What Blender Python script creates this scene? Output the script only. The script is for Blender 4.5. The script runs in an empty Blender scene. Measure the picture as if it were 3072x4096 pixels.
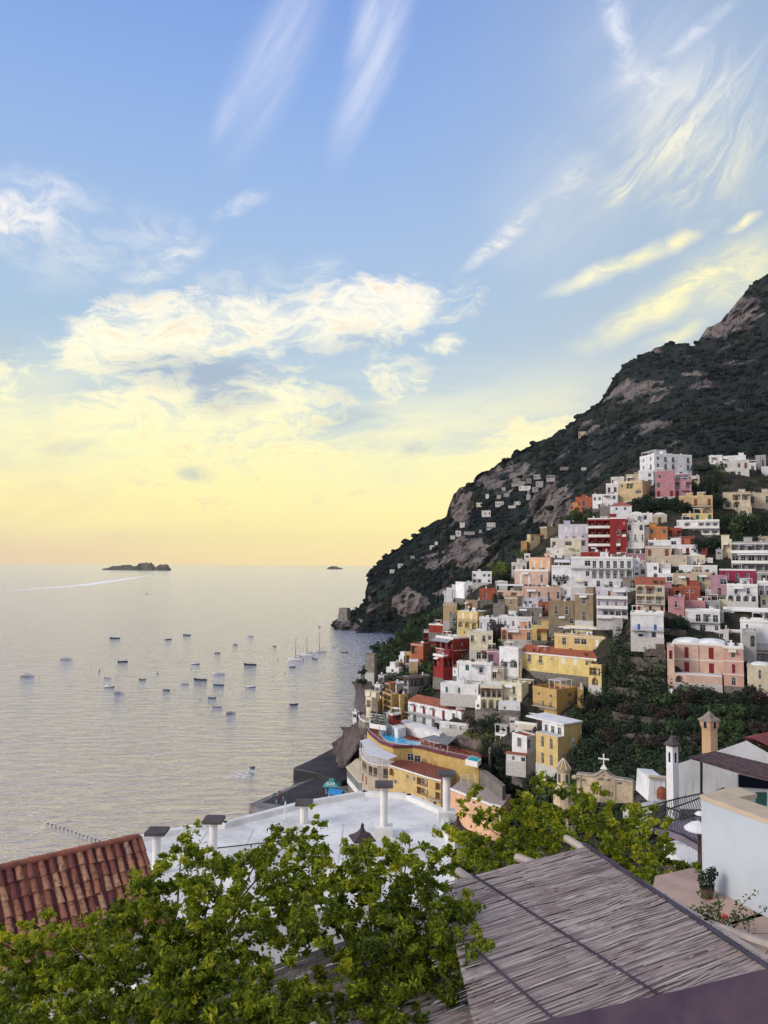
import bpy, bmesh, math, random
import numpy as np
from mathutils import Vector, Matrix, noise
R = math.radians
PI = math.pi
sc = bpy.context.scene
COL = sc.collection
rnd = random.Random(7)

# ------------------------------------------------------------------ camera
F = 745.0
CH = 90.0
cam = bpy.data.cameras.new('camera')
cam.sensor_fit = 'VERTICAL'; cam.sensor_height = 24; cam.lens = F / 1024 * 24
cam.clip_start = 0.1; cam.clip_end = 60000
co = bpy.data.objects.new('camera', cam); COL.objects.link(co)
RM = (Matrix.Rotation(R(90 + 3.84), 3, 'X') @ Matrix.Rotation(R(0.46), 3, 'Z'))
co.matrix_world = Matrix.Translation((0, 0, CH)) @ RM.to_4x4()
sc.camera = co
sc.view_settings.view_transform = 'Standard'; sc.view_settings.look = 'None'
sc.view_settings.exposure = 0; sc.view_settings.gamma = 1
sc.cycles.use_denoising = True
sc.cycles.max_bounces = 6; sc.cycles.diffuse_bounces = 3; sc.cycles.glossy_bounces = 2
sc.cycles.transparent_max_bounces = 6; sc.cycles.volume_bounces = 0
CAM = Vector((0, 0, CH))

def ray(px, py): return RM @ Vector(((px - 384) / F, -(py - 512) / F, -1))
def at(px, py, Y):
    d = ray(px, py); return CAM + d * (Y / d.y)
def onz(px, py, z):
    d = ray(px, py); return CAM + d * ((z - CH) / d.z)
def proj(p):
    v = RM.transposed() @ (Vector(p) - CAM); return (384 + F * v.x / -v.z, 512 - F * v.y / -v.z)
def S(r, g, b):
    f = lambda c: ((c / 255) / 12.92 if c <= 10 else ((c / 255 + .055) / 1.055) ** 2.4)
    return (f(r), f(g), f(b))

# ------------------------------------------------------------------ node helpers
class NT:
    def __init__(s, nt):
        s.nt = nt; s.n = nt.nodes; s.l = nt.links; s.n.clear()
    def add(s, t, **k):
        nd = s.n.new(t)
        for a, v in k.items(): setattr(nd, a, v)
        return nd
    def put(s, sock, v):
        if isinstance(v, bpy.types.NodeSocket): s.l.new(v, sock)
        elif v is not None:
            if isinstance(v, tuple) and len(v) == 3 and sock.type == 'RGBA': v = (*v, 1)
            sock.default_value = v
    def math(s, op, a, b=None, c=None, clamp=False):
        nd = s.add('ShaderNodeMath', operation=op, use_clamp=clamp)
        for i, v in enumerate((a, b, c)):
            if v is not None: s.put(nd.inputs[i], v)
        return nd.outputs[0]
    def mix(s, f, a, b, mode='MIX', clamp=False):
        nd = s.add('ShaderNodeMix', data_type='RGBA', blend_type=mode, clamp_result=clamp)
        s.put(nd.inputs[0], f); s.put(nd.inputs[6], a); s.put(nd.inputs[7], b)
        return nd.outputs[2]
    def mr(s, v, a, b, c=0., d=1., t='SMOOTHSTEP'):
        nd = s.add('ShaderNodeMapRange', interpolation_type=t)
        s.put(nd.inputs[0], v)
        for i, x in enumerate((a, b, c, d)): s.put(nd.inputs[i + 1], float(x))
        return nd.outputs[0]
    def ramp(s, v, stops, mode='LINEAR'):
        nd = s.add('ShaderNodeValToRGB'); cr = nd.color_ramp; cr.interpolation = mode
        while len(cr.elements) < len(stops): cr.elements.new(.5)
        for e, (p, c) in zip(cr.elements, stops):
            e.position = p; e.color = (*c, 1)
        s.put(nd.inputs[0], v); return nd.outputs[0]
    def noise(s, vec, scale, detail=3., rough=.5, dist=0., dim='3D'):
        nd = s.add('ShaderNodeTexNoise', noise_dimensions=dim)
        if vec is not None: s.put(nd.inputs['Vector'], vec)
        nd.inputs['Scale'].default_value = scale; nd.inputs['Detail'].default_value = detail
        nd.inputs['Roughness'].default_value = rough; nd.inputs['Distortion'].default_value = dist
        return nd
    def mapping(s, vec, loc=(0, 0, 0), rot=(0, 0, 0), sca=(1, 1, 1), t='POINT'):
        nd = s.add('ShaderNodeMapping', vector_type=t)
        s.put(nd.inputs[0], vec)
        nd.inputs[1].default_value = loc; nd.inputs[2].default_value = rot; nd.inputs[3].default_value = sca
        return nd.outputs[0]

# ------------------------------------------------------------------ world: evening sky with cirrus
w = bpy.data.worlds.new('World'); sc.world = w; w.use_nodes = True
n = NT(w.node_tree)
out = n.add('ShaderNodeOutputWorld'); bg = n.add('ShaderNodeBackground'); n.l.new(bg.outputs[0], out.inputs[0])
tc = n.add('ShaderNodeTexCoord'); sep = n.add('ShaderNodeSeparateXYZ'); n.l.new(tc.outputs['Generated'], sep.inputs[0])
az = n.math('ARCTAN2', sep.outputs[0], sep.outputs[1]); el = n.math('ARCSINE', sep.outputs[2])
ael = n.add('ShaderNodeCombineXYZ'); n.l.new(az, ael.inputs[0]); n.l.new(el, ael.inputs[1]); AE = ael.outputs[0]
def sd(px, py):
    d = ray(px, py).normalized(); return (math.atan2(d.x, d.y), math.asin(d.z))
deg = PI / 180
e01 = n.mr(el, 0, 50 * deg, 0, 1, 'LINEAR')
clear = n.ramp(e01, [(0, S(255, 232, 170)), (.05, S(255, 243, 168)), (.10, S(250, 240, 184)), (.17, S(208, 219, 212)), (.26, S(180, 203, 220)), (.36, S(170, 197, 224)),
                     (.50, S(158, 188, 229)), (.66, S(140, 174, 230)), (.78, S(126, 160, 224)), (1, S(104, 140, 210))])
# towards the right (nearer the hidden sun) the blue is paler and greyer
rightf = n.math('MULTIPLY', n.mr(az, -4 * deg, 28 * deg), n.mr(el, 3 * deg, 12 * deg), clamp=True)
clear = n.mix(n.math('MULTIPLY', rightf, .55), clear, S(174, 190, 200))
leftf = n.math('MULTIPLY', n.mr(az, -8 * deg, -30 * deg), n.mr(el, 8 * deg, 2 * deg))
clear = n.mix(n.math('MULTIPLY', leftf, .75), clear, S(244, 214, 178))
nish = n.add('ShaderNodeTexSky', sky_type='NISHITA', sun_disc=False, sun_elevation=R(4), sun_rotation=R(24))
nz = n.mix(1., nish.outputs[0], (.1, .1, .1), 'MULTIPLY')
clear = n.mix(.10, clear, nz)
# warp shared by all clouds
wn = n.noise(AE, 7., 3., .55); wv = n.add('ShaderNodeVectorMath', operation='SUBTRACT'); n.l.new(wn.outputs['Color'], wv.inputs[0]); wv.inputs[1].default_value = (.5, .5, .5)
ws = n.add('ShaderNodeVectorMath', operation='SCALE'); n.l.new(wv.outputs[0], ws.inputs[0]); ws.inputs['Scale'].default_value = .06
wa = n.add('ShaderNodeVectorMath', operation='ADD'); n.l.new(AE, wa.inputs[0]); n.l.new(ws.outputs[0], wa.inputs[1]); WAE = wa.outputs[0]
ws2 = n.add('ShaderNodeVectorMath', operation='SCALE'); n.l.new(wv.outputs[0], ws2.inputs[0]); ws2.inputs['Scale'].default_value = .022
wa2 = n.add('ShaderNodeVectorMath', operation='ADD'); n.l.new(AE, wa2.inputs[0]); n.l.new(ws2.outputs[0], wa2.inputs[1]); SAE = wa2.outputs[0]
def fibre(ang, sx, sy, seed, lo, hi, det=6., ro=.6, src=None):
    v = n.mapping(src or WAE, (seed, seed * .7, seed), (0, 0, 0), (1, 1, 1))
    v = n.mapping(v, (0, 0, 0), (0, 0, -ang), (1, 1, 1)); v = n.mapping(v, sca=(sx, sy, 1))
    return n.mr(n.noise(v, 1., det, ro, .4).outputs[0], lo, hi)
def blob(p0, p1, wpx, soft=.15, src=None):
    a, b = sd(*p0), sd(*p1); c = ((a[0] + b[0]) / 2, (a[1] + b[1]) / 2)
    L = math.hypot(b[0] - a[0], b[1] - a[1]) / 2; ang = math.atan2(b[1] - a[1], b[0] - a[0])
    v = n.mapping(src or WAE, (c[0], c[1], 0), (0, 0, ang), (max(L, .01), wpx / F, 1), 'TEXTURE')
    ln = n.add('ShaderNodeVectorMath', operation='LENGTH'); n.l.new(v, ln.inputs[0])
    return n.mr(ln.outputs['Value'], 1., soft)
def addup(lst):
    r = lst[0]
    for x in lst[1:]: r = n.math('MAXIMUM', r, x)
    return r
fA = fibre(math.atan2(150, 110), 3.2, 38, 3.1, .30, .72, src=SAE)
fA2 = fibre(math.atan2(150, 110) + .1, 1.6, 12, 5.1, .30, .62, src=SAE)
fB = fibre(math.atan2(100, 150), 3.0, 24, 8.3, .34, .66, 7., .64, src=SAE)
fC = fibre(0.12, 4.5, 17, 12.7, .34, .66, 8., .62)
fD = fibre(0.05, 2.3, 6.5, 21.3, .40, .60, 8., .6)
MUL = lambda a, b: n.math('MULTIPLY', a, b)
sA = MUL(addup([blob((430, -110), (322, 190), 30, .0, SAE), MUL(blob((390, -60), (348, 110), 26, .1, SAE), .9), MUL(blob((345, -120), (205, 190), 42, .0, SAE), .62), MUL(blob((300, -40), (250, 90), 30, .1, SAE), .4), MUL(blob((250, 60), (215, 165), 22, .1, SAE), .4)]), n.math('MULTIPLY_ADD', fA, .7, .35))
sA = MUL(sA, n.math('MULTIPLY_ADD', fA2, .45, .62))
fine = n.noise(n.mapping(WAE, sca=(1, 2.2, 1)), 20., 8., .7, .5).outputs[0]
vR = n.mapping(n.mapping(n.mapping(WAE, (4, 2, 0)), (0, 0, 0), (0, 0, -.72), (1, 1, 1)), sca=(1., 3.2, 1)); fR = n.mr(n.noise(vR, 9., 8., .68, 1.2).outputs[0], .38, .66)
sB = MUL(addup([blob((575, 218), (810, 0), 58, 0., SAE), MUL(blob((583, 212), (650, 158), 22, .0), .8), MUL(blob((630, 215), (800, 90), 74, .0, SAE), .8)]), n.math('MULTIPLY_ADD', MUL(fR, n.math('MULTIPLY_ADD', fB, .6, .5)), 1.0, .12))
sB0 = MUL(addup([MUL(blob((550, 190), (740, -60), 120, .0, SAE), .42), MUL(blob((460, 270), (660, 110), 90, .0, SAE), .36)]), n.math('MULTIPLY_ADD', fB, .6, .4))
sW = MUL(addup([blob((610, -60), (625, 88), 20, 0.), blob((600, 72), (680, 82), 24, 0.), MUL(blob((640, 74), (760, -20), 9, 0., SAE), .75), MUL(blob((446, 282), (560, 186), 13, 0., SAE), 1.), MUL(blob((540, 205), (610, 150), 22, 0., SAE), .5)]), n.math('MULTIPLY_ADD', n.mr(fine, .38, .62), .75, .2))
sB2 = addup([MUL(blob((528, 290), (702, 240), 12, 0.), 1.), MUL(blob((650, 258), (710, 230), 12, 0.), .9), MUL(blob((716, 240), (772, 200), 9, 0.), .9), blob((540, 358), (850, 215), 25, 0.), MUL(blob((640, 325), (840, 220), 46, .0), .7), MUL(blob((630, 356), (725, 320), 12, 0.), .6)])
sB2 = MUL(sB2, n.math('MULTIPLY_ADD', n.mr(fine, .36, .60), .6, .5))
sC = MUL(addup([blob((-90, 192), (135, 205), 30, 0.), blob((-90, 214), (110, 224), 36, 0.), MUL(blob((-40, 245), (170, 245), 44, 0.), .6), MUL(blob((100, 290), (226, 226), 26, 0.), 1.), MUL(blob((172, 256), (192, 204), 18, 0.), .9), MUL(blob((205, 213), (278, 190), 10, 0.), .8), MUL(blob((90, 230), (200, 225), 40, 0.), .5), MUL(blob((130, 300), (330, 275), 36, 0.), .55), MUL(blob((270, 310), (360, 255), 34, 0.), .6)]), n.math('MULTIPLY_ADD', n.mr(fine, .36, .64), .85, .18))
sC = MUL(sC, n.math('MULTIPLY_ADD', fC, .5, .62))
deck = addup([blob((-20, 362), (330, 305), 66, .3), blob((150, 330), (530, 282), 52, .2), blob((40, 345), (400, 300), 50, .3), blob((-80, 430), (450, 400), 84, .3), blob((-90, 480), (500, 455), 90, .2), blob((380, 480), (720, 392), 56, .1), MUL(blob((-60, 375), (70, 380), 50, .1), .8), MUL(blob((385, 355), (492, 335), 20, 0.), .8), MUL(blob((320, 375), (470, 385), 44, .1), .85)])
ero = n.math('ADD', n.math('MULTIPLY', fC, .42), n.math('MULTIPLY', n.mr(fine, .34, .66), .50))
deckn = MUL(n.mr(n.math('ADD', n.math('MULTIPLY', deck, 1.25), n.math('SUBTRACT', ero, .86)), .0, .95), n.math('MULTIPLY_ADD', n.mr(fine, .34, .62), .28, .76))
low = MUL(MUL(n.mr(el, 17 * deg, 8 * deg), n.mr(el, -1 * deg, 3 * deg)), n.math('MULTIPLY_ADD', fC, .75, .15))
ccol = n.ramp(e01, [(0, S(255, 236, 168)), (.08, S(255, 243, 166)), (.18, S(255, 248, 190)), (.30, S(255, 250, 218)), (.46, S(252, 246, 238)), (.6, S(222, 226, 240)), (1, S(205, 215, 240))])
ccol = n.mix(MUL(n.mr(az, 5 * deg, 22 * deg), n.mr(el, 38 * deg, 20 * deg)), ccol, S(255, 246, 190))
hi = n.math('ADD', n.math('ADD', n.math('ADD', sA, sB0), sB), n.math('ADD', sC, sW), clamp=True)
lo_ = n.math('MAXIMUM', n.math('MAXIMUM', deckn, sB2), low)
cf = n.math('MAXIMUM', MUL(hi, .85), MUL(lo_, .95), clamp=True)
skyc = n.mix(cf, clear, ccol)
dk = MUL(addup([blob((78, 368), (300, 374), 28, .3), MUL(blob((180, 400), (264, 398), 30, .3), .95), MUL(blob((285, 352), (420, 340), 14), .45), MUL(blob((300, 345), (420, 338), 16), .5), MUL(blob((390, 462), (440, 445), 12), .6), MUL(blob((165, 470), (230, 476), 12), .6), MUL(blob((-20, 340), (40, 345), 26), .5), MUL(blob((30, 446), (110, 446), 10), .5), MUL(blob((225, 418), (275, 395), 16), .6),MUL(blob((300, 430), (400, 405), 14), .5)]), n.mr(ero, .1, .7, 1.1, .5))
skyc = n.mix(MUL(n.mr(fine, .50, .72), MUL(deckn, .6)), skyc, S(226, 206, 184))
skyc = n.mix(MUL(dk, .95), skyc, S(166, 182, 200))
# the unseen half of the sky behind the viewer is made brighter to light the houses, the ground side is dim
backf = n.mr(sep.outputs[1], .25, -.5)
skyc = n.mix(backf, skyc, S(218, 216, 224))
skyc = n.mix(n.mr(sep.outputs[2], -.02, -.1), skyc, (.10, .11, .14))
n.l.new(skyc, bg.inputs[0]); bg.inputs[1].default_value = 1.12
w.cycles.sampling_method = 'MANUAL'; w.cycles.sample_map_resolution = 512

# ------------------------------------------------------------------ sun: soft low glow of the western sky
sl = bpy.data.lights.new('sun', 'SUN'); sl.energy = 2.4; sl.angle = R(25); sl.color = (1., .9, .76)
so = bpy.data.objects.new('sun', sl); COL.objects.link(so)
so.rotation_euler = Vector((-.80, -.32, .46)).to_track_quat('Z', 'Y').to_euler()
so.location = (-50, -20, 200)

# ------------------------------------------------------------------ materials
MATS = {}
def mat(name, col, rough=.85, var=.16, vs=.5, bump=0., bs=8., spec=.25, col2=None, streak=0., metal=0., emit=None, trans=0., coord='Object'):
    if name in MATS: return MATS[name]
    m = bpy.data.materials.new(name); m.use_nodes = True; n = NT(m.node_tree)
    o = n.add('ShaderNodeOutputMaterial'); p = n.add('ShaderNodeBsdfPrincipled'); n.l.new(p.outputs[0], o.inputs[0])
    t = n.add('ShaderNodeTexCoord'); v = t.outputs[coord]
    c2 = col2 or tuple(c * (1 - var * 2) for c in col)
    a = n.noise(v, vs, 5., .62).outputs[0]
    c = n.mix(n.mr(a, .35, .72), col, c2)
    if streak:
        st = n.noise(n.mapping(v, sca=(3., 3., .35)), 1.2, 4., .6).outputs[0]
        c = n.mix(MUL2(n, n.mr(st, .55, .8), streak), c, tuple(x * .45 for x in col))
    n.put(p.inputs['Base Color'], c); p.inputs['Roughness'].default_value = rough
    p.inputs['Specular IOR Level'].default_value = spec; p.inputs['Metallic'].default_value = metal
    if bump:
        b = n.add('ShaderNodeBump'); b.inputs['Strength'].default_value = bump
        n.l.new(n.noise(v, bs, 4., .6).outputs[0], b.inputs['Height']); n.l.new(b.outputs[0], p.inputs['Normal'])
    MATS[name] = m; return m
def MUL2(n, a, b): return n.math('MULTIPLY', a, b)

WALLC = dict(white=(.78, .79, .82), cream=(.70, .64, .48), yellow=(.68, .52, .23), ochre=(.54, .37, .15), pink=(.66, .43, .36), peach=(.64, .46, .37),
             salmon=(.72, .42, .28), red=(.27, .035, .035), brick=(.37, .11, .07), orange=(.50, .21, .08), tan=(.56, .43, .25), beige=(.52, .44, .34), brown=(.28, .22, .15),
             mauve=(.42, .24, .30), rose=(.50, .25, .28), magenta=(.31, .04, .09), grey=(.38, .37, .38), stone=(.24, .22, .20), lilac=(.56, .54, .62), offwhite=(.66, .65, .62))
def wallm(c):
    k = 'plaster_' + c
    if k in MATS: return MATS[k]
    m = mat(k, WALLC[c], .9, .14, .35, .2, 6., .15, streak=.9 if c not in ('red', 'brick', 'magenta') else .3)
    nt = m.node_tree; p = next(x for x in nt.nodes if x.type == 'BSDF_PRINCIPLED'); src = p.inputs['Base Color'].links[0].from_socket
    hs = nt.nodes.new('ShaderNodeHueSaturation'); oi = nt.nodes.new('ShaderNodeObjectInfo'); mr = nt.nodes.new('ShaderNodeMapRange'); mr.inputs[3].default_value = .84; mr.inputs[4].default_value = 1.06
    m2 = nt.nodes.new('ShaderNodeMath'); m2.operation = 'MULTIPLY_ADD'; m2.inputs[1].default_value = .018; m2.inputs[2].default_value = .491
    nt.links.new(oi.outputs['Random'], mr.inputs[0]); nt.links.new(mr.outputs[0], hs.inputs['Value']); nt.links.new(oi.outputs['Random'], m2.inputs[0]); nt.links.new(m2.outputs[0], hs.inputs['Hue']); nt.links.new(src, hs.inputs['Color']); nt.links.new(hs.outputs[0], p.inputs['Base Color'])
    return m
M = {}
M['terracotta'] = mat('terracotta', (.36, .105, .055), .9, .25, 1.2, .5, 5, col2=(.20, .07, .05))
M['roofwhite'] = mat('limewash_roof', (.76, .76, .76), .9, .10, .4, .1, 4, col2=(.55, .56, .60))
M['roofgrey'] = mat('grey_roof', (.30, .30, .33), .9, .15, .5)
M['trim'] = mat('white_trim', (.74, .73, .72), .8, .06, 1)
M['frame'] = mat('window_frame', (.70, .69, .66), .6, .05, 2)
M['iron'] = mat('wrought_iron', (.035, .035, .045), .6, .1, 3)
M['ironw'] = mat('painted_railing', (.55, .57, .60), .6, .1, 3)
M['blue_rail'] = mat('blue_railing', (.05, .12, .42), .6, .1, 3)
M['green'] = mat('green_shutter', (.03, .13, .11), .7, .1, 2)
M['red'] = mat('red_shutter', (.20, .025, .03), .7, .1, 2)
M['brown'] = mat('brown_shutter', (.22, .07, .04), .7, .1, 2)
M['blue'] = mat('blue_shutter', (.03, .12, .40), .7, .1, 2)
M['whiteS'] = mat('white_shutter', (.72, .71, .68), .7, .05, 2)
M['wood'] = mat('dark_timber', (.10, .06, .045), .85, .2, 2)
M['slab'] = mat('stone_slab', (.50, .49, .48), .85, .1, 1)
M['canvas'] = mat('cream_canvas', (.62, .55, .42), .85, .06, .5)
M['canvasw'] = mat('white_canvas', (.70, .71, .74), .85, .05, .5)
M['leaf'] = mat('foliage_mid', (.050, .085, .028), .8, .3, .3, col2=(.018, .035, .014))
M['leafd'] = mat('foliage_dark', (.022, .040, .022), .85, .3, .3, col2=(.010, .018, .012))
M['leafy'] = mat('foliage_bright', (.13, .17, .03), .8, .3, .3, col2=(.05, .08, .02))
M['leafr'] = mat('brown_purple_leaf', (.040, .029, .026), .85, .3, .3, col2=(.022, .018, .018))
M['bark'] = mat('bark', (.09, .065, .05), .95, .25, 3, .5, 20)
def glassmat():
    m = bpy.data.materials.new('window_glass'); m.use_nodes = True; n = NT(m.node_tree)
    o = n.add('ShaderNodeOutputMaterial'); p = n.add('ShaderNodeBsdfPrincipled'); n.l.new(p.outputs[0], o.inputs[0])
    oi = n.add('ShaderNodeObjectInfo')
    n.put(p.inputs['Base Color'], n.mix(oi.outputs['Random'], (.006, .008, .016), (.03, .038, .055)))
    p.inputs['Roughness'].default_value = .35; p.inputs['Specular IOR Level'].default_value = .12
    return m
M['glass'] = glassmat()

# ------------------------------------------------------------------ mesh builder
class MB:
    def __init__(s, T=None): s.v = []; s.f = []; s.T = T
    def pts(s, P):
        i = len(s.v)
        s.v += [tuple(s.T(*p)) if s.T else tuple(p) for p in P]
        return i
    def face(s, *P):
        i = s.pts(P); s.f.append(tuple(range(i, i + len(P))))
    def box(s, x0, x1, y0, y1, z0, z1):
        i = s.pts([(x0, y0, z0), (x1, y0, z0), (x1, y1, z0), (x0, y1, z0), (x0, y0, z1), (x1, y0, z1), (x1, y1, z1), (x0, y1, z1)])
        s.f += [tuple(i + k for k in q) for q in ((0, 3, 2, 1), (4, 5, 6, 7), (0, 1, 5, 4), (1, 2, 6, 5), (2, 3, 7, 6), (3, 0, 4, 7))]
    def ring(s, P, Q, close=True):
        k = len(P); i = s.pts(P); j = s.pts(Q)
        for a in range(k if close else k - 1):
            b = (a + 1) % k; s.f.append((i + a, i + b, j + b, j + a))
        return i, j
    def prism(s, P, z0, z1, cap=True):
        """polygon P [(x,y)] extruded z0..z1; z1 may be a list"""
        k = len(P); zz = z1 if isinstance(z1, (list, tuple)) else [z1] * k
        i = s.pts([(x, y, z0) for x, y in P]); j = s.pts([(x, y, z) for (x, y), z in zip(P, zz)])
        for a in range(k):
            b = (a + 1) % k; s.f.append((i + a, i + b, j + b, j + a))
        if cap: s.f.append(tuple(j + a for a in range(k))); s.f.append(tuple(i + k - 1 - a for a in range(k)))
    def tube(s, P, r, k=6, cap=True):
        P = [Vector(p) for p in P]; rs = r if isinstance(r, (list, tuple)) else [r] * len(P)
        base = None; loops = []
        for q, (p, rr) in enumerate(zip(P, rs)):
            d = (P[min(q + 1, len(P) - 1)] - P[max(q - 1, 0)]).normalized()
            a = d.cross(Vector((0, 0, 1)) if abs(d.z) < .9 else Vector((1, 0, 0))).normalized(); b = d.cross(a)
            loops.append(s.pts([p + a * rr * math.cos(2 * PI * t / k) + b * rr * math.sin(2 * PI * t / k) for t in range(k)]))
        for i, j in zip(loops, loops[1:]):
            for t in range(k):
                u = (t + 1) % k; s.f.append((i + t, i + u, j + u, j + t))
        if cap:
            s.f.append(tuple(loops[0] + t for t in range(k))); s.f.append(tuple(loops[-1] + k - 1 - t for t in range(k)))
    def lathe(s, c, prof, k=14):
        loops = []
        for r, z in prof: loops.append(s.pts([(c[0] + r * math.cos(2 * PI * t / k), c[1] + r * math.sin(2 * PI * t / k), c[2] + z) for t in range(k)]))
        for i, j in zip(loops, loops[1:]):
            for t in range(k):
                u = (t + 1) % k; s.f.append((i + t, i + u, j + u, j + t))
        s.f.append(tuple(loops[0] + t for t in range(k))); s.f.append(tuple(loops[-1] + k - 1 - t for t in range(k)))
    def mesh(s, name, m, smooth=False):
        me = bpy.data.meshes.new(name); me.from_pydata(s.v, [], s.f)
        me.materials.append(m)
        if smooth: me.polygons.foreach_set('use_smooth', [True] * len(me.polygons))
        me.update(); return me
    def build(s, name, m, parent=None, smooth=False, fix=True):
        if not s.f: return None
        me = s.mesh(name, m, smooth)
        if fix:
            b = bmesh.new(); b.from_mesh(me); bmesh.ops.recalc_face_normals(b, faces=b.faces); b.to_mesh(me); b.free()
        return link(name, me, parent)
def link(name, data, parent=None, loc=None, rz=None):
    o = bpy.data.objects.new(name, data); COL.objects.link(o)
    if parent: o.parent = parent
    if loc is not None: o.location = loc
    if rz is not None: o.rotation_euler = (0, 0, rz)
    return o
LABELS = {}
def tag(o, label, cat, group=None, kind=None):
    o['label'] = label; o['category'] = cat
    if group: o['group'] = group
    if kind: o['kind'] = kind
    n_ = len(label.split())
    if not 4 <= n_ <= 16: print('LABELLEN', n_, label)
    if label in LABELS and not group: print('DUPLABEL', label)
    LABELS[label] = 1
    return o
def struct(o, kind='structure'): o['kind'] = kind; return o
def thing(name, loc, label, cat, rz=0, group=None):
    o = link(name, None, None, loc, rz); tag(o, label, cat, group); return o

# ------------------------------------------------------------------ sea
def sea():
    m = bpy.data.materials.new('sea_water'); m.use_nodes = True; n = NT(m.node_tree)
    o = n.add('ShaderNodeOutputMaterial'); t = n.add('ShaderNodeTexCoord'); v = t.outputs['Object']
    v1 = n.mapping(v, rot=(0, 0, R(8)), sca=(.075, .18, 1)); h1 = n.noise(v1, 1., 5., .62, .6).outputs[0]
    v2 = n.mapping(v, rot=(0, 0, R(-12)), sca=(.4, .9, 1)); h2 = n.noise(v2, 1., 4., .6, .3).outputs[0]
    v3 = n.mapping(v, rot=(0, 0, R(5)), sca=(.006, .03, 1)); h3 = n.noise(v3, 1., 4., .6, .5).outputs[0]
    h = n.math('ADD', n.math('MULTIPLY', h1, 2.9), n.math('ADD', n.math('MULTIPLY', h2, .8), n.math('MULTIPLY', h3, 3.)))
    b = n.add('ShaderNodeBump'); b.inputs['Strength'].default_value = 1.; b.inputs['Distance'].default_value = 1.; n.l.new(h, b.inputs['Height'])
    g = n.add('ShaderNodeBsdfGlossy'); n.put(g.inputs['Color'], (1., .95, .93)); g.inputs['Roughness'].default_value = .14; n.l.new(b.outputs[0], g.inputs['Normal'])
    d = n.add('ShaderNodeBsdfDiffuse'); n.put(d.inputs['Color'], (.21, .16, .20)); n.l.new(b.outputs[0], d.inputs['Normal'])
    lw = n.add('ShaderNodeLayerWeight'); lw.inputs[0].default_value = .5; n.l.new(b.outputs[0], lw.inputs['Normal'])
    mx = n.add('ShaderNodeMixShader'); n.put(mx.inputs[0], n.mr(lw.outputs['Facing'], .36, .74, .20, 1.)); n.l.new(d.outputs[0], mx.inputs[1]); n.l.new(g.outputs[0], mx.inputs[2]); n.l.new(mx.outputs[0], o.inputs[0])
    rad = 17500; P = [(-900, -400)]
    mb = MB(); K = 96
    pts = [(rad * math.cos(2 * PI * k / K), rad * math.sin(2 * PI * k / K), 0) for k in range(K)]
    mb.face(*pts)
    struct(mb.build('sea', m))
sea()

# ------------------------------------------------------------------ terrain from depth controls
def rbf(ctrl):
    P = np.array([(c[0] / 100., c[1] / 100.) for c in ctrl]); V = np.log(np.array([c[2] for c in ctrl], float))
    def phi(r): return np.where(r > 1e-9, r * r * np.log(np.maximum(r, 1e-9)), 0)
    d = np.linalg.norm(P[:, None] - P[None], axis=2); k = len(P)
    A = np.zeros((k + 3, k + 3)); A[:k, :k] = phi(d) + np.eye(k) * .01; A[:k, k] = 1; A[:k, k + 1:] = P; A[k, :k] = 1; A[k + 1:, :k] = P.T
    sol = np.linalg.solve(A, np.concatenate([V, np.zeros(3)]))
    def f(px, py):
        q = np.array([px / 100., py / 100.]); r = np.linalg.norm(P - q, axis=1)
        return float(np.exp(phi(r) @ sol[:k] + sol[k] + sol[k + 1] * q[0] + sol[k + 2] * q[1]))
    return f
def zc(px, py, z): return (px, py, onz(px, py, z).y)
CTB = [zc(335, 790, 2), zc(352, 765, 3), (345, 745, 300), (358, 722, 305), (365, 695, 345), (372, 672, 400), (395, 640, 520), (420, 618, 500), (445, 602, 420), (400, 680, 320),
       (470, 600, 340), (505, 568, 370), (555, 530, 380), (590, 500, 390), (650, 465, 430), (768, 455, 440), (840, 455, 440),
       (430, 730, 285), (450, 745, 262), zc(420, 815, 6), zc(480, 830, 4), (545, 785, 222), (520, 735, 244), (590, 690, 255), (600, 620, 268), (600, 560, 315),
       (670, 500, 350), (720, 700, 202), (760, 700, 198), (640, 640, 228), (465, 660, 298), (500, 690, 268), (700, 600, 250), (760, 600, 245), (740, 540, 300),
       (640, 760, 190), (720, 760, 165), (600, 800, 170), (520, 830, 215), (768, 800, 140), (840, 700, 190), (840, 600, 240)]
DB0 = rbf(CTB); DB = lambda px, py: DB0(min(px, 850), py)
def shore(px, py): return zc(px, py, 0)
CTA = [shore(336, 632), shore(362, 634), shore(400, 634), (430, 640, 900), (340, 618, 1085), (352, 612, 1100), (366, 600, 1110), (372, 575, 1150), (376, 566, 1190), (400, 550, 1250), (447, 514, 1330),
       (425, 600, 930), (440, 570, 1000), (480, 555, 950), (500, 540, 900), (475, 480, 1300), (517, 453, 1350), (520, 500, 1060), (560, 500, 800), (570, 425, 1350),
       (602, 400, 1350), (648, 352, 1450), (694, 345, 1400), (768, 274, 1550), (860, 230, 1600), (560, 545, 700), (620, 480, 640), (700, 460, 560), (780, 460, 520), (860, 460, 520),
       (700, 400, 900), (780, 380, 950), (620, 430, 950), (460, 620, 820), (560, 600, 600), (700, 560, 460), (800, 560, 440), (500, 590, 760)]
DA0 = rbf(CTA); DA = lambda px, py: DA0(min(px, 850), py)
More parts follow.
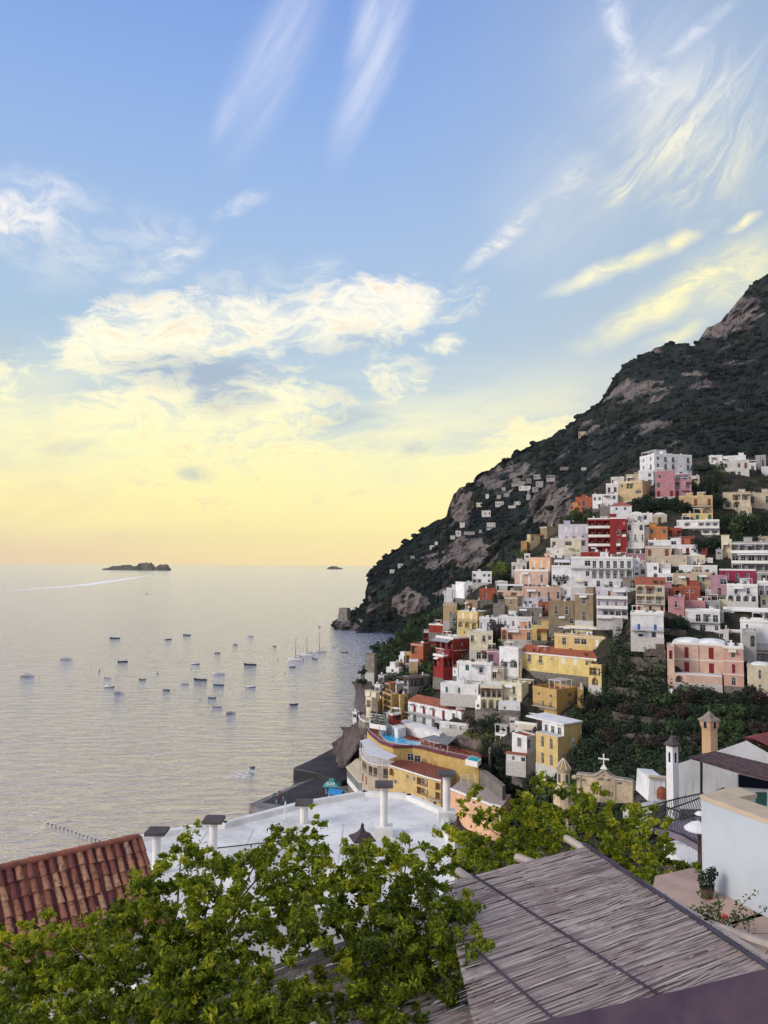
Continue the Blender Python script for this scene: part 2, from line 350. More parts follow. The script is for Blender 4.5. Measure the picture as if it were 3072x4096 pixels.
SILA = [(334, 622), (337, 618), (352, 614), (359, 611), (364, 603), (367, 596), (370, 580), (373, 570), (377, 563), (385, 557), (398, 549), (412, 539), (426, 526), (436, 521), (446.6, 516), (448.7, 507), (452.4, 499), (459.8, 487), (467, 486), (474, 482),
        (475.6, 476.7), (484, 471.4), (490, 471), (493.6, 467), (503, 461), (508, 459), (514.7, 457.5), (517.8, 452.4), (526, 449), (532.6, 445), (543, 441), (549.5, 438.7), (558, 431), (566, 429), (570.6, 425),
        (580, 414), (590, 412), (600, 402), (604, 396), (612, 380), (623, 366), (636, 358), (648, 352), (656, 348), (667, 345), (680, 343), (694, 345), (701, 338), (708, 328), (722, 321), (731, 308), (740, 299), (752, 285), (768, 274), (800, 255), (860, 225)]
SILB = [(338, 785), (343, 762), (350, 742), (356, 722), (361, 700), (366, 682), (378, 664), (395, 641), (410, 627), (430, 614), (445, 603), (470, 588), (500, 568), (530, 548), (555, 531), (570, 514), (585, 498), (605, 480), (640, 466), (700, 457), (768, 456), (860, 456)]
def sil(S_, px): return float(np.interp(px, [a for a, b in S_], [b for a, b in S_]))
def fbm(p, H=.9, o=5): return noise.fractal(p, H, 2.0, o, noise_basis='PERLIN_ORIGINAL')
ROCK = [(555, 505, 20, 26, 1), (470, 553, 28, 16, 1), (490, 476, 18, 13, .9), (462, 505, 12, 20, .7), (410, 603, 17, 15, 1), (347, 626, 16, 8, 1), (735, 312, 30, 16, 1.1), (715, 330, 20, 10, .8),
        (640, 390, 28, 14, .75), (430, 562, 14, 10, .6), (655, 425, 18, 8, .6), (372, 600, 5, 18, .5), (520, 470, 16, 9, .6), (505, 490, 14, 6, .4), (590, 430, 12, 8, .4), (450, 590, 18, 8, .6), (470, 600, 12, 8, .5), (700, 380, 20, 10, .3)]
def rockmask(px, py, pos):
    v = 0
    for cx, cy, rx, ry, s in ROCK:
        d = ((px - cx) / rx / 1.12) ** 2 + ((py - cy) / ry / 1.12) ** 2
        v = max(v, s * max(0, 1.25 - d))
    q = fbm(pos * .02, .8, 4)
    return v + q * .55
def terrain(name, S_, DF, px0, px1, pyb, sx, ny, amp, m, back, rf=None, cliff=0):
    verts = []; faces = []; att = []
    xs = np.arange(px0, px1 + .01, sx); info = []
    for px in xs:
        top = sil(S_, px); bot = pyb(px); Dt = DF(px, top)
        col = []
        bx = Vector((0, 1, 0))
        t = at(px, top, Dt)
        for (bd, dz) in ((back * 2.6, -back * 1.2), (back, -back * .25), (back * .35, -back * .03)):
            d = t + Vector((bd * .15, bd, dz)); col.append((d, 0, px, top))
        for k in range(ny + 1):
            py = top + (bot - top) * (k / ny); Dd = DF(px, py); p = at(px, py, Dd)
            col.append((p, 1, px, py))
        info.append(col)
    nyy = len(info[0])
    for i, col in enumerate(info):
        for j, (p, vis, px, py) in enumerate(col):
            rk = rf(px, py, p) if rf else 0
            s = amp
            dn = fbm(p * (.018 if cliff else .05), .75, 6)
            disp = Vector((dn * .35, dn * 1.0, fbm(p * (.03 if cliff else .09) + Vector((9, 9, 9)), .7, 5) * .45)) * s
            if cliff: disp.y += fbm(Vector((p.x * .007, p.y * .004, p.z * .006)), .8, 4) * 34
            if cliff and rk > .3:
                g = noise.hetero_terrain(Vector((p.x * .05, p.y * .05, p.z * .012)), 1., 2., 4, .7)
                disp += Vector((-.5, -1, 0)) * (g - .7) * 9 * min(1, (rk - .3) * 2)
            if j <= 3: disp = Vector((0, 0, disp.z)) * .8
            p = p + disp
            if name != 'mountain' and p.z < -3: p.z = -3
            verts.append(p); att.append(rk)
    for i in range(len(info) - 1):
        for j in range(nyy - 1):
            a = i * nyy + j; faces.append((a, a + 1, a + nyy + 1, a + nyy))
    me = bpy.data.meshes.new(name); me.from_pydata(verts, [], faces); me.materials.append(m)
    at_ = me.attributes.new('rock', 'FLOAT', 'POINT'); at_.data.foreach_set('value', att)
    me.polygons.foreach_set('use_smooth', [False] * len(me.polygons)); me.update()
    b = bmesh.new(); b.from_mesh(me); bmesh.ops.recalc_face_normals(b, faces=b.faces); b.to_mesh(me); b.free()
    o = link(name, me); struct(o); return o, verts, att, nyy
def landmat(name, greens, rocks, sc1, bscale, bstr=1.):
    m = bpy.data.materials.new(name); m.use_nodes = True; n = NT(m.node_tree)
    o = n.add('ShaderNodeOutputMaterial'); p = n.add('ShaderNodeBsdfPrincipled'); n.l.new(p.outputs[0], o.inputs[0])
    t = n.add('ShaderNodeTexCoord'); v = t.outputs['Object']
    at_ = n.add('ShaderNodeAttribute', attribute_name='rock')
    a = n.noise(v, sc1, 6., .65).outputs[0]; b_ = n.noise(v, sc1 * 6, 5., .65).outputs[0]
    g = n.mix(n.mr(a, .35, .65), greens[0], greens[1]); g = n.mix(n.mr(b_, .45, .75), g, greens[2])
    st = n.noise(n.mapping(v, sca=(1, 1, .25)), sc1 * 5, 6., .7, .5).outputs[0]
    rr = n.mix(n.mr(st, .42, .60), rocks[0], rocks[1])
    f = n.mr(n.math('ADD', at_.outputs['Fac'], n.math('MULTIPLY', n.math('SUBTRACT', b_, .5), 1.2)), .28, .55)
    n.put(p.inputs['Base Color'], n.mix(f, g, rr)); p.inputs['Roughness'].default_value = .95; p.inputs['Specular IOR Level'].default_value = .1
    bp = n.add('ShaderNodeBump'); bp.inputs['Strength'].default_value = bstr; bp.inputs['Distance'].default_value = bscale
    n.l.new(n.math('ADD', st, b_), bp.inputs['Height']); n.l.new(bp.outputs[0], p.inputs['Normal'])
    return m
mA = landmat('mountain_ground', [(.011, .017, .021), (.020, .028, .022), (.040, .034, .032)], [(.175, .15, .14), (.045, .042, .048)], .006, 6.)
mB = landmat('hillside_ground', [(.022, .026, .018), (.045, .040, .034), (.085, .066, .058)], [(.18, .14, .12), (.075, .06, .06)], .03, 1.)
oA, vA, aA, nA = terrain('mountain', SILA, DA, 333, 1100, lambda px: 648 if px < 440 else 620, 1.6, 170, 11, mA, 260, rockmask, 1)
def rockB(px, py, pos):
    v = .1
    for cx, cy, rx, ry, s in [(352, 745, 10, 22, 1.6), (365, 700, 8, 14, 1.2), (372, 672, 8, 8, .7), (560, 640, 30, 10, .5), (520, 790, 25, 12, 1.), (470, 740, 30, 10, .6)]:
        v = max(v, s * max(0, 1.25 - ((px - cx) / rx) ** 2 - ((py - cy) / ry) ** 2))
    return v + fbm(pos * .05, .8, 4) * .4
oB, vB, aB, nB = terrain('hillside', SILB, DB, 338, 1100, lambda px: float(np.interp(px, [338, 352, 400, 430, 860], [788, 790, 835, 885, 910])), 2.0, 170, 3.2, mB, 60, rockB)

# ------------------------------------------------------------------ foliage meshes
def leafclump(mb, c, rx, ry, rz_, nl, ls, rg, flat=.0, shell=.35):
    for _ in range(nl):
        while 1:
            d = Vector((rg.uniform(-1, 1), rg.uniform(-1, 1), rg.uniform(-1, 1)))
            if .01 < d.length <= 1: break
        d = d.normalized() * (d.length ** shell)
        q = Vector((c[0] + d.x * rx, c[1] + d.y * ry, c[2] + d.z * rz_))
        nrm = (d + Vector((rg.gauss(0, .6), rg.gauss(0, .6), rg.gauss(.25, .6)))).normalized()
        a = nrm.orthogonal().normalized(); a.rotate(Matrix.Rotation(rg.uniform(0, 6.28), 3, nrm)); b = nrm.cross(a)
        l = ls * rg.uniform(.6, 1.35); wd = l * rg.uniform(.45, .8)
        mb.face(q - a * l, q - b * wd, q + a * l, q + b * wd)
def scrub():
    """bushes and low trees that cover the mountain, one uncountable mass"""
    rg = random.Random(5); mb = MB(); cnt = 0; W_ = nA
    ico = bmesh.new(); bmesh.ops.create_icosphere(ico, subdivisions=1, radius=1); iv = [v.co.copy() for v in ico.verts]; ifc = [tuple(v.index for v in f.verts) for f in ico.faces]; ico.free()
    N = len(vA); tries = 0
    while cnt < 12000 and tries < 120000:
        tries += 1
        i = rg.randrange(N)
        if i % W_ < 3: continue
        p = vA[i]; rk = aA[i]
        if p.x > .62 * p.y and rg.random() < .7: continue
        if p.z < 3: continue
        if rg.random() < min(.97, rk * 1.6): continue
        if fbm(p * .015, .8, 3) + rg.gauss(0, .3) < -.25: continue
        s = (1.1 + 4.2 * rg.random() ** 2.2) * (p.y / 1000) ** .6 * (1.15 if i % W_ < 8 else 1)
        base = len(mb.v); ph = Vector((rg.uniform(0, 99), 3, 7))
        for q in iv:
            k = 1 + .45 * noise.noise(q * 1.3 + ph)
            mb.v.append((p.x + q.x * s * k * 1.2, p.y + q.y * s * k * 1.2, p.z + q.z * s * k * .8 + s * .2))
        mb.f += [tuple(base + t for t in f) for f in ifc]; cnt += 1
    m = bpy.data.materials.new('scrub_leaf'); m.use_nodes = True; n = NT(m.node_tree)
    o = n.add('ShaderNodeOutputMaterial'); p = n.add('ShaderNodeBsdfPrincipled'); n.l.new(p.outputs[0], o.inputs[0]); v = n.add('ShaderNodeTexCoord').outputs['Object']
    a = n.noise(v, .012, 4., .6).outputs[0]; b_ = n.noise(v, .25, 4., .7).outputs[0]
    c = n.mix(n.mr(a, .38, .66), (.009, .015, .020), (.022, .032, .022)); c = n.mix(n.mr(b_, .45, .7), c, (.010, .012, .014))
    n.put(p.inputs['Base Color'], c); p.inputs['Roughness'].default_value = .95; p.inputs['Specular IOR Level'].default_value = .1
    bp = n.add('ShaderNodeBump'); bp.inputs['Strength'].default_value = 1; bp.inputs['Distance'].default_value = 2.; n.l.new(n.noise(v, .8, 3., .7).outputs[0], bp.inputs['Height']); n.l.new(bp.outputs[0], p.inputs['Normal'])
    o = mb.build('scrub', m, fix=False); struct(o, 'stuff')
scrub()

# ------------------------------------------------------------------ building kit
ZO = {0: (0, 0, 1), 1: (425, 425, .1055), 2: (600, 425, .10126), 3: (325, 550, .1055), 4: (475, 550, .0904), 5: (612.5, 550, .09374), 6: (325, 675, .1055), 7: (475, 675, .0904), 8: (612.5, 675, .09374)}
WCACHE = {}
def winmesh(kind, w_, h, arch):
    """opening infill: frame (or closed shutter) and glass, origin at bottom centre, plane y=0, looking along -y"""
    key = (kind, round(w_, 1), round(h, 1), arch)
    if key in WCACHE: return WCACHE[key]
    w_, h = key[1], key[2]
    def outline(i=0.):
        a = w_ / 2 - i; b = i; t = h - i
        if not arch: return [(-a, b), (a, b), (a, t), (-a, t)]
        s = h - w_ / 2; P = [(-a, b), (a, b)]
        P += [(a * math.cos(PI * k / 8), s + a * math.sin(PI * k / 8)) for k in range(9)]
        return P
    fr = MB(); O, I = outline(), outline(.10)
    k = len(O)
    for y0, y1 in ((-.06, -.06),):
        i = fr.pts([(x, y0, z) for x, z in O]); j = fr.pts([(x, y1, z) for x, z in I])
        for a in range(k): b = (a + 1) % k; fr.f.append((i + a, i + b, j + b, j + a))
        l = fr.pts([(x, .05, z) for x, z in I])
        for a in range(k): b = (a + 1) % k; fr.f.append((j + a, j + b, l + b, l + a))
    sh = kind in 'grbnvS'
    gl = MB()
    if sh:
        hs = w_ / 2
        for s in (-1, 1):
            x0, x1 = sorted((s * .02, s * (hs - .04)))
            gl.box(x0, x1, -.10, -.04, .04, (h if not arch else h - w_ / 2) - .04)
            nsl = max(3, int(h / .28))
            for q in range(nsl): gl.box(x0 + .06, x1 - .06, -.125, -.10, .1 + q * (h - .3) / nsl, .1 + (q + .55) * (h - .3) / nsl)
        m2 = M[dict(g='green', r='red', S='red', b='blue', n='brown', v='whiteS')[kind]]
        part = 'shutter'
    else:
        gl.face(*[(x, .03, z) for x, z in outline(.05)]); m2 = M['glass']; part = 'pane'
        fr.box(-.03, .03, -.05, .04, .05, h - .08)
        if h > 1.5: fr.box(-w_ / 2 + .08, w_ / 2 - .08, -.05, .04, h * .62, h * .62 + .06)
        if w_ > 2.2:
            for x in (-w_ / 4, w_ / 4): fr.box(x - .03, x + .03, -.05, .04, .05, h - .08)
    r = (fr.mesh('window', M['frame']), gl.mesh(part, m2), part)
    WCACHE[key] = r; return r

SPEC = {  # kind: (width share of bay, max width, z0, z1 share of floor, arch, depth)
    'w': (.58, 1.5, .24, .74, 0, .3), 'W': (.86, 3.0, .20, .76, 0, .3), 'd': (.56, 1.7, .02, .74, 0, .35), 'D': (.60, 1.9, .02, .74, 0, .35),
    'g': (.54, 1.4, .20, .80, 0, .15), 'r': (.54, 1.6, .10, .80, 0, .15), 'b': (.54, 1.7, .02, .76, 0, .15), 'n': (.54, 1.4, .08, .78, 0, .15), 'v': (.54, 1.4, .12, .80, 0, .15),
    'a': (.64, 1.9, .16, .84, 1, .3), 'o': (.34, .8, .38, .66, 0, .25), 'S': (.66, 2.6, .10, .84, 0, .15), 'L': (.78, 4.2, .03, .86, 1, 1.5), 'R': (.86, 6., .03, .80, 0, 1.5), 'A': (.7, 2.4, .02, .84, 1, 1.3)}

def facade(wall, T, W_, z0, H, rows, root, rail='iron', slab='slab', wc='white', back=None, inner=None):
    """wall: MB in local frame. T(u, d, z)->local point, d outward.  Windows become children of root."""
    rws = rows.split('|'); nr = len(rws); h = H / nr
    TT = lambda u, d, z: T(u, d, z0 + z)
    ang = inner
    def F4(*P): wall.face(*[TT(*p) for p in P])
    for ri, row in enumerate(rws):
        bal = '=' in row; row = row.replace('=', '')
        zb = H - (ri + 1) * h; nb = max(1, len(row)); bw = W_ / nb
        cells = []
        for bi, ch in enumerate(row):
            u0, u1 = bi * bw, (bi + 1) * bw
            if ch == '.' or ch not in SPEC or bw < .7:
                F4((u0, 0, zb), (u1, 0, zb), (u1, 0, zb + h), (u0, 0, zb + h)); continue
            sh, mx, a0, a1, arch, dep = SPEC[ch]
            ww = min(bw * sh, mx); ww = max(.5, round(ww, 1))
            if ww > bw * .95: ww = bw * .9
            c = (u0 + u1) / 2; x0, x1 = c - ww / 2, c + ww / 2; za, zt = zb + a0 * h, zb + a1 * h
            if arch and zt - za < ww / 2 + .3: ww = max(.5, (zt - za) * 1.2); x0, x1 = c - ww / 2, c + ww / 2
            F4((u0, 0, zb), (x0, 0, zb), (x0, 0, zb + h), (u0, 0, zb + h)); F4((x1, 0, zb), (u1, 0, zb), (u1, 0, zb + h), (x1, 0, zb + h))
            F4((x0, 0, zb), (x1, 0, zb), (x1, 0, za), (x0, 0, za))
            if arch:
                s = zt - ww / 2; P = [(x1 + 0 * k, 0) for k in range(0)]
                arc = [(c + ww / 2 * math.cos(PI * k / 8), s + ww / 2 * math.sin(PI * k / 8)) for k in range(9)]
                top = [(c + ww / 2 * min(1, max(-1, 1.42 * math.cos(PI * k / 8))), zb + h) for k in range(9)]
                for k in range(8): F4((arc[k][0], 0, arc[k][1]), (top[k][0], 0, top[k][1]), (top[k + 1][0], 0, top[k + 1][1]), (arc[k + 1][0], 0, arc[k + 1][1]))
                edge = [(x0, za), (x1, za)] + arc
            else:
                F4((x0, 0, zt), (x1, 0, zt), (x1, 0, zb + h), (x0, 0, zb + h)); edge = [(x0, za), (x1, za), (x1, zt), (x0, zt)]
            for k in range(len(edge)):
                p, q = edge[k], edge[(k + 1) % len(edge)]
                if p != q: F4((p[0], 0, p[1]), (q[0], 0, q[1]), (q[0], -dep, q[1]), (p[0], -dep, p[1]))
            if ch in 'LRA':
                F4(*[(x, -dep, z) for x, z in edge])
                k2 = 'd'; dw, dh = (1.4, 2.1) if ww > 2.6 else (.9, 1.9); nd = 2 if ww > 4.2 else 1
                for q in range(nd):
                    cc = c if nd == 1 else c + (q - .5) * ww * .5
                    putwin('door', k2, min(dw, ww * .7), min(dh, (zt - za) * .8), 0, TT(cc, -dep + .08, za + .03), ang, root)
                railing(root, T, x0, x1, z0 + za, -.08, M[rail])
            else:
                putwin('window', ch if ch not in 'dDWoa' else 'w', ww, zt - za, arch, TT(c, -dep * .55, za), ang, root)
                if ch == 'd' and not bal:
                    mb = MB(lambda u, d, z: T(u, d, z)); mb.box(x0 - .25, x1 + .25, 0, .6, z0 + za - .14, z0 + za - .02)
                    bo = mb.build('balcony', M[slab], root); railing(bo, T, x0 - .22, x1 + .22, z0 + za, .55, M[rail], root)
                elif ch in 'wvgr' and (ri * 7 + bi) % 3 == 0:
                    pass
        if bal:
            mb = MB(lambda u, d, z: T(u, d, z)); mb.box(-.1, W_ + .1, 0, 1.15, z0 + zb - .12, z0 + zb + .05)
            bo = mb.build('balcony', M[slab], root); railing(bo, T, 0, W_, z0 + zb + .05, 1.08, M[rail], root)
def putwin(name, kind, w_, h, arch, loc, ang, root):
    a, b, part = winmesh(kind, w_, h, arch)
    o = link(name, a, root, loc, ang); link(part, b, o)
def railing(parent, T, u0, u1, z, d, m, root=None, hgt=.95):
    mb = MB(lambda u, dd, zz: T(u, dd, zz))
    if m == M['trim']: mb.box(u0, u1, d - .07, d + .05, z, z + hgt); mb.build('balustrade', m, parent); return
    mb.box(u0, u1, d - .03, d + .03, z + hgt - .06, z + hgt)
    nb_ = max(2, int((u1 - u0) / .32))
    for k in range(nb_ + 1):
        u = u0 + (u1 - u0) * k / nb_; mb.box(u - .02, u + .02, d - .02, d + .02, z, z + hgt - .06)
    mb.build('railing', m, parent)

def tileroof(mb, x0, x1, y0, y1, z, rise, ov=.4, kind='hip'):
    X0, X1, Y0, Y1 = x0 - ov, x1 + ov, y0 - ov, y1 + ov
    a, b, c, d = (X0, Y0, z), (X1, Y0, z), (X1, Y1, z), (X0, Y1, z)
    if kind == 'shed':
        c2, d2 = (X1, Y1, z + rise), (X0, Y1, z + rise); mb.face(a, b, c2, d2); mb.face(a, d2, d); mb.face(b, c, c2); mb.face(d, d2, c2, c); mb.face(d, c, b, a); return
    if X1 - X0 > Y1 - Y0:
        i = (Y1 - Y0) / 2 * (.9 if kind == 'hip' else 0); e, f = (X0 + i, (Y0 + Y1) / 2, z + rise), (X1 - i, (Y0 + Y1) / 2, z + rise)
        mb.face(a, b, f, e); mb.face(c, d, e, f); mb.face(b, c, f); mb.face(d, a, e)
    else:
        i = (X1 - X0) / 2 * (.9 if kind == 'hip' else 0); e, f = ((X0 + X1) / 2, Y0 + i, z + rise), ((X0 + X1) / 2, Y1 - i, z + rise)
        mb.face(a, b, e); mb.face(b, c, f, e); mb.face(c, d, f); mb.face(d, a, e, f)
    mb.face(d, c, b, a)

M['stonewall_'] = mat('plinth_stone', (.20, .185, .17), .95, .3, .8, .6, 2.5, col2=(.10, .09, .085))
NB = []
CATS = dict(house='house', hotel='hotel', apartment_building='apartment building', villa='villa')
def B(z, x0, xm, x1, yt, yb, c, front, side='', roof='F', label='', rel=None, name='house', dz=0., D=None, L=None, rc=None, par=.55, below=4., trim=False, rail='iron', wallk=None, extras=1, group=None, seed=None, dd=0.):
    ox, oy, s = ZO[z]; x0, xm, x1 = ox + x0 * s, ox + xm * s, ox + x1 * s; yt, yb = oy + yt * s, oy + yb * s
    DD = (D or DB(xm, yb)) + dd
    P = at(xm, yb, DD); Q = at(xm, yt, DD); H = Q.z - P.z
    phi = math.atan2(P.x, P.y)
    if rel is None: rel = 0 if x1 <= xm else 38
    a = phi + R(rel)
    def solve(px, d):
        r = ray(px, (yt + yb) / 2); # P + t d = s r  (plan)
        A = np.array([[d[0], -r.x], [d[1], -r.y]]); t, _ = np.linalg.solve(A, np.array([-P.x, -P.y])); return t
    W_ = abs(solve(x0, (-math.cos(a), math.sin(a)))) if x0 < xm - .2 else 6.
    vis = x1 > xm + .3
    L_ = abs(solve(x1, (math.sin(a), math.cos(a)))) if vis else (L or 9.)
    W_ = min(W_, 60); L_ = min(L_, 50)
    rg = random.Random(hash_(label))
    root = thing(name, (P.x, P.y, P.z + dz), label, CATS.get(name, name.replace('_', ' ')), -a, group)
    wm = wallm(c)
    wall = MB()
    if side == '' and vis: side = '.'
    rail = rail
    Tf = lambda u, d, zz: (u - W_, -d, zz)
    Ts = lambda u, d, zz: (d, u, zz)
    facade(wall, Tf, W_, 0, H, front, root, rail, inner=0.)
    if vis: facade(wall, Ts, L_, 0, H, side, root, rail, inner=PI / 2)
    else: wall.face((0, 0, 0), (0, L_, 0), (0, L_, H), (0, 0, H))
    wall.face((-W_, L_, 0), (-W_, 0, 0), (-W_, 0, H), (-W_, L_, H)); wall.face((-W_, L_, 0), (0, L_, 0), (0, L_, H), (-W_, L_, H))
    wall.box(-W_, 0, 0, L_, -below, 0)
    if name != 'cottage' and W_ > 4: sb_ = MB(); sb_.box(-W_ - .06, .06, -.09, -.003, -below + .1, .45); sb_.build('plinth', M['slab'] if hash_(label) % 3 else M['stonewall_'], root)
    wo = wall.build('wall', wm, root, fix=False)
    k = roof[0]
    if k == 'T':
        mb = MB(); tileroof(mb, -W_, 0, 0, L_, H + .003, min(W_, L_) * (.22 if len(roof) < 2 else .12), kind='hip' if 's' not in roof else 'shed'); mb.build('roof', rc or M['terracotta'], root)
    else:
        mb = MB(); rm = M['roofgrey'] if 'g' in roof else (M['terracotta'] if 't' in roof else M['roofwhite'])
        mb.box(-W_ + .02, -.02, .02, L_ - .02, H - .2, H + .05); mb.build('roof', rm, root)
        if 'n' not in roof:
            pb = MB(); t = .22
            for b_ in ((-W_ - .06, .06, -.06, t), (-W_ - .06, .06, L_ - t, L_ + .06), (-W_ - .06, -W_ + t, t, L_ - t), (-t, .06, t, L_ - t)): pb.box(b_[0], b_[1], b_[2], b_[3], H + .001, H + par)
            pb.build('parapet', M['trim'] if trim or c in ('white', 'red', 'magenta') else wm, root)
        if 'd' in roof or 'V' in roof:
            nd = max(1, int(W_ / 7)); 
            for q in range(nd):
                db = MB(); cx = -W_ * (q + .5) / nd; rr_ = min(W_ / nd, L_) * .42
                if 'V' in roof:
                    P1 = [(cx + W_ / nd * .46 * math.cos(PI * t / 8), H + .05 + rr_ * .55 * math.sin(PI * t / 8)) for t in range(9)]
                    db.ring([(x, .1, zz) for x, zz in P1], [(x, L_ - .3, zz) for x, zz in P1]); db.face(*[(x, .1, zz) for x, zz in P1])
                else: db.lathe((cx, L_ * .5, H + .05), [(rr_ * math.cos(t * PI / 12), rr_ * .38 * math.sin(t * PI / 12)) for t in range(7)])
                db.build('dome', M['roofwhite'], root, True)
        # small roof furniture that shows against the sky and the walls behind
        ne = extras * (1 + int(W_ * L_ / 60))
        for q in range(min(ne, 5)):
            x, y = -rg.uniform(.15, .85) * W_, rg.uniform(.3, .85) * L_; ty = rg.random()
            if 'd' in roof or 'V' in roof: continue
            e = MB()
            if ty < .35: e.box(x - .25, x + .25, y - .25, y + .25, H + .05, H + 1.3); e.box(x - .35, x + .35, y - .35, y + .35, H + 1.303, H + 1.42); e.build('chimney', M['trim'], root)
            elif ty < .55: e.box(x - 1.4, x + 1.4, y - 1.1, y + 1.1, H + .05, H + 2.2); e.box(x - 1.6, x + 1.6, y - 1.3, y + 1.3, H + 2.203, H + 2.33); e.build('stair_hut', wm, root)
            elif ty < .7: e.tube([(x, y, H + .7), (x + 1.3, y, H + .7)], .45, 10); e.box(x + .1, x + 1.2, y - .3, y + .3, H + .05, H + .3); e.build('water_tank', M['trim'], root)
            elif ty < .85: e.tube([(x, y, H + .05), (x, y, H + 2.6)], .035, 4); e.box(x - .5, x + .5, y - .02, y + .02, H + 2.3, H + 2.34); e.box(x - .35, x + .35, y - .02, y + .02, H + 2.05, H + 2.09); e.build('antenna', M['iron'], root)
            else:
                for sx in (-1.5, 1.5):
                    for sy in (-1, 1): e.box(x + sx - .05, x + sx + .05, y + sy - .05, y + sy + .05, H + .05, H + 2.2)
                for t in range(8): e.box(x - 1.7, x + 1.7, y - 1.2 + t * .33, y - 1.1 + t * .33, H + 2.2, H + 2.28)
                e.build('pergola', M['trim'], root)
    if extras and W_ > 3 and H > 4:
        mb = MB(); x = -W_ * rg.choice([.04, .96, .5]); mb.tube([(x, -.08, 0), (x, -.08, H - .1)], .06, 5, False)
        if rg.random() < .6: mb.build('drainpipe', M[rg.choice(['wood', 'trim', 'brown'])], root)
        if rg.random() < .45:
            pk = rg.choice(['leafd', 'leaf', 'leafr'])
            for q in range(min(5, int(2 + W_ / 4))):
                mb = MB(); px_, py_ = -rg.uniform(.05, .95) * W_, rg.uniform(.4, 1.5); mb.lathe((px_, py_, H + .05), [(.22, 0), (.3, .45)], 6); leafclump(mb, (px_, py_, H + .95), .6, .5, .55, 26, .2, rg); mb.build('potted_plant', M[pk], root, fix=False)
        if rg.random() < .4:
            nr = front.count('|') + 1; h = H / nr; q = rg.randrange(nr); x0 = -W_ * rg.uniform(.55, .95); x1 = x0 + min(W_ * .4, rg.uniform(2, 4.5))
            awning(root, x0, min(x1, -.1), -.02, h * (q + 1) - h * .12, 1.3, .45, M[rg.choice(['canvas', 'canvasw', 'canvasw', 'brown', 'roofgrey'])], posts=False)
        if rg.random() < .5:
            mb = MB(); mb.box(-W_ - .12, .12, -.16, -.003, H - .28, H - .06); mb.build('cornice', M['trim'], root)
    if trim:
        tb = MB(); nr = front.count('|') + 1; h = H / nr
        for q in range(1, nr): tb.box(-W_ - .08, .08, -.10, -.002, q * h - .12, q * h + .12)
        if vis:
            for q in range(1, side.count('|') + 1): zz = q * H / (side.count('|') + 1); tb.box(.002, .10, .02, L_ + .08, zz - .12, zz + .12)
        tb.build('string_course', M['trim'], root)
    NB.append((root, W_, L_, H, wm)); return root, W_, L_, H
def hash_(s):
    v = 7
    for c_ in s: v = (v * 131 + ord(c_)) % 1000003
    return v
def awning(root, x0, x1, y0, z, out_=2.2, drop=.6, m=None, name='awning', posts=True):
    mb = MB(); mb.face((x0, y0, z), (x1, y0, z), (x1, y0 - out_, z - drop), (x0, y0 - out_, z - drop)); mb.face((x0, y0 - out_, z - drop), (x1, y0 - out_, z - drop), (x1, y0 - out_, z - drop - .25), (x0, y0 - out_, z - drop - .25))
    mb.face((x0, y0, z - .08), (x1, y0, z - .08), (x1, y0 - out_, z - drop - .08), (x0, y0 - out_, z - drop - .08))
    o = mb.build(name, m or M['canvas'], root)
    if posts:
        pb = MB(); k = max(2, int((x1 - x0) / 3) + 1)
        for q in range(k):
            x = x0 + .1 + (x1 - x0 - .2) * q / (k - 1); pb.box(x - .05, x + .05, y0 - out_ + .02, y0 - out_ + .12, z - drop - 2.4, z - drop - .05)
        pb.build('post', M['trim'], root)
    return o
def pergola(root, x0, x1, y0, y1, z0, h, nbm=14, m=None, along='x'):
    m = m or M['trim']; o = None; posts = []; b = MB()
    for x in (x0, (x0 + x1) / 2, x1):
        for y in (y0, y1): pb = MB(); pb.box(x - .08, x + .08, y - .08, y + .08, z0, z0 + h); posts.append(pb.mesh('post', m))
    b.box(x0 - .2, x1 + .2, y0 - .06, y0 + .06, z0 + h, z0 + h + .15); b.box(x0 - .2, x1 + .2, y1 - .06, y1 + .06, z0 + h, z0 + h + .15)
    for k in range(nbm):
        x = x0 + (x1 - x0) * k / (nbm - 1); b.box(x - .05, x + .05, y0 - .4, y1 + .4, z0 + h + .151, z0 + h + .28)
    o = link('pergola', b.mesh('pergola', m), root)
    for q in posts: link('post', q, o)

# ------------------------------------------------------------------ the town, from the top of the slope down
H_ = 'hotel'
# top rows, below the mountain
r = B(2, 395, 540, 910, 290, 575, 'white', 'ww|wd|RR|LL', 'wdd.d|wddod|.oddo|..w..', 'F', 'big white hotel at the top of the town, highest building below the mountain', rel=58, name=H_, trim=True, below=10)
pergola(r[0], -r[1] + .5, -.8, 1.0, 7, r[3] + .05, 2.4, 8)
B(2, 380, 530, 530, 455, 600, 'white', '.w|LL', '', 'F', 'white stepped house with two arches below the top hotel terrace', name='house')
B(2, 255, 385, 385, 495, 600, 'beige', 'w.', '', 'F', 'beige flat roofed house left of the stepped white arches, top of town')
B(2, 178, 420, 492, 556, 755, 'tan', 'wR.|..W|o..', 'w|.|.', 'Ft', 'tan house with open roof loggia and blue lower window, high in town', rel=22)
B(2, 60, 182, 182, 585, 690, 'white', 'ww', '', 'F', 'small white house with two square windows left of the tan loggia house')
B(2, 25, 180, 180, 688, 800, 'white', '.g|.o', '', 'F', 'white lower house with one green shutter, under the two square windows', par=.4)
B(2, 108, 240, 240, 520, 600, 'offwhite', 'w..', '', 'F', 'low off-white house peeking above the two-window white house')
B(2, 545, 740, 740, 462, 715, 'rose', 'w.|g.o|r.r', '', 'F', 'rose pink mansion block right under the big white top hotel', name='villa', trim=False)
B(2, 735, 905, 905, 545, 715, 'mauve', 'R.R|r.r', '', 'F', 'mauve wing with wide loggias attached to the rose mansion', rail='ironw')
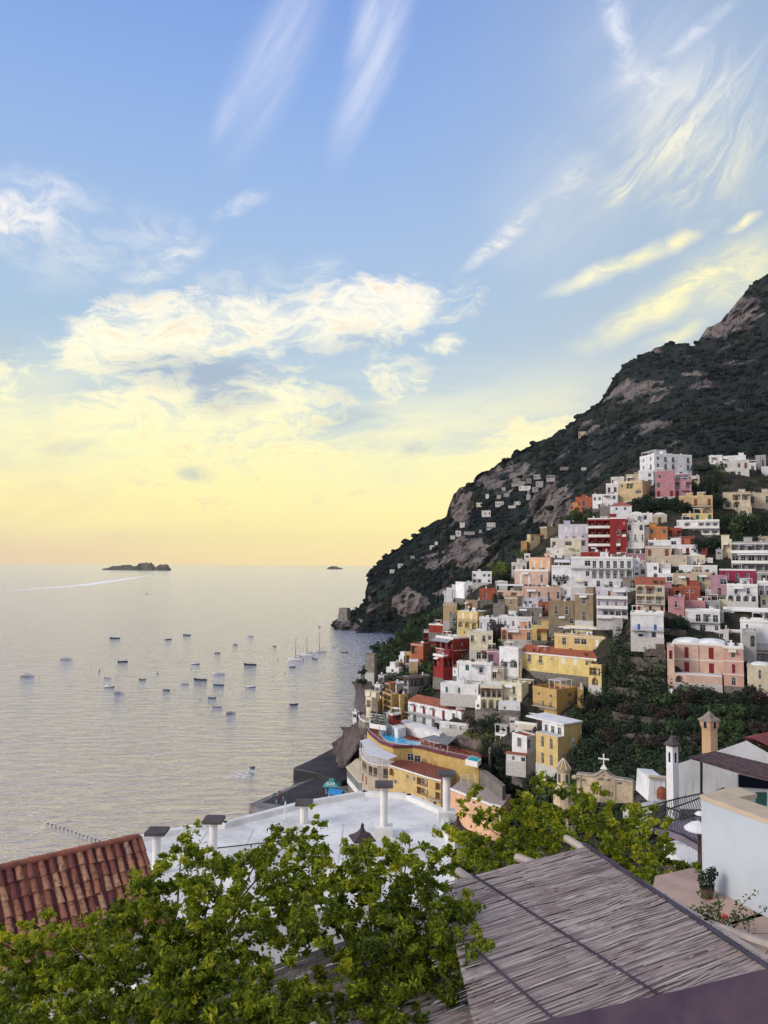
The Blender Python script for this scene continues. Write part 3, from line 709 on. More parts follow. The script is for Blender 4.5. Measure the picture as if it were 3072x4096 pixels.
B(2, 745, 880, 880, 478, 560, 'mauve', 'WW', '', 'Fn', 'glazed mauve rooftop pavilion above the wide loggia wing')
B(2, 895, 985, 985, 500, 640, 'beige', 'A', '', 'Fn', 'beige garden arch between the mauve wing and the cypresses')
B(2, 1150, 1475, 1475, 350, 520, 'offwhite', '.w.wn|.RRw.', '', 'F', 'long white villa on the ridge at the top right of town', name='villa')
B(2, 1075, 1210, 1210, 305, 405, 'white', 'o.', '', 'F', 'white upper annexe at the left end of the long ridge villa')
B(2, 1215, 1440, 1440, 305, 365, 'white', '...', '', 'F', 'white rooftop storey on the long ridge villa, right of its annexe')
B(2, 1470, 1545, 1545, 380, 460, 'white', 'w', '', 'F', 'tiny white cottage at the right end of the long ridge villa')
B(2, 1535, 1640, 1640, 305, 440, 'grey', '.w', '', 'F', 'grey cube house right of the tiny ridge cottage, near the frame edge')
B(2, 1592, 1680, 1680, 420, 490, 'white', '..', '', 'F', 'white walled terrace house cut by the right edge, high up')
B(2, 1215, 1490, 1490, 668, 885, 'beige', '.RR|LL.|.w.o', '', 'F', 'beige house with open upper loggia below the bare brown slope', name='villa')
B(2, 1465, 1700, 1700, 675, 865, 'beige', 'd.d|..o', '', 'F', 'beige house with two tall windows, beside the loggia villa at right edge')
B(2, 1370, 1500, 1500, 800, 880, 'beige', 'o.o', '', 'Fn', 'low beige basement terrace under the open upper loggia', dd=-4)
B(2, 780, 1115, 1115, 705, 900, 'tan', 'n.n.n=|LLL', '', 'F', 'tan house with three brown shutters over a row of arches', name='villa')
B(2, 812, 1115, 1115, 870, 945, 'yellow', 'g.g.g', '', 'Fn', 'low yellow floor with green shutters under the tan arched house', dd=-3)
r = B(2, 760, 1180, 1180, 945, 1095, 'white', '.R.RRR=|RRRRR', '', 'F', 'white terraced hotel of two wide loggia rows below the tan arches', name=H_, rail='trim')
B(2, 100, 315, 315, 795, 915, 'white', '.w.w.|.....', '', 'T', 'white cottage with a pink tiled roof high on the left of town')
B(2, 0, 100, 100, 800, 910, 'stone', '..', '', 'Fn', 'old stone wall house beside the white cottage with pink tiles')
# red hotel
r = B(2, -118, 105, 105, 930, 1285, 'red', 'RRR=|RRR=|LLL=|RR.=', '', 'F', 'red hotel wing with stacked white balconies, left part of the red pair', name=H_, rail='trim')
r = B(2, 98, 268, 268, 925, 1285, 'red', '..o|.aA|.d.|.A.', '', 'F', 'red hotel wing with white framed arched windows, right part of the red pair', name=H_, rail='trim', dd=-3)
B(2, -190, 110, 110, 1255, 1340, 'red', '......', '', 'Fn', 'long blank red retaining wall base under the stacked white balconies', dd=-2)
B(2, 262, 440, 440, 970, 1232, 'offwhite', 'a.a|d.d.d|....', '', 'F', 'grey white house with two arched windows just right of the red hotel')
B(2, 290, 428, 428, 885, 975, 'white', '.A', '', 'V', 'white vaulted house with one red arch above the two arched windows')
B(2, 424, 520, 520, 880, 990, 'white', 'A.|.o', '', 'F', 'white narrow house with small arch between two vaulted houses')
B(2, 518, 662, 662, 895, 1000, 'beige', '.A.', '', 'V', 'beige vaulted house with a single dark arched window')
B(2, 482, 668, 668, 1015, 1160, 'orange', 'g.g|..o', '', 'F', 'orange house with two green shutters in the upper town', rel=0)
B(2, 438, 486, 486, 1020, 1190, 'beige', '.|o', '', 'F', 'slim beige wall house on the left of the orange house')
B(2, 664, 806, 806, 1025, 1115, 'brick', 'R.R', '', 'F', 'brick red low house attached to the right of the orange house')
B(2, 800, 935, 935, 1105, 1195, 'brick', 'r.R', '', 'Ts', 'brick red cottage with sloping tile roof beneath the white terraced hotel', dd=-3)
B(2, 478, 700, 700, 1148, 1215, 'white', 'R...', '', 'F', 'white terrace house directly below the orange house', dd=-2)
B(2, 700, 815, 815, 1130, 1200, 'white', 'W.', '', 'F', 'small white house below the brick red low house', dd=-1)
B(2, 448, 705, 705, 1205, 1400, 'beige', 'n.n|o.o', '', 'F', 'pinkish beige house with two brown shutters, centre of the upper town')
B(2, 702, 965, 965, 1195, 1290, 'white', 'W.r.', '', 'F', 'white house with two dark openings right of the pinkish beige house')
B(2, 700, 860, 860, 1285, 1400, 'beige', '..o', '', 'Fn', 'beige blank wall house under the white house with dark openings', dd=-1)
B(2, 845, 1040, 1040, 1300, 1400, 'cream', '...o', '', 'Fd', 'cream walled garden house with low white dome')
B(2, 1200, 1305, 1305, 1140, 1345, 'cream', 'A', '', 'F', 'cream tower like wall with one tall dark arch, left of the balcony hotel')
r = B(2, 1298, 1700, 1700, 1165, 1470, 'grey', 'RRRRR=|WdWdW=|RRRRR=', '', 'F', 'grey hotel with three long balcony rows and white partitions at right edge', name=H_, rail='trim')
awning(r[0], -r[1] + 2, -1, 0, r[3] * .66, 1.6, .3, M['canvasw'], posts=False)
B(2, 780, 1160, 1160, 1400, 1500, 'white', 'o.W.w.', '', 'F', 'long low white house between the cream dome and the magenta house')
B(2, 455, 580, 580, 1375, 1530, 'white', '.w|.A', '', 'F', 'plain white cube house right of the big white central hotel')
B(2, 385, 460, 460, 1400, 1500, 'offwhite', 'w', '', 'F', 'narrow off-white house squeezed left of the plain white cube')
B(2, 578, 725, 725, 1480, 1560, 'white', '.W', '', 'F', 'low white house stepping down right of the plain white cube')
B(2, 270, 455, 455, 1270, 1345, 'mauve', 'ww.', '', 'Fn', 'dim mauve house behind the roof of the big central hotel')
B(2, 1180, 1540, 1540, 1440, 1590, 'magenta', '.a.a.a.', '', 'F', 'magenta house with three white rimmed arched windows', name='villa')
B(2, 1535, 1700, 1700, 1455, 1600, 'grey', '.RR', '', 'F', 'grey terrace house right of the magenta house, cut by the frame')
B(2, 898, 1098, 1098, 1470, 1665, 'beige', '.gg.|..o.', '', 'F', 'beige house with paired green shutters left of the magenta house')
B(2, 725, 900, 900, 1480, 1600, 'beige', '..r', '', 'F', 'beige windowless looking house left of the paired green shutters')
B(2, 1098, 1262, 1262, 1500, 1690, 'mauve', '.W|.A.', '', 'F', 'mauve house with white rimmed arched door under the magenta house', dd=-3)
B(2, 1255, 1560, 1560, 1590, 1760, 'white', '.d.d.|LALA', '', 'F', 'white house with large ground arches below the magenta house', dd=-6, name='villa')
B(2, 1555, 1700, 1700, 1560, 1700, 'white', 'RR', '', 'F', 'white covered terrace house right of the large ground arches', dd=-6)
B(2, 785, 990, 990, 1610, 1745, 'brick', '.ww.|...o', '', 'F', 'orange red house with a double white window near the town centre')
B(2, 655, 790, 790, 1615, 1720, 'brick', 'r.R', '', 'F', 'dark red recessed house left of the double white window', dd=2)
# middle left, under the cliffs
B(1, 1425, 1590, 1590, 690, 790, 'brick', '.w.', '', 'F', 'orange and red house furthest up left, against the mountain cliff')
B(1, 1395, 1490, 1490, 770, 840, 'orange', 'A', '', 'Fn', 'small orange annexe below the red house against the cliff', dd=-3)
B(1, 1588, 1680, 1680, 665, 800, 'white', 'ww|.d', '', 'F', 'slim white house right of the orange and red cliff house')
B(1, 1090, 1155, 1270, 968, 1100, 'brown', '.|.', 'w.|..', 'Fg', 'brown flat block house at the top left corner of town', rel=60)
B(1, 968, 1000, 1090, 1035, 1200, 'tan', '.|.', 'w.|..', 'Ts', 'tan narrow house with sloping roof left of the brown block', rel=60)
B(1, 910, 970, 970, 1110, 1230, 'ochre', '.|a', '', 'F', 'ochre cottage with one arched window at the left tip of the row')
B(1, 1190, 1325, 1325, 1082, 1170, 'cream', 'dd', '', 'F', 'pale yellow house with two green glazed doors below the brown block')
B(1, 1320, 1480, 1480, 1085, 1230, 'cream', 'W.|..o', '', 'F', 'cream house with wide brown opening right of the pale yellow house')
B(1, 1150, 1325, 1325, 1165, 1245, 'offwhite', 'o.o.', '', 'Fn', 'off-white basement floor under the pale yellow house', dd=-2)
B(1, 1265, 1560, 1560, 950, 1100, 'lilac', '.v.v.v|......', '', 'F', 'lilac house with three white shutters left of the red hotel')
B(1, 1480, 1660, 1660, 1080, 1215, 'lilac', 'R.R.|....', '', 'F', 'lilac arcade house between the white shuttered house and red base wall', dd=-2)
B(1, 1155, 1330, 1330, 1225, 1270, 'white', 'a.a.a', '', 'Fn', 'low white arcade strip above the white central hotel roof', dd=-3)
# salmon pair, white hotel row (zoom 4)
B(4, 600, 833, 885, 92, 235, 'salmon', '.v.v.v', '.', 'F', 'salmon house with three white shuttered windows on the middle left', rel=20)
B(4, 438, 808, 832, 232, 400, 'peach', '.v.v..w.', '.', 'F', 'peach house with small awnings under the salmon house', rel=14, dd=-4, trim=True)
B(4, 545, 610, 610, 50, 100, 'white', 'w', '', 'F', 'small white rooftop room above the salmon house')
B(4, 405, 570, 570, 150, 250, 'offwhite', 'w.w', '', 'F', 'off-white stepped house left of the salmon house, among shrubs')
r = B(4, 848, 1062, 1062, 185, 400, 'white', '....|d.d.|.A..', '', 'F', 'white left wing of the central hotel with a roofed terrace', name=H_)
awning(r[0], -r[1] + 1, -.3, 6, r[3] + 2.9, 6, .9, M['canvasw'])
r = B(4, 1060, 1748, 1748, 92, 440, 'white', '..WDDDDDD=|..wLLLLLL|..w.a.w.W.', '', 'F', 'large white central hotel with a row of arched balconies', name=H_, rail='ironw')
B(2, 330, 395, 395, 1330, 1500, 'white', 'o|o|w', '', 'F', 'white rounded end tower on the right of the central hotel', dd=-2)
B(4, 530, 948, 948, 425, 580, 'peach', '.w.d.d.w', '', 'F', 'long peach house with four tall windows below the awning house')
B(4, 945, 1060, 1060, 420, 520, 'white', '.w.', '', 'F', 'little white house with green shutter right of the long peach house')
B(4, 1055, 1150, 1150, 385, 500, 'white', 'ww', '', 'F', 'white cubic annexe beside the tall white rooftop room', dd=-2)
B(4, 1145, 1330, 1352, 365, 500, 'white', '.d.', '.', 'F', 'white penthouse standing on the grey brown tower block', rel=20, dd=-3)
B(4, 1105, 1308, 1345, 487, 800, 'brown', '.w.|.D.', '.|.', 'Fn', 'grey brown tower block with white framed windows in mid town', rel=20, dd=-4, name='apartment_building')
B(4, 815, 1107, 1107, 590, 850, 'brown', '.d.d.|...w', '', 'F', 'grey brown lower wing left of the tower block, two balcony windows', dd=-5)
r = B(4, 1345, 1690, 1690, 435, 760, 'lilac', 'o.n..w=|w.w.w.w=|.RRWR=', '', 'F', 'lilac white hotel with three terraces right of the grey brown tower', name=H_, rail='trim')
awning(r[0], -r[1] * .45, -.5, 0, r[3] * .97, 1.4, .4, M['canvasw'], posts=False)
B(4, 325, 470, 540, 530, 730, 'brown', 'w|o', '.|.', 'F', 'brown stone tower carrying a restaurant terrace', rel=30)
r = B(4, 245, 545, 560, 455, 540, 'peach', 'R.R.', '.', 'Fn', 'peach restaurant terrace with a long canopy and white chairs', rel=14, dd=-1)
awning(r[0], -r[1], -.2, 3, r[3] + 2.7, 4.5, .3, M['canvasw'])
B(4, 475, 810, 810, 545, 650, 'lilac', '.wg.gW', '', 'F', 'pale lilac house with green shutter under the long peach house')
B(4, 470, 745, 745, 640, 770, 'stone', 'w.w.', '', 'Fn', 'rough stone house with barred windows in the middle of town')
B(4, 700, 815, 815, 590, 760, 'brick', 'd|.', '', 'F', 'dark red side house wedged between stone house and brown wing', dd=2)
B(4, 50, 250, 268, 765, 880, 'white', '.w.w', '.', 'F', 'white house with long roof lettering board left of the pink arcade', rel=18)
B(4, 268, 628, 628, 755, 880, 'white', '.w.w.o.w', '', 'F', 'white house row standing on the pink arcade')
B(4, 290, 628, 628, 875, 1010, 'salmon', 'LL..d', '', 'Fn', 'pink arcade with two dark arches under the white house row', dd=-1.5)
B(4, 627, 905, 905, 855, 1020, 'yellow', '.R.R.', '', 'F', 'yellow flat roofed house with two brown loggias, centre of town')
r = B(4, 935, 1470, 1520, 860, 1000, 'yellow', '.RwR..RR', '.', 'Fn', 'upper yellow villa with terracotta roof and two glazed terraces', rel=22, dd=11, name='villa', trim=False)
mb = MB(); tileroof(mb, -r[1] * .68, .2, 1, r[2] + 2, r[3] + .06, 2.6, kind='shed'); mb.build('roof', M['terracotta'], r[0])
awning(r[0], -r[1], -.3, 0, r[3] - .3, 1.2, .3, M['canvasw'], posts=False)
r = B(4, 880, 1468, 1580, 975, 1210, 'yellow', '.D.WW.v.|..n.....', '.|.', 'F', 'lower yellow villa floor with wide glazed doors and a buttressed side', rel=22, name='villa', dd=7)
B(4, 742, 880, 885, 965, 1120, 'yellow', '.r.|.r.', '.', 'Fd', 'small yellow tower with two red shutters left of the yellow villa', rel=15, dd=9)
r = B(4, 512, 1345, 1400, 1200, 1430, 'yellow', '.d.d.o.v.v.w.|...........', '.|.', 'Fn', 'long yellow house with a red tiled roof and five balconies', rel=24, name='apartment_building', trim=False)
mb = MB(); tileroof(mb, -r[1], 0, 0, r[2], r[3] + .06, 2.2, kind='shed'); mb.build('roof', M['terracotta'], r[0])
tb = MB(); tb.box(-r[1] - .2, .2, -.22, -.003, r[3] - .55, r[3] + .02); tb.box(-r[1] - .05, -r[1] + .7, -.1, -.003, 0, r[3] - .56); tb.box(-.7, .05, -.1, -.003, 0, r[3] - .56); tb.build('cornice', M['trim'], r[0])
r = B(4, 1255, 1400, 1535, 1290, 1520, 'yellow', 'R|A', '..|w.', 'F', 'yellow arched gatehouse at the right end of the long yellow house', rel=35, dd=-3)
B(4, 512, 520, 520, 1300, 1300.1, 'yellow', '.', '', 'Fn', 'x x x x') if 0 else None
B(4, 472, 515, 515, 1220, 1400, 'yellow', 'w|.', '', 'F', 'narrow yellow strip house at the left end of the long yellow house')
r = B(4, 270, 482, 530, 1100, 1420, 'white', '...|LL|...', '.|.|.', 'F', 'white house with two open arches left of the long yellow house', rel=25)
B(4, 520, 700, 700, 1060, 1130, 'mauve', '..', '', 'Fn', 'dim mauve shed roof between the white arches and yellow tower', dd=5)
# zoom 5, right side of the middle town
r = B(5, 250, 560, 560, 375, 680, 'beige', 'LLw|RRR=|r.r.r=', '', 'Fn', 'beige house with terracotta roof strip, arched loggias and red shutters', name='apartment_building', rail='ironw')
mb = MB(); tileroof(mb, -r[1], 0, .3, 5.5, r[3] + .06, 2.4, kind='shed'); mb.build('roof', M['terracotta'], r[0])
r = B(5, 195, 548, 548, 690, 950, 'white', '.......|.b..b.=|.L.L.', '', 'F', 'white house with blue doors and blue balcony over two arches', name='apartment_building', rail='blue_rail', dd=-5)
B(5, 105, 252, 252, 305, 420, 'stone', '.A', '', 'F', 'dark stone house with one big arch beside the terracotta roof strip')
B(5, 595, 768, 768, 520, 720, 'rose', '.d.|...', '', 'F', 'rose pink small house with one balcony right of the beige loggia house')
B(5, 765, 990, 990, 560, 670, 'rose', 'oo.w.', '', 'F', 'low pinkish house with tiny windows right of the rose house')
B(5, 655, 770, 770, 500, 560, 'white', '..', '', 'Fd', 'white domed hut on top of the rose pink small house')
B(5, 985, 1150, 1150, 555, 680, 'grey', 'W.w', '', 'F', 'grey shaded house left of the yellow green canopy')
B(5, 1140, 1272, 1272, 545, 650, 'cream', '..', '', 'F', 'cream box house with a yellow green canopy roof', rc=M['leafy'])
r = B(5, 780, 1150, 1150, 665, 890, 'white', '.DRD=|w.W.w', '', 'F', 'white two storey house with dark glazed doors above the pink mansion', name='villa')
B(5, 1225, 1530, 1530, 560, 640, 'stone', '..A.', '', 'Fn', 'low stone wall house beneath the large white arches')
r = B(5, 1185, 1720, 1720, 640, 770, 'white', '.RRRR=', '', 'F', 'long white veranda hotel at right, with a white canopy', name=H_, dd=2)
awning(r[0], -r[1] * .8, 0, 0, r[3] * .95, 1.6, .3, M['canvasw'], posts=False)
B(5, 1365, 1720, 1720, 770, 1020, 'white', '.D.....|......', '', 'F', 'pale white block below the long veranda hotel at right', dd=-6)
B(5, 1388, 1535, 1535, 890, 1040, 'grey', '.A', '', 'F', 'grey rounded house with one dark arch right of the pink mansion', dd=-14)
B(5, 1580, 1720, 1720, 500, 620, 'cream', 'w.', '', 'F', 'small cream house at the right edge above the white canopy')
B(5, 930, 1060, 1060, 500, 560, 'mauve', 'AA', '', 'Fn', 'dusky mauve wall with two niches right of the orange red house')
# pink mansion group
r = B(5, 662, 1192, 1192, 1020, 1360, 'peach', '.r..S.|.S..S.=', '', 'F', 'big pink mansion with four red shuttered doors, lower right of town', name='villa', trim=True, dd=0, below=2, par=.4)
mp = r
db = MB()
for cx in (-r[1] * .72, -r[1] * .24): db.lathe((cx, 5, r[3] + .05), [(4.4 * math.cos(t * PI / 12), 1.4 * math.sin(t * PI / 12)) for t in range(7)])
db.build('dome', M['roofwhite'], r[0], True)
B(5, 662, 1172, 1172, 1355, 1460, 'peach', 'L....', '', 'Fn', 'pink arched basement wall under the red shuttered mansion', dd=-1.6, extras=0)
B(5, 585, 665, 665, 1045, 1450, 'peach', 'r|.|.', '', 'F', 'tall narrow pink wing at the left of the red shuttered mansion', dd=-1)
B(5, 1185, 1405, 1405, 1050, 1480, 'pink', '.w.|.r.|.a.', '', 'F', 'dusty pink wing with white framed windows right of the red shuttered mansion', trim=True, dd=-1, name='villa')
B(5, 980, 1180, 1180, 900, 1030, 'white', '..o', '', 'F', 'white rooftop block behind the mansion domes', dd=7)
B(5, 1195, 1395, 1395, 870, 1055, 'white', '...|.W.', '', 'F', 'white roof terrace house behind the dusty pink wing', dd=7, trim=True)
B(5, 1400, 1510, 1510, 1090, 1260, 'brick', '..|..', '', 'Fn', 'dark red retaining wall tower right of the dusty pink wing', dd=6, extras=0)
B(5, 1440, 1720, 1720, 1262, 1570, 'cream', '..a..|..a..', '', 'Fd', 'cream house with arched windows and low dome at the right edge', name='villa')
# zoom 3, left edge of the town
B(3, 1150, 1262, 1262, 375, 510, 'white', '..|.a', '', 'F', 'white stepped house at the far left of the upper row')
B(3, 1240, 1325, 1440, 315, 470, 'white', '.|.', '.ww.|....', 'F', 'big bright white cube house at the left of town', rel=58)
B(3, 1395, 1580, 1580, 215, 320, 'white', 'w.ww|RR.w', '', 'F', 'white terraced house with railings below the yellow green tree')
B(3, 1128, 1152, 1152, 425, 560, 'offwhite', '.|.', '', 'Fn', 'thin white terrace tower left of the stepped house')
B(3, 1462, 1615, 1615, 378, 480, 'brick', '.w..', '', 'F', 'terracotta coloured flat house with one window right of the bright cube')
B(3, 1615, 1730, 1730, 310, 400, 'offwhite', 'R..', '', 'Fd', 'white domed kiosk house above the terracotta coloured flat house')
r = B(3, 1328, 1445, 1562, 485, 600, 'brown', '.r.', '.r.', 'F', 'brown top storey with red shutters on the yellow corner house', rel=45, par=.3)
r = B(3, 1252, 1447, 1550, 585, 775, 'yellow', '.v.v.=|LLA', '..|..', 'Fn', 'yellow corner house with balcony above three arches, left side of town', rel=30, dd=-2)
B(3, 1255, 1390, 1390, 740, 830, 'yellow', '.o.', '', 'Fn', 'yellow basement under the three arches of the corner house', dd=-3)
B(3, 1120, 1250, 1250, 520, 680, 'tan', '..|.w', '', 'F', 'tan stone house left of the yellow corner house')
B(3, 1180, 1245, 1245, 610, 700, 'grey', '.w', '', 'Ts', 'grey pitched shed between the tan stone and yellow corner houses', dd=-2, rc=M['roofgrey'])
B(3, 1465, 1560, 1560, 655, 780, 'white', 'w.d', '', 'F', 'white gabled terrace house under the brown top storey', dd=-4)
B(3, 1370, 1590, 1590, 790, 960, 'cream', 'd.dw|...w', '', 'F', 'cream terrace house with tall windows right of the red hotel', dd=-2)
B(3, 1430, 1540, 1540, 940, 1060, 'cream', 'WW', '', 'F', 'cream bay with two pale blue windows below the terrace house', dd=-2)
B(3, 1540, 1660, 1660, 960, 1110, 'mauve', 'R.', '', 'F', 'shaded mauve house right of the two pale blue windows')
# red group at left
r = B(3, 985, 1180, 1240, 720, 800, 'red', '...', '.', 'F', 'upper red house with white roof, furthest left of the red group', rel=25)
B(3, 938, 1050, 1050, 780, 900, 'red', 'RR|R.', '', 'Fg', 'red house of shaded verandas at the left of the red group', dd=-3)
r = B(3, 1050, 1212, 1385, 845, 1065, 'red', 'RRR|...', '.o.|.o.', 'F', 'large red hotel with pale corner bands and a tilted brown canopy', rel=52, name=H_, trim=True, dd=-9, below=7)
mb = MB(); mb.face((-r[1], -.1, r[3] - .2), (-.5, -.1, r[3] - .2), (-.5, -2.4, r[3] - 1.4), (-r[1], -2.4, r[3] - 1.4)); mb.build('canopy', M['roofgrey'], r[0])
r = B(3, 1025, 1120, 1210, 1010, 1230, 'red', 'R.|..', 'RR|..', 'Fg', 'lower red wing with glazed veranda corner above the palm garden', rel=50, dd=-13)
B(3, 815, 930, 1000, 900, 1090, 'brick', 'R.|..', '.|.', 'Fg', 'brick red terrace house with wooden deck left of the palm garden', rel=35)
B(3, 765, 850, 940, 985, 1090, 'ochre', 'R.', '.w.', 'F', 'ochre house stepping down the left edge of town', rel=40)
B(3, 700, 745, 790, 1015, 1090, 'white', 'w', '.', 'F', 'tiny white house perched at the left town edge', rel=40)
B(3, 640, 700, 740, 1080, 1140, 'ochre', 'R', '.', 'F', 'little ochre terrace house below the tiny perched white one', rel=40)
B(3, 580, 700, 740, 1120, 1180, 'white', '.w.', '.', 'Fn', 'low white walled terrace at the left town edge', rel=30)
B(3, 795, 880, 880, 1060, 1180, 'tan', '.|.', '', 'Fn', 'tan buttress house under the ochre house', extras=0)
B(3, 505, 560, 600, 1200, 1290, 'grey', 'R', '.', 'Fg', 'grey canopied terrace house on the cliff top', rel=40)
B(3, 470, 520, 545, 1290, 1370, 'white', 'R', '.', 'F', 'white pavilion on the cliff top terrace', rel=40)
B(3, 390, 440, 500, 1410, 1500, 'cream', 'R', '.', 'F', 'cream cottage with white roof at the cliff edge', rel=50, D=292)
r = B(3, 745, 790, 1000, 1215, 1390, 'grey', 'R|R', 'RRR.|....', 'Fg', 'broad grey roofed hall with open timber terrace, lower left of town', rel=60)
mb = MB(); mb.box(-r[1] - 1, 3, -3, r[2] * .8, r[3] + .06, r[3] + .3); mb.build('canopy', M['wood'], r[0])
B(3, 615, 680, 790, 1280, 1395, 'offwhite', 'w', '....', 'F', 'white terrace block left of the grey roofed hall', rel=60, dd=3)
# white houses under the red group
B(3, 1250, 1580, 1600, 1085, 1260, 'white', '.g.d.|...', '.', 'F', 'white house with dark green door and flat roof below the red group', rel=12)
B(3, 1210, 1330, 1365, 1115, 1215, 'white', 'o.d', '.', 'Ts', 'white annexe with brown lean-to roof below the red group', rel=20, dd=-3)
B(3, 1575, 1700, 1700, 1120, 1240, 'beige', 'a.', '', 'F', 'beige domed terrace house right of the green door house')
B(3, 1095, 1450, 1480, 1295, 1390, 'white', '.g..g...o', '.', 'F', 'long white house with two dark green shutters', rel=12, dd=-3)
B(3, 1095, 1280, 1450, 1255, 1300, 'offwhite', '...', '...', 'Fn', 'roof garden room on the long white house', rel=45, dd=0)
# cream house with loggia (zoom 7)
r = B(7, 60, 300, 300, 130, 385, 'cream', 'RRRR|LLL', '', 'F', 'cream house with glazed upper gallery over two tall arches', name='villa', dd=0)
awning(r[0], -r[1], 0, 0, r[3] + .4, 2., .5, M['canvas'], posts=False)
B(7, 295, 515, 592, 110, 345, 'cream', 'o.d.|.w.w.', '.|.', 'F', 'cream block with blue roof tank right of the glazed gallery', rel=25)
B(7, 258, 500, 500, 335, 410, 'white', '.w..o', '', 'Fn', 'white lean-to with dark red roof below the cream block', below=1.5, dd=-4, rc=M['red'])
B(7, 5, 60, 130, 305, 390, 'white', 'w', '..', 'F', 'small white outhouse left of the glazed gallery terrace', rel=45, dd=-2)
# ochre terrace house
r = B(7, 640, 905, 1140, 200, 470, 'ochre', '.w..w.|..d.d.=|A.w...', '..W.|..W.|....', 'Ft', 'ochre house with a red paved roof terrace and white pergola', rel=40, name='apartment_building', dd=0, par=1.1, extras=0)
pergola(r[0], -r[1] * .55, -1.0, 3, r[2] - 2, r[3] + .1, 3.2, 14)
B(7, 1135, 1200, 1200, 180, 380, 'ochre', '.|.', '', 'F', 'slim ochre wall at the right of the terrace pergola house')
B(7, 480, 655, 655, 60, 250, 'brown', 'ww|..', '', 'Fn', 'brown shaded side house left of the ochre terrace house', dd=6)
# yellow and white block with arched windows
r = B(7, 675, 918, 1183, 690, 1060, 'yellow', '.a.a.|.a.a.', '..v.|..v.', 'Fn', 'yellow block with four arched windows and a plain ochre side', rel=42, name='apartment_building', below=12, extras=0, dd=-4)
yb_ = r
ub = MB(); ub.box(-r[1], 0, 2.6, r[2], r[3] + .051, r[3] + 3.1); ub.build('upper_floor', wallm('white'), r[0])
for k in range(3): putwin('door', 'd', 1.3, 2.1, 0, (-r[1] * (.2 + .3 * k), 2.55, r[3] + .1), 0, r[0])
ub = MB(); ub.box(-.02, .02, 0, 0, 0, 0) if 0 else None
rb = MB(); rb.box(-r[1] - 6, .3, 2.0, r[2] + .3, r[3] + 3.11, r[3] + 3.5); rb.build('roof', M['roofwhite'], r[0])
sd_ = MB(); sd_.box(.004, .02, 2.6, r[2], r[3] - .2, r[3] + 3.1); sd_.build('side_wall', wallm('yellow'), r[0])
railing(r[0], lambda u, d, z: (u - r[1], -d, z), 0, r[1], r[3] + .06, -.2, M['iron'])
B(7, 448, 760, 800, 455, 560, 'white', 'w..w..W.', '.', 'Fd', 'long white house with low vaulted domes above the yellow arched window block', rel=22, dd=4, extras=0)
B(7, 385, 450, 450, 490, 600, 'offwhite', 'W|.', '', 'F', 'slim off-white lookout room left of the long white vaulted house', dd=0)
r = B(7, 440, 682, 692, 560, 730, 'white', 'w.w.RR|.....', '.', 'F', 'white two level villa left of the yellow arched window block', rel=20, dd=-4, extras=0)
awning(r[0], -r[1] * .8, -.5, 0, r[3] - .1, 2.6, .7, M['canvas'])
r = B(7, 410, 575, 680, 690, 960, 'white', '.R.|....', 'R.|..', 'Ft', 'white house with big dark red corner shutter below the awning villa', rel=45, par=.3, dd=-9, below=8, extras=0)
r = B(7, 222, 345, 440, 660, 790, 'white', 'RR', 'RR', 'Fn', 'white balcony house with slatted roof frame left of the awning villa', rel=30, dd=2)
pergola(r[0], -r[1], -.2, .2, r[2] - .5, r[3] + .05, 2.6, 10, M['trim'])
B(7, 345, 560, 575, 890, 985, 'white', '.w.W', '.', 'Ts', 'white ground floor with brown awning under the dark red shutter', rel=15, dd=-11)

# small houses filling the rows between the larger ones
for z, x0, x1, yt, yb, c, f, lb in [(2, 1030, 1115, 1325, 1400, 'offwhite', 'w.', 'off-white hut below the blue tarpaulin garden'), (2, 1145, 1212, 1240, 1345, 'grey', 'w|.', 'grey narrow house left of the cream tower like wall'), (5, 560, 602, 420, 560, 'mauve', 'w|.', 'narrow mauve house squeezed right of the terracotta roof strip'),
    (5, 1140, 1240, 870, 960, 'offwhite', 'W.', 'off-white terrace room under the white two storey house'), (5, 1505, 1720, 1095, 1250, 'stone', '.w..', 'dark stone house at the right edge above the cream arched house'), (2, 960, 1060, 1230, 1300, 'brick', 'w.', 'small brick house right of the white dark-window house'),
    (2, 860, 960, 1330, 1400, 'offwhite', '.d', 'off-white house peeping under the cream domed garden house'), (4, 640, 820, 755, 860, 'stone', 'w.w', 'stone house behind the yellow flat roofed house'), (4, 200, 330, 620, 740, 'stone', '..', 'rough stone garden house left of the brown stone tower'),
    (2, 1560, 1700, 1110, 1180, 'beige', 'w.w', 'beige roof house at the right edge above the balcony hotel'), (5, 990, 1145, 440, 520, 'offwhite', 'w.o', 'off-white house between orange red and magenta rows'), (5, 0, 110, 745, 860, 'grey', '.o', 'grey basement house under the three terrace hotel'),
    (3, 1240, 1330, 1420, 1500, 'offwhite', 'w.', 'small off-white house behind the tiled villa roof'), (3, 1480, 1560, 1370, 1440, 'white', 'o.', 'white shed left of the cream gallery house'), (2, 560, 700, 1385, 1480, 'offwhite', 'w.w', 'off-white house beneath the pinkish beige one'),
    (5, 1150, 1190, 660, 800, 'grey', 'w|.', 'slim grey house between the two white hotels at right'), (2, 300, 380, 960, 1010, 'offwhite', 'o.', 'tiny off-white hut on the vault terrace'), (4, 470, 545, 1130, 1200, 'brick', '..', 'brick shed wall left of the red tiled long roof')]:
    B(z, x0, x1, x1, yt, yb, c, f, '', 'F', lb)

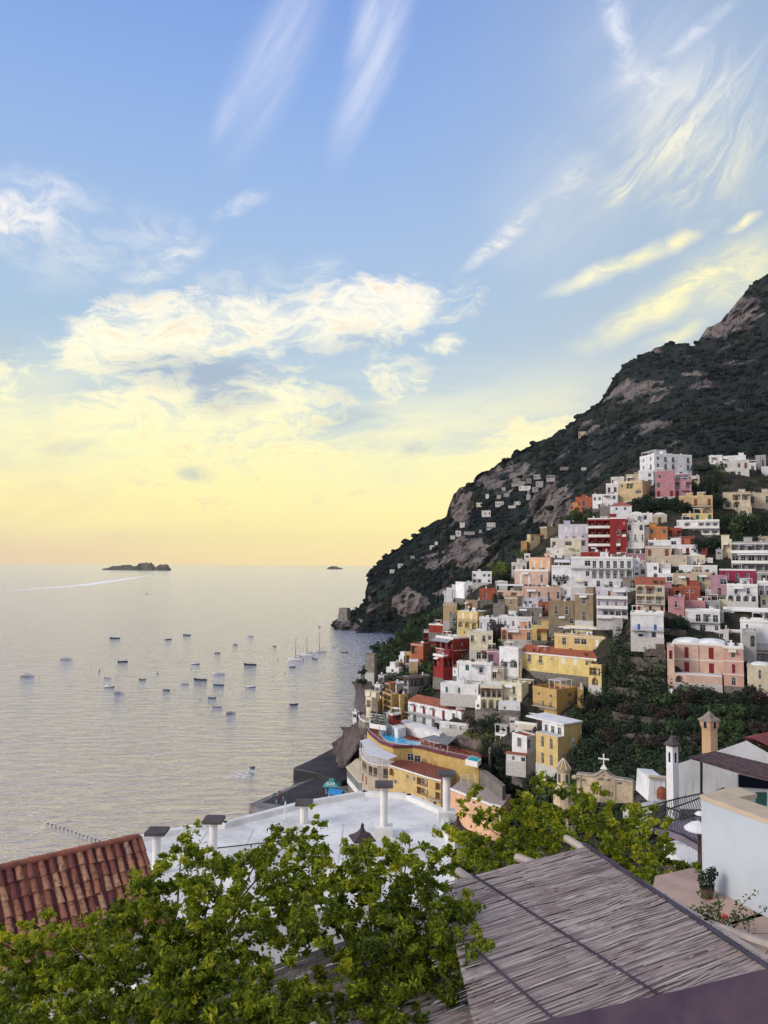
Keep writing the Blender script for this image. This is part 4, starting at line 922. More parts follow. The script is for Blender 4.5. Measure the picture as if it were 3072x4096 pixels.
# ------------------------------------------------------------------ pieces built from corner points
def Z(z, X, Y): ox, oy, s = ZO[z]; return ox + X * s, oy + Y * s
def ZZ(z, X, Y, h): return onz(*Z(z, X, Y), h)
def polyB(z, pts, zt, zb, c, rows, back, label, name='house', roof='F', rail='iron', par=.5, rm=None, group=None, cat=None):
    W3 = [ZZ(z, X, Y, zt) for X, Y in pts]; o = W3[-1]
    root = thing(name, (o.x, o.y, zb), label, cat or CATS.get(name, name.replace('_', ' ')), 0, group)
    P = [(p.x - o.x, p.y - o.y) for p in W3]; H = zt - zb; wall = MB(); wm = wallm(c)
    for (p, q, r) in zip(P, P[1:], rows):
        L = math.hypot(q[0] - p[0], q[1] - p[1]); t = math.atan2(q[1] - p[1], q[0] - p[0]); ct, st = math.cos(t), math.sin(t)
        facade(wall, lambda u, d, zz, p=p, ct=ct, st=st: (p[0] + u * ct + d * st, p[1] + u * st - d * ct, zz), L, 0, H, r, root, rail, inner=t)
    Bk = [(x + back[0], y + back[1]) for x, y in P]
    wall.face((*P[0], 0), (*Bk[0], 0), (*Bk[0], H), (*P[0], H)); wall.face((*P[-1], 0), (*Bk[-1], 0), (*Bk[-1], H), (*P[-1], H))
    wall.prism(P + Bk[::-1], -4, 0)
    wall.build('wall', wm, root, fix=False)
    rb = MB(); rb.prism(P + Bk[::-1], H - .15, H + .04); rb.build('roof', rm or M['roofwhite'], root)
    if par:
        pb = MB()
        for p, q in zip(P, P[1:]):
            L = math.hypot(q[0] - p[0], q[1] - p[1]); t = math.atan2(q[1] - p[1], q[0] - p[0]); ct, st = math.cos(t), math.sin(t)
            pb.T = lambda u, d, zz, p=p, ct=ct, st=st: (p[0] + u * ct + d * st, p[1] + u * st - d * ct, zz)
            pb.box(0, L, -.2, .08, H + .041, H + par)
        pb.build('parapet', M['trim'], root)
    return root, P, Bk, H, o
def watermat(name, c):
    m = mat(name, c, .08, .1, .8, .15, 1.2, .5); return m
M['pool'] = watermat('pool_water', (.03, .42, .72)); M['pool2'] = watermat('pool_water_teal', (.05, .50, .55))
M['deckred'] = mat('red_deck', (.28, .09, .06), .85, .15, 1.)
M['deck'] = mat('terrace_paving', (.40, .33, .30), .85, .12, .8)
M['purple'] = mat('purple_flowering_hedge', (.20, .04, .11), .9, .3, 1.5, col2=(.10, .05, .05))
M['asphalt'] = mat('asphalt', (.055, .052, .060), .9, .15, .15, .2, 4, col2=(.035, .032, .04))
M['stonewall'] = mat('rubble_stone', (.22, .20, .19), .95, .3, .8, .6, 2.5, col2=(.11, .10, .095))
M['cliff'] = mat('cliff_rock', (.12, .10, .098), .95, .3, .12, 1., .8, col2=(.06, .045, .05))
M['quay'] = mat('quay_concrete', (.22, .21, .21), .9, .15, .3, .2, 3, col2=(.12, .11, .11))

# ------------------------------------------------------------------ cliff hotel with pool
ZT = 27.
outer = [(400, 515), (425, 560), (530, 645), (650, 685), (830, 680), (900, 690), (1110, 745), (1310, 790), (1458, 822)]
inner = [(1500, 750), (1230, 640), (1090, 570), (930, 585), (700, 560), (540, 500), (450, 470)]
A3 = [ZZ(6, *p, ZT) for p in outer]; I3 = [ZZ(6, *p, ZT) for p in inner]; o = A3[3]
root = thing('pool_terrace', (o.x, o.y, ZT), 'ochre walled hotel terrace with swimming pool above the cliff quay', 'terrace')
L2 = lambda p: (p.x - o.x, p.y - o.y)
Pa = [L2(p) for p in A3]; Pi = [L2(p) for p in I3]
wb = MB(); 
for k, (p, q) in enumerate(zip(Pa, Pa[1:])):
    dz = 4.6 if k < 3 else (5.2 if k < 5 else (7 if k < 7 else 11)); wb.face((*p, -dz - 4), (*q, -dz - 4), (*q, .0), (*p, .0))
wb.build('wall', wallm('ochre'), root)
db = MB(); db.prism(Pa + Pi, -.5, .02); db.build('deck', M['deckred'], root)
hb = MB()
for p, q in zip(Pa, Pa[1:]):
    L = math.hypot(q[0] - p[0], q[1] - p[1]); t = math.atan2(q[1] - p[1], q[0] - p[0]); ct, st = math.cos(t), math.sin(t)
    hb.T = lambda u, d, zz, p=p, ct=ct, st=st: (p[0] + u * ct + d * st, p[1] + u * st - d * ct, zz)
    hb.box(0, L, -.3, .35, .021, .55)
    for u in np.arange(.3, L, 1.1): leafclump(hb, (u, .1, .5), .6, .35, .35, 14, .18, rnd)
hb.build('hedge', M['purple'], root, fix=False)
for p, q in zip(Pa, Pa[1:]):
    L = math.hypot(q[0] - p[0], q[1] - p[1]); t = math.atan2(q[1] - p[1], q[0] - p[0]); ct, st = math.cos(t), math.sin(t)
    railing(root, lambda u, d, zz, p=p, ct=ct, st=st: (p[0] + u * ct + d * st, p[1] + u * st - d * ct, zz), 0, L, .55, 0, M['ironw'], hgt=.7)
pl = [L2(ZZ(6, X, Y, ZT)) for X, Y in [(520, 556), (650, 553), (790, 622), (895, 635), (890, 662), (840, 668), (700, 655), (600, 630), (552, 600)]]
pb = MB(); pb.prism(pl, .03, .14); po = pb.build('pool', M['pool'], root)
cb = MB(); cx = sum(p[0] for p in pl) / 9; cy = sum(p[1] for p in pl) / 9
P2 = [(cx + (x - cx) * 1.07, cy + (y - cy) * 1.10) for x, y in pl]
i = cb.pts([(x, y, .10) for x, y in P2]); j = cb.pts([(x, y, .15) for x, y in pl])
for a in range(9): b_ = (a + 1) % 9; cb.f.append((i + a, i + b_, j + b_, j + a))
cb.build('pool_edge', M['trim'], root)
# small pool at the right end
p4 = [ZZ(6, X, Y, ZT + 1.2) for X, Y in [(1330, 798), (1445, 826), (1482, 792), (1390, 758)]]
r2 = thing('plunge_pool', (p4[0].x, p4[0].y, ZT), 'small turquoise plunge pool with white rim at the end of the ochre wall', 'pool')
pp = [(p.x - p4[0].x, p.y - p4[0].y) for p in p4]
b_ = MB(); b_.prism(pp, -.5, 1.15); b_.build('rim', M['trim'], r2)
c0 = (sum(p[0] for p in pp) / 4, sum(p[1] for p in pp) / 4); b_ = MB(); b_.prism([(c0[0] + (x - c0[0]) * .86, c0[1] + (y - c0[1]) * .86) for x, y in pp], 1.16, 1.2); b_.build('water', M['pool2'], r2)
# windows in the ochre wall and brown canopy
for X, Y in ((745, 815), (865, 820)):
    p = ZZ(6, X, Y, ZT - 4.2) if 0 else at(*Z(6, X, Y), o.y - 1.8)
    pass
# sun loungers and parasols
ORD = 'first second third fourth fifth sixth seventh eighth ninth tenth eleventh twelfth thirteenth fourteenth fifteenth sixteenth seventeenth eighteenth nineteenth twentieth twenty-first twenty-second'.split()
def lounger():
    mb = MB(); mb.box(-.35, .35, -.95, .35, .28, .36); mb.face((-.35, .35, .36), (.35, .35, .36), (.35, .95, .75), (-.35, .95, .75)); mb.face((-.35, .35, .28), (.35, .35, .28), (.35, .95, .67), (-.35, .95, .67))
    for x in (-.3, .3):
        for y in (-.85, .3): mb.box(x - .03, x + .03, y - .03, y + .03, 0, .28)
    return mb.mesh('sun_lounger', mat('lounger_cushion', (.42, .12, .06), .8))
lm = lounger(); k = 0
spots = [(455 + 9 * q, 515 + 12 * q) for q in range(8)] + [(520 + 25 * q, 520 + 3 * q) for q in range(5)] + [(810 + 18 * q, 598 + 3 * q) for q in range(5)] + [(1240 + 30 * q, 700 + 14 * q) for q in range(6)] + [(1210 + 28 * q, 725 + 12 * q) for q in range(6)]
lgrp = ['rust red sun lounger in the row along the outer edge of the big pool'] * 8 + ['rust red sun lounger in the row behind the big pool'] * 5 + ['rust red sun lounger near the right end of the big pool'] * 5 + ['rust red sun lounger on the dining side of the terrace, near the small pool'] * 12
for q, (X, Y) in enumerate(spots):
    p = ZZ(6, X, Y, ZT + .03); lo = link('sun_lounger', lm, None, p, rnd.uniform(-.3, .3) + (.8 if q < 8 else 2.5)); tag(lo, ORD[sum(1 for z_ in lgrp[:q] if z_ == lgrp[q])] + ' ' + lgrp[q].replace('rust red ', '').replace('in the row ', '').replace('sun lounger', 'rust red lounger'), 'sun lounger', 'sun loungers on the pool terrace')
# slatted dining canopy on the terrace
cp = [ZZ(6, X, Y, ZT + 2.7) for X, Y in [(905, 600), (1160, 668), (1250, 590), (1060, 560)]]
r3 = thing('canopy', (cp[0].x, cp[0].y, ZT), 'grey brown slatted dining canopy on the pool terrace', 'canopy')
q4 = [(p.x - cp[0].x, p.y - cp[0].y) for p in cp]
sb = MB()
for k in range(22):
    t0, t1 = k / 22, (k + .7) / 22
    f = lambda t, a, b: (q4[a][0] + (q4[b][0] - q4[a][0]) * t, q4[a][1] + (q4[b][1] - q4[a][1]) * t)
    sb.prism([f(t0, 0, 1), f(t1, 0, 1), f(t1, 3, 2), f(t0, 3, 2)], 2.66, 2.74)
sb.build('slats', M['roofgrey'], r3)
sb = MB()
for x, y in q4 + [((q4[0][0] + q4[1][0]) / 2, (q4[0][1] + q4[1][1]) / 2)]: sb.box(x - .07, x + .07, y - .07, y + .07, 0, 2.65)
sb.build('post', M['trim'], r3)
def tableset():
    mb = MB(); mb.lathe((0, 0, 0), [(.25, 0), (.25, .03), (.04, .05), (.04, .7), (.42, .72), (.42, .76)], 10)
    return mb.mesh('dining_table', M['canvasw'])
tm = tableset()
for q, (X, Y) in enumerate(sorted([(930, 640), (985, 655), (1040, 665), (1100, 690), (1170, 700), (1000, 690), (1060, 710), (1120, 725)])):
    tag(link('dining_table', tm, None, ZZ(6, X, Y, ZT + .03)), ORD[q] + ' round white table from the left among the tables under the slatted dining canopy', 'table', 'round tables under the slatted canopy')
# yellow lower building
yr = polyB(6, [(600, 862), (735, 905), (862, 945), (985, 985), (1100, 1012)], 22.6, 14., 'yellow', ['A.|.w.|..', '.w.w|...|w.w.', 'R|R|w', '.R|.R=|.A.', '.w|.w|.w'], (6, 15), 'long yellow hotel facade with small windows below the ochre pool terrace', 'hotel', rm=M['deckred'], par=.5, rail='purple')
yr[0]['label'] = 'long yellow hotel facade with small windows below the ochre pool terrace'
r_, P_, Bk_, H__, o_ = yr
pg = MB()
for k in range(10):
    t = .25 + k * .075; a = (P_[0][0] + (P_[4][0] - P_[0][0]) * t, P_[0][1] + (P_[4][1] - P_[0][1]) * t)
    pg.box(a[0] - .05, a[0] + .05, a[1] + 1, a[1] + 10, H__ + 2.9, H__ + 3.05)
    if k % 3 == 0: pg.box(a[0] - .06, a[0] + .06, a[1] + 1, a[1] + 1.12, H__, H__ + 2.9)
pg.build('pergola', M['wood'], r_)
for f_ in (.22, .36):
    wx, wy = P_[0][0] + (P_[4][0] - P_[0][0]) * f_ + 4, P_[0][1] + (P_[4][1] - P_[0][1]) * f_ + 10
    putwin('window', 'w', 2.2, 2.4, 0, (wx, wy, H__ + .2), -.2, r_)
# left wing with white slatted roof
lw = polyB(6, [(325, 700), (345, 775), (410, 835), (500, 862), (602, 866)], 22.2, 10, 'beige', ['R|n|.', 'R|nn|.', 'RR|..|.', '.R|.D|.'], (10, 12), 'beige curved hotel wing with open galleries beneath a white slatted roof', 'hotel', rail='ironw', par=.3)
cpts = [ZZ(6, X, Y, 25.6) for X, Y in [(335, 622), (425, 600), (560, 712), (690, 772), (600, 806), (405, 752)]]
of = lw[4]; cl = [(p.x - of.x, p.y - of.y) for p in cpts]; hz = 25.6 - 10
sb = MB(); NS = 22
top = [cl[1], cl[2], cl[3]]; bot = [cl[0], cl[5], cl[4]]
def pl2(P, t): t *= 2; k = min(1, int(t)); f = t - k; return (P[k][0] + (P[k + 1][0] - P[k][0]) * f, P[k][1] + (P[k + 1][1] - P[k][1]) * f)
for k in range(NS):
    a0, a1 = k / NS, (k + .78) / NS; sb.prism([pl2(bot, a0), pl2(bot, a1), pl2(top, a1), pl2(top, a0)], hz, hz + .1)
sb.build('slatted_roof', M['canvasw'], lw[0])
sb = MB()
for k in range(8): x, y = pl2(bot, k / 7.); sb.box(x - .1, x + .1, y - .1, y + .1, 12.2, hz)
for k in range(NS * 0 + 1): sb.box(0, .01, 0, .01, 0, .01)
sb.build('post', M['trim'], lw[0])
# restaurant with cream awning
ra = [(198, 868), (300, 798), (320, 800), (390, 935), (505, 975), (475, 1028), (322, 1012)]
R3 = [ZZ(6, X, Y, 14.) for X, Y in ra]; o2 = R3[0]
rr = thing('restaurant', (o2.x, o2.y, 6.), 'curved beach restaurant with cream awning roof and green glass front', 'restaurant')
rp = [(p.x - o2.x, p.y - o2.y) for p in R3]
mb = MB(); mb.prism(rp, 8.0, [7.6, 8.4, 8.4, 8.6, 8.3, 7.7, 7.6], True); mb.build('awning', M['canvas'], rr)
fr = [rp[0], rp[6], rp[5], rp[4]]; ins = [(x + .5, y + .6) for x, y in fr]
mb = MB(); mb.prism(ins + [(rp[3][0], rp[3][1] + 1), (rp[1][0] + 1, rp[1][1])], 2.0, 4.0); mb.build('base_wall', M['trim'], rr)
mb = MB(); mb.prism([(x + .15, y + .2) for x, y in ins] + [(rp[3][0], rp[3][1] + 1.1), (rp[1][0] + 1, rp[1][1] + .1)], 4.01, 7.6); mb.build('glazing', mat('green_glass', (.03, .09, .09), .15, .2, .4, spec=.5), rr)
mb = MB()
for p, q in zip(ins, ins[1:]):
    nn = max(3, int(math.dist(p, q) / 1.6))
    for k in range(nn): x, y = p[0] + (q[0] - p[0]) * k / nn, p[1] + (q[1] - p[1]) * k / nn; mb.box(x - .07, x + .07, y - .07, y + .07, 4.02, 7.6)
mb.build('mullion', M['trim'], rr)
mb = MB(); mb.prism([(x + .3, y + .5) for x, y in ins] + [(rp[3][0], rp[3][1] + 2), (rp[1][0] + 1, rp[1][1] + 1)], -6, 1.99); mb.build('rock_base', M['stonewall'], rr)
# peach building at lower right, with roof deck
pr = polyB(6, [(1180, 1088), (1560, 1240), (1665, 1262)], 21.3, 16., 'salmon', ['..w.|.w..w.|.....', '...|.w|.'], (5, 12), 'terracotta pink lower hotel with white roof deck, behind the white flat roof', 'hotel', rm=M['deck'], par=.7)
x0_, y0_ = pr[1][0]; pg = MB()
for k in range(3):
    for l in range(2): pg.box(x0_ + 4 + k * 2.2, x0_ + 4.08 + k * 2.2, y0_ + 3 + l * 4, y0_ + 3.08 + l * 4, pr[3], pr[3] + 2.6)
for l in range(2): pg.box(x0_ + 4, x0_ + 8.5, y0_ + 3 + l * 4, y0_ + 3.08 + l * 4, pr[3] + 2.6, pr[3] + 2.68)
for k in range(3): pg.box(x0_ + 4 + k * 2.2, x0_ + 4.08 + k * 2.2, y0_ + 3.081, y0_ + 7, pr[3] + 2.61, pr[3] + 2.69)
pg.build('pergola', M['trim'], pr[0])
# white villa with tiled roof above the pool
wv = B(6, 785, 1292, 1385, 350, 575, 'white', '.r.r.n.r.w.|.L.L.L.....', '.o|.w', 'Fn', 'white villa with brown tiled roof and arches above the pool terrace', rel=43, name='villa', D=268, extras=0)
r_, W__, L__, H__ = wv
mb = MB(); tileroof(mb, -W__, -W__ * .18, 0, L__, H__ + .06, 2.4, kind='hip'); mb.build('roof', mat('old_terracotta', (.30, .10, .06), .95, .25, 1.2, .4, 4, col2=(.16, .07, .05)), r_)
mb = MB(); mb.box(-W__ * .18, 0, 0, L__, H__ + .06, H__ + .5); mb.build('parapet', M['deckred'], r_)
mb = MB(); mb.box(-W__, -W__ * .32, -1.6, -.01, H__ * .5 - .1, H__ * .5 + .05); bo = mb.build('balcony', M['slab'], r_); railing(bo, lambda u, d, z: (u - W__, -d, z), 0, W__ * .68, H__ * .5 + .05, 1.5, M['iron'])
mb = MB()
for k in range(3): 
    cx = -W__ * (.86 - .18 * k); mb.ring([(cx + 1.5 * math.cos(t * PI / 8), -.03, H__ - 1.5 + 1.1 * math.sin(t * PI / 8)) for t in range(9)], [(cx + 1.5 * math.cos(t * PI / 8), -1.0, H__ - 1.6 + 1.1 * math.sin(t * PI / 8)) for t in range(9)], False)
mb.build('arched_hood', M['trim'], r_)
pw = polyB(6, [(690, 445), (850, 490), (1085, 560)], 30.5, 26.6, 'white', ['...', '....'], (3, 5), 'white curved garden wall below the tiled villa, behind the pool', 'garden_wall', par=.3, cat='wall')
polyB(6, [(510, 500), (610, 478), (690, 520)], 30.2, 26.6, 'white', ['.AA', 'AA.'], (3, 5), 'white arcade wall at the inner corner of the pool deck', 'garden_wall', par=.5, cat='wall')
polyB(6, [(1090, 540), (1300, 580), (1545, 660), (1560, 740)], 29.8, 26, 'stone', ['.', '.', '.'], (1, 1.5), 'long grey stone retaining wall behind the terrace dining area', 'retaining_wall', par=0, cat='wall', rm=M['stonewall'])
polyB(6, [(1462, 890), (1560, 960), (1680, 1060)], 25.3, 17, 'stone', ['.', '.'], (1.2, 1.6), 'grey stone retaining wall curving down to the pink roof deck', 'retaining_wall', par=0, cat='wall', rm=M['stonewall'])
B(6, 1085, 1360, 1365, 480, 540, 'white', '.RR', '.', 'F', 'white covered porch right below the tiled villa', rel=20, D=262, extras=0)
polyB(7, [(0, 385), (250, 415), (480, 465)], 40, 35, 'stone', ['.', '.'], (1, 1.5), 'grey stone road wall below the cream gallery house', 'retaining_wall', par=0, cat='wall', rm=M['stonewall'])
# ochre stack left of the tiled villa
B(6, 545, 632, 700, 195, 360, 'ochre', 'R|R|R', '.a.|...', 'F', 'ochre stepped terrace block left of the tiled villa', rel=62, D=292)
B(6, 570, 612, 668, 85, 200, 'ochre', 'R|.', '.', 'Ts', 'narrow ochre house with terracotta roof above the stepped terraces', rel=60, D=300)
B(6, 700, 712, 782, 200, 330, 'ochre', '.', '.L|.L', 'F', 'ochre house with two stacked arches against the tiled villa', rel=50, D=288)
B(6, 610, 640, 720, 385, 440, 'red', '.', 'R', 'F', 'low red kiosk house with white flat roof beside the villa steps', rel=45, D=278)
B(6, 480, 510, 560, 240, 330, 'ochre', 'R', 'R', 'F', 'small ochre cottage with white awning roof near the cliff edge', rel=45, D=300)
B(6, 555, 600, 640, 380, 450, 'offwhite', '.', '..', 'F', 'small off-white bath house beside the garden steps', rel=45, D=282)
B(6, 385, 410, 462, 205, 290, 'cream', 'o', 'o', 'F', 'pale cottage on the cliff edge above the stone bastion', rel=45, D=306)
B(6, 415, 425, 465, 300, 400, 'white', '.', '.', 'F', 'white stair tower above the stone bastion', rel=45, D=298)
B(6, 262, 300, 330, 365, 450, 'white', 'R|.', '.|.', 'F', 'white lookout hut overhanging the sea cliff', rel=30, D=303)
polyB(6, [(318, 385), (335, 425), (380, 448), (470, 450)], 29.3, 19, 'stone', ['.', '.', '.'], (6, 10), 'round grey stone bastion beside the pool terrace', 'bastion', par=.5, cat='wall', rm=M['deck'])
# terraces of parasols / garden beds near the steps
for k, (X, Y) in enumerate([(500, 375), (498, 400), (500, 425), (503, 450), (505, 472)]):
    p = at(*Z(6, X, Y), 281 - k * 1.5); t = thing('planter', p, ORD[k] + ' hedge bed from the top among the stepped beds beside the garden stairs', 'planter', -.6, 'stepped hedge beds beside the garden stairs')
    mb = MB(); mb.box(-3.5, 3.5, -.5, .5, -1.5, .2); mb.build('curb', M['trim'], t); mb = MB()
    for q in range(6): leafclump(mb, (-3 + q * 1.2, 0, .5), .8, .5, .5, 40, .22, rnd)
    mb.build('hedge', M['leafd'], t, fix=False)

def cliff(name, TL, TR, BL, BR, nu=46, nv=56, amp=3.2):
    mb = MB(); g = []
    for j in range(nv + 1):
        for i in range(nu + 1):
            u, v = i / nu, j / nv; f = lambda k: (TL[k] * (1 - u) + TR[k] * u) * (1 - v) + (BL[k] * (1 - u) + BR[k] * u) * v
            p = at(*Z(6, f(0), f(1)), f(2)); e = 1 if 0 < i < nu else .7
            d = noise.hetero_terrain(Vector((p.x * .10, p.y * .10, p.z * .05)), 1., 2., 5, .7); g.append(tuple(p + Vector((-.75, -.6, .1)) * (d - .6) * amp * e))
    mb.v = g; w_ = nu + 1; mb.f = [(j * w_ + i, j * w_ + i + 1, (j + 1) * w_ + i + 1, (j + 1) * w_ + i) for j in range(nv) for i in range(nu)]
    return struct(mb.build(name, M['cliff']))
cliff('sea_cliff', (185, 490, 306), (460, 500, 286), (120, 735, 336), (230, 880, 296))
cliff('sea_cliff', (300, 60, 322), (480, 60, 318), (255, 520, 306), (450, 520, 290), 30, 50, 3.)
# ------------------------------------------------------------------ quay with kiosks
QB = lambda X, Y: (225 + .16578 * X, 750 + .16578 * Y)
def slab_(name, pts, zt, m, thick=4):
    P = [onz(*QB(X, Y), zt) for X, Y in pts]; mb = MB(); mb.prism([(p.x, p.y) for p in P], zt - thick, zt); return struct(mb.build(name, m))
slab_('quay', [(145, 325), (300, 262), (440, 200), (470, 192), (590, 150), (700, 60), (900, 120), (900, 420), (600, 420), (430, 372), (285, 372), (205, 358)], 2.2, M['quay'])
slab_('quay_road', [(215, 318), (320, 272), (440, 214), (560, 160), (660, 130), (690, 300), (600, 400), (420, 340), (330, 330)], 2.215, M['asphalt'], .01)
slab_('upper_quay', [(413, 108), (500, 70), (670, -20), (760, 20), (800, 150), (700, 190), (560, 140), (413, 128)], 4.2, M['asphalt'], 6)
kr = thing('quay_wall', onz(*QB(415, 130), 4.2), 'low pale kerb wall along the edge of the upper quay', 'wall'); mb = MB()
a_, b2 = onz(*QB(413, 112), 4.2), onz(*QB(560, 142), 4.2)
mb.tube([a_ - kr.location, b2 - kr.location], .14, 4); mb.build('kerb', M['quay'], kr)
def text_mesh(txt, size, m, parent, loc, rot, name='lettering'):
    cu = bpy.data.curves.new(name, 'FONT'); cu.body = txt; cu.size = size; cu.extrude = .02; cu.align_x = 'CENTER'; cu.align_y = 'CENTER'
    t = bpy.data.objects.new('tmp', cu); COL.objects.link(t); bpy.context.view_layer.update()
    me = bpy.data.meshes.new_from_object(t.evaluated_get(bpy.context.evaluated_depsgraph_get())); bpy.data.objects.remove(t)
    me.materials.clear(); me.materials.append(m); o = link(name, me, parent, loc); o.rotation_euler = rot; return o
p = onz(*QB(643, 258), 2.2); kk = thing('kiosk', p, 'teal beach kiosk with pale green roof and bar sign on the quay', 'kiosk', -.1)
teal = mat('teal_paint', (.10, .36, .36), .7); mb = MB(); mb.box(-1.8, 1.8, -1.5, 1.5, 0, 2.7); mb.build('booth', M['glass'] if 0 else mat('teal_booth', (.05, .20, .20), .6), kk)
mb = MB()
for x in (-1.9, 1.9):
    for y in (-1.6, 1.6): mb.box(x - .1, x + .1, y - .1, y + .1, 0, 2.9)
mb.build('post', M['trim'], kk)
mb = MB(); mb.ring([(-3, -2.6, 2.9), (3, -2.6, 2.9), (3, 2.6, 2.9), (-3, 2.6, 2.9)], [(-1, -.8, 4.4), (1, -.8, 4.4), (1, .8, 4.4), (-1, .8, 4.4)]); mb.box(-1, 1, -.8, .8, 4.4, 5.1); mb.box(-3, 3, -2.6, 2.6, 2.7, 2.9); mb.build('roof', teal, kk)
text_mesh('BAR', 1.9, M['trim'], kk, (0, -1.95, 3.75), (R(42), 0, 0))
p = onz(*QB(672, 300), 2.2); kk = thing('kiosk', p, 'small white kiosk with bright blue roof beside the teal bar kiosk', 'kiosk', -.5)
mb = MB(); mb.box(-2.4, 2.4, -1.6, 1.6, 0, 2.4); mb.build('booth', M['trim'], kk)
mb = MB(); mb.box(-2, 2, -1.66, -1.61, 1, 2.1); mb.build('counter_opening', M['glass'], kk)
mb = MB(); tileroof(mb, -2.4, 2.4, -1.6, 1.6, 2.41, 1.5, .5, 'gable'); mb.build('roof', mat('blue_roof', (.03, .22, .55), .7), kk)
p = onz(*QB(708, 296), 2.2); uu = thing('parasol', p, 'white and yellow parasol beside the blue roofed kiosk', 'parasol'); mb = MB(); mb.lathe((0, 0, 0), [(2.4, 2.2), (1.2, 2.9), (.05, 3.3)], 10); mb.build('canopy', M['canvas'], uu); mb = MB(); mb.tube([(0, 0, 0), (0, 0, 2.5)], .05); mb.build('pole', M['trim'], uu)

# people on the quay: a skinned body each pose
def person_mesh(stride, arm, name):
    V = [(0, 0, .95), (0, 0, 1.2), (0, 0, 1.42), (0, 0, 1.52), (0, -.01, 1.66), (-.19, 0, 1.4), (.19, 0, 1.4), (-.24, arm * .1, 1.12), (.24, -arm * .1, 1.12), (-.25, arm * .25, .88), (.25, -arm * .25, .88),
         (-.1, 0, .9), (.1, 0, .9), (-.11, -stride * .15, .48), (.11, stride * .15, .48), (-.11, -stride * .28, .06), (.11, stride * .28, .06), (-.11, -stride * .28 - .14, .03), (.11, stride * .28 - .14, .03)]
    Eg = [(0, 1), (1, 2), (2, 3), (3, 4), (2, 5), (2, 6), (5, 7), (6, 8), (7, 9), (8, 10), (0, 11), (0, 12), (11, 13), (12, 14), (13, 15), (14, 16), (15, 17), (16, 18)]
    rad = [.14, .13, .13, .06, .105, .065, .065, .045, .045, .035, .035, .10, .10, .065, .065, .045, .045, .035, .035]
    me = bpy.data.meshes.new(name); me.from_pydata(V, Eg, []); o = bpy.data.objects.new('tmp', me); COL.objects.link(o)
    sk = o.modifiers.new('s', 'SKIN'); o.modifiers.new('b', 'SUBSURF').levels = 1
    for i, r in enumerate(rad): me.skin_vertices[0].data[i].radius = (r, r)
    me.skin_vertices[0].data[0].use_root = True
    bpy.context.view_layer.update(); m2 = bpy.data.meshes.new_from_object(o.evaluated_get(bpy.context.evaluated_depsgraph_get())); bpy.data.objects.remove(o); m2.name = name; return m2
PM = [person_mesh(1, 1, 'person'), person_mesh(.2, .2, 'person'), person_mesh(.6, -.8, 'person')]
PC = [(.04, .05, .09), (.30, .08, .07), (.50, .50, .52), (.05, .13, .25), (.09, .08, .07), (.45, .35, .2), (.10, .20, .16)]
PN = ['navy', 'red', 'pale', 'blue', 'black', 'sand coloured', 'green']
PMM = []
for m_ in PM:
    row = []
    for c_, nm in zip(PC, PN): q = m_.copy(); q.materials.clear(); q.materials.append(mat('clothes_' + nm.split()[0], c_, .9)); row.append(q)
    PMM.append(row)
SP = [(290, 285), (298, 275), (320, 268), (327, 262), (330, 310), (338, 322), (345, 318), (352, 300), (365, 320), (378, 262), (388, 268), (392, 290), (325, 290), (300, 305), (383, 285), (558, 262), (590, 300), (550, 312), (535, 318), (520, 322), (760, 262), (775, 275), (790, 268), (800, 280), (740, 205), (430, 315), (480, 320), (310, 318)]
SPC = {}
for q, (X, Y) in enumerate(sorted(SP)):
    ci = (q * 3) % 7; p = onz(*QB(X, Y + 8), 2.22)
    where = 'in the outer quay crowd' if X < 410 else ('on the quay near the kiosks' if X < 620 else 'below the cream restaurant')
    o = link('person', PMM[q % 3][ci], None, p, rnd.uniform(0, 6.2)); kq = (ci, where); SPC[kq] = SPC.get(kq, -1) + 1; tag(o, '%s person from left in %s %s' % (ORD[SPC[kq]], PN[ci], where), 'person', 'people on the quay')

# ------------------------------------------------------------------ watch tower, fort house, mountain village
from mathutils.bvhtree import BVHTree
BA = BVHTree.FromPolygons([v for v in vA], [tuple(p.vertices) for p in oA.data.polygons]) if 0 else BVHTree.FromPolygons([v.co.copy() for v in oA.data.vertices], [tuple(p.vertices) for p in oA.data.polygons])
BB = BVHTree.FromPolygons([v.co.copy() for v in oB.data.vertices], [tuple(p.vertices) for p in oB.data.polygons])
def hitA(px, py):
    h = BA.ray_cast(CAM, ray(px, py)); return h[0].y if h[0] else DA(px, py)
def hitB(px, py):
    h = BB.ray_cast(CAM, ray(px, py)); return h[0].y if h[0] else DB(px, py)
def onA(px, py, dd=0): return at(px, py, DA(px, py) + dd)
p = onA(344.5, 621); w_ = 11.6 * p.y / F; h_ = 12.5 * p.y / F
tw = thing('watch_tower', p, 'tapering stone watch tower on the tip of the far headland', 'tower', -.35)
mb = MB(); a, b_ = w_ / 2, w_ * .36; mb.ring([(-a, -a, -4), (a, -a, -4), (a, a, -4), (-a, a, -4)], [(-b_, -b_, h_), (b_, -b_, h_), (b_, b_, h_), (-b_, b_, h_)]); mb.box(-b_ - .3, b_ + .3, -b_ - .3, b_ + .3, h_ + .002, h_ + .6); mb.face((-b_, -b_, h_), (b_, -b_, h_), (b_, b_, h_), (-b_, b_, h_))
mb.build('wall', wallm('stone'), tw)
for x, z_ in ((-1.5, h_ * .65), (1.8, h_ * .5), (1.6, h_ * .2)):
    m_ = MB(); yy = -(a + (b_ - a) * (z_ + 4) / (h_ + 4)) - .12; m_.box(x - .5, x + .5, yy, yy + .4, z_, z_ + 1.6); m_.build('window', M['glass'], tw)
p = onA(349, 621); cw = thing('curtain_wall', onA(352, 621.5), 'long crenellated stone wall running inland from the headland tower', 'wall')
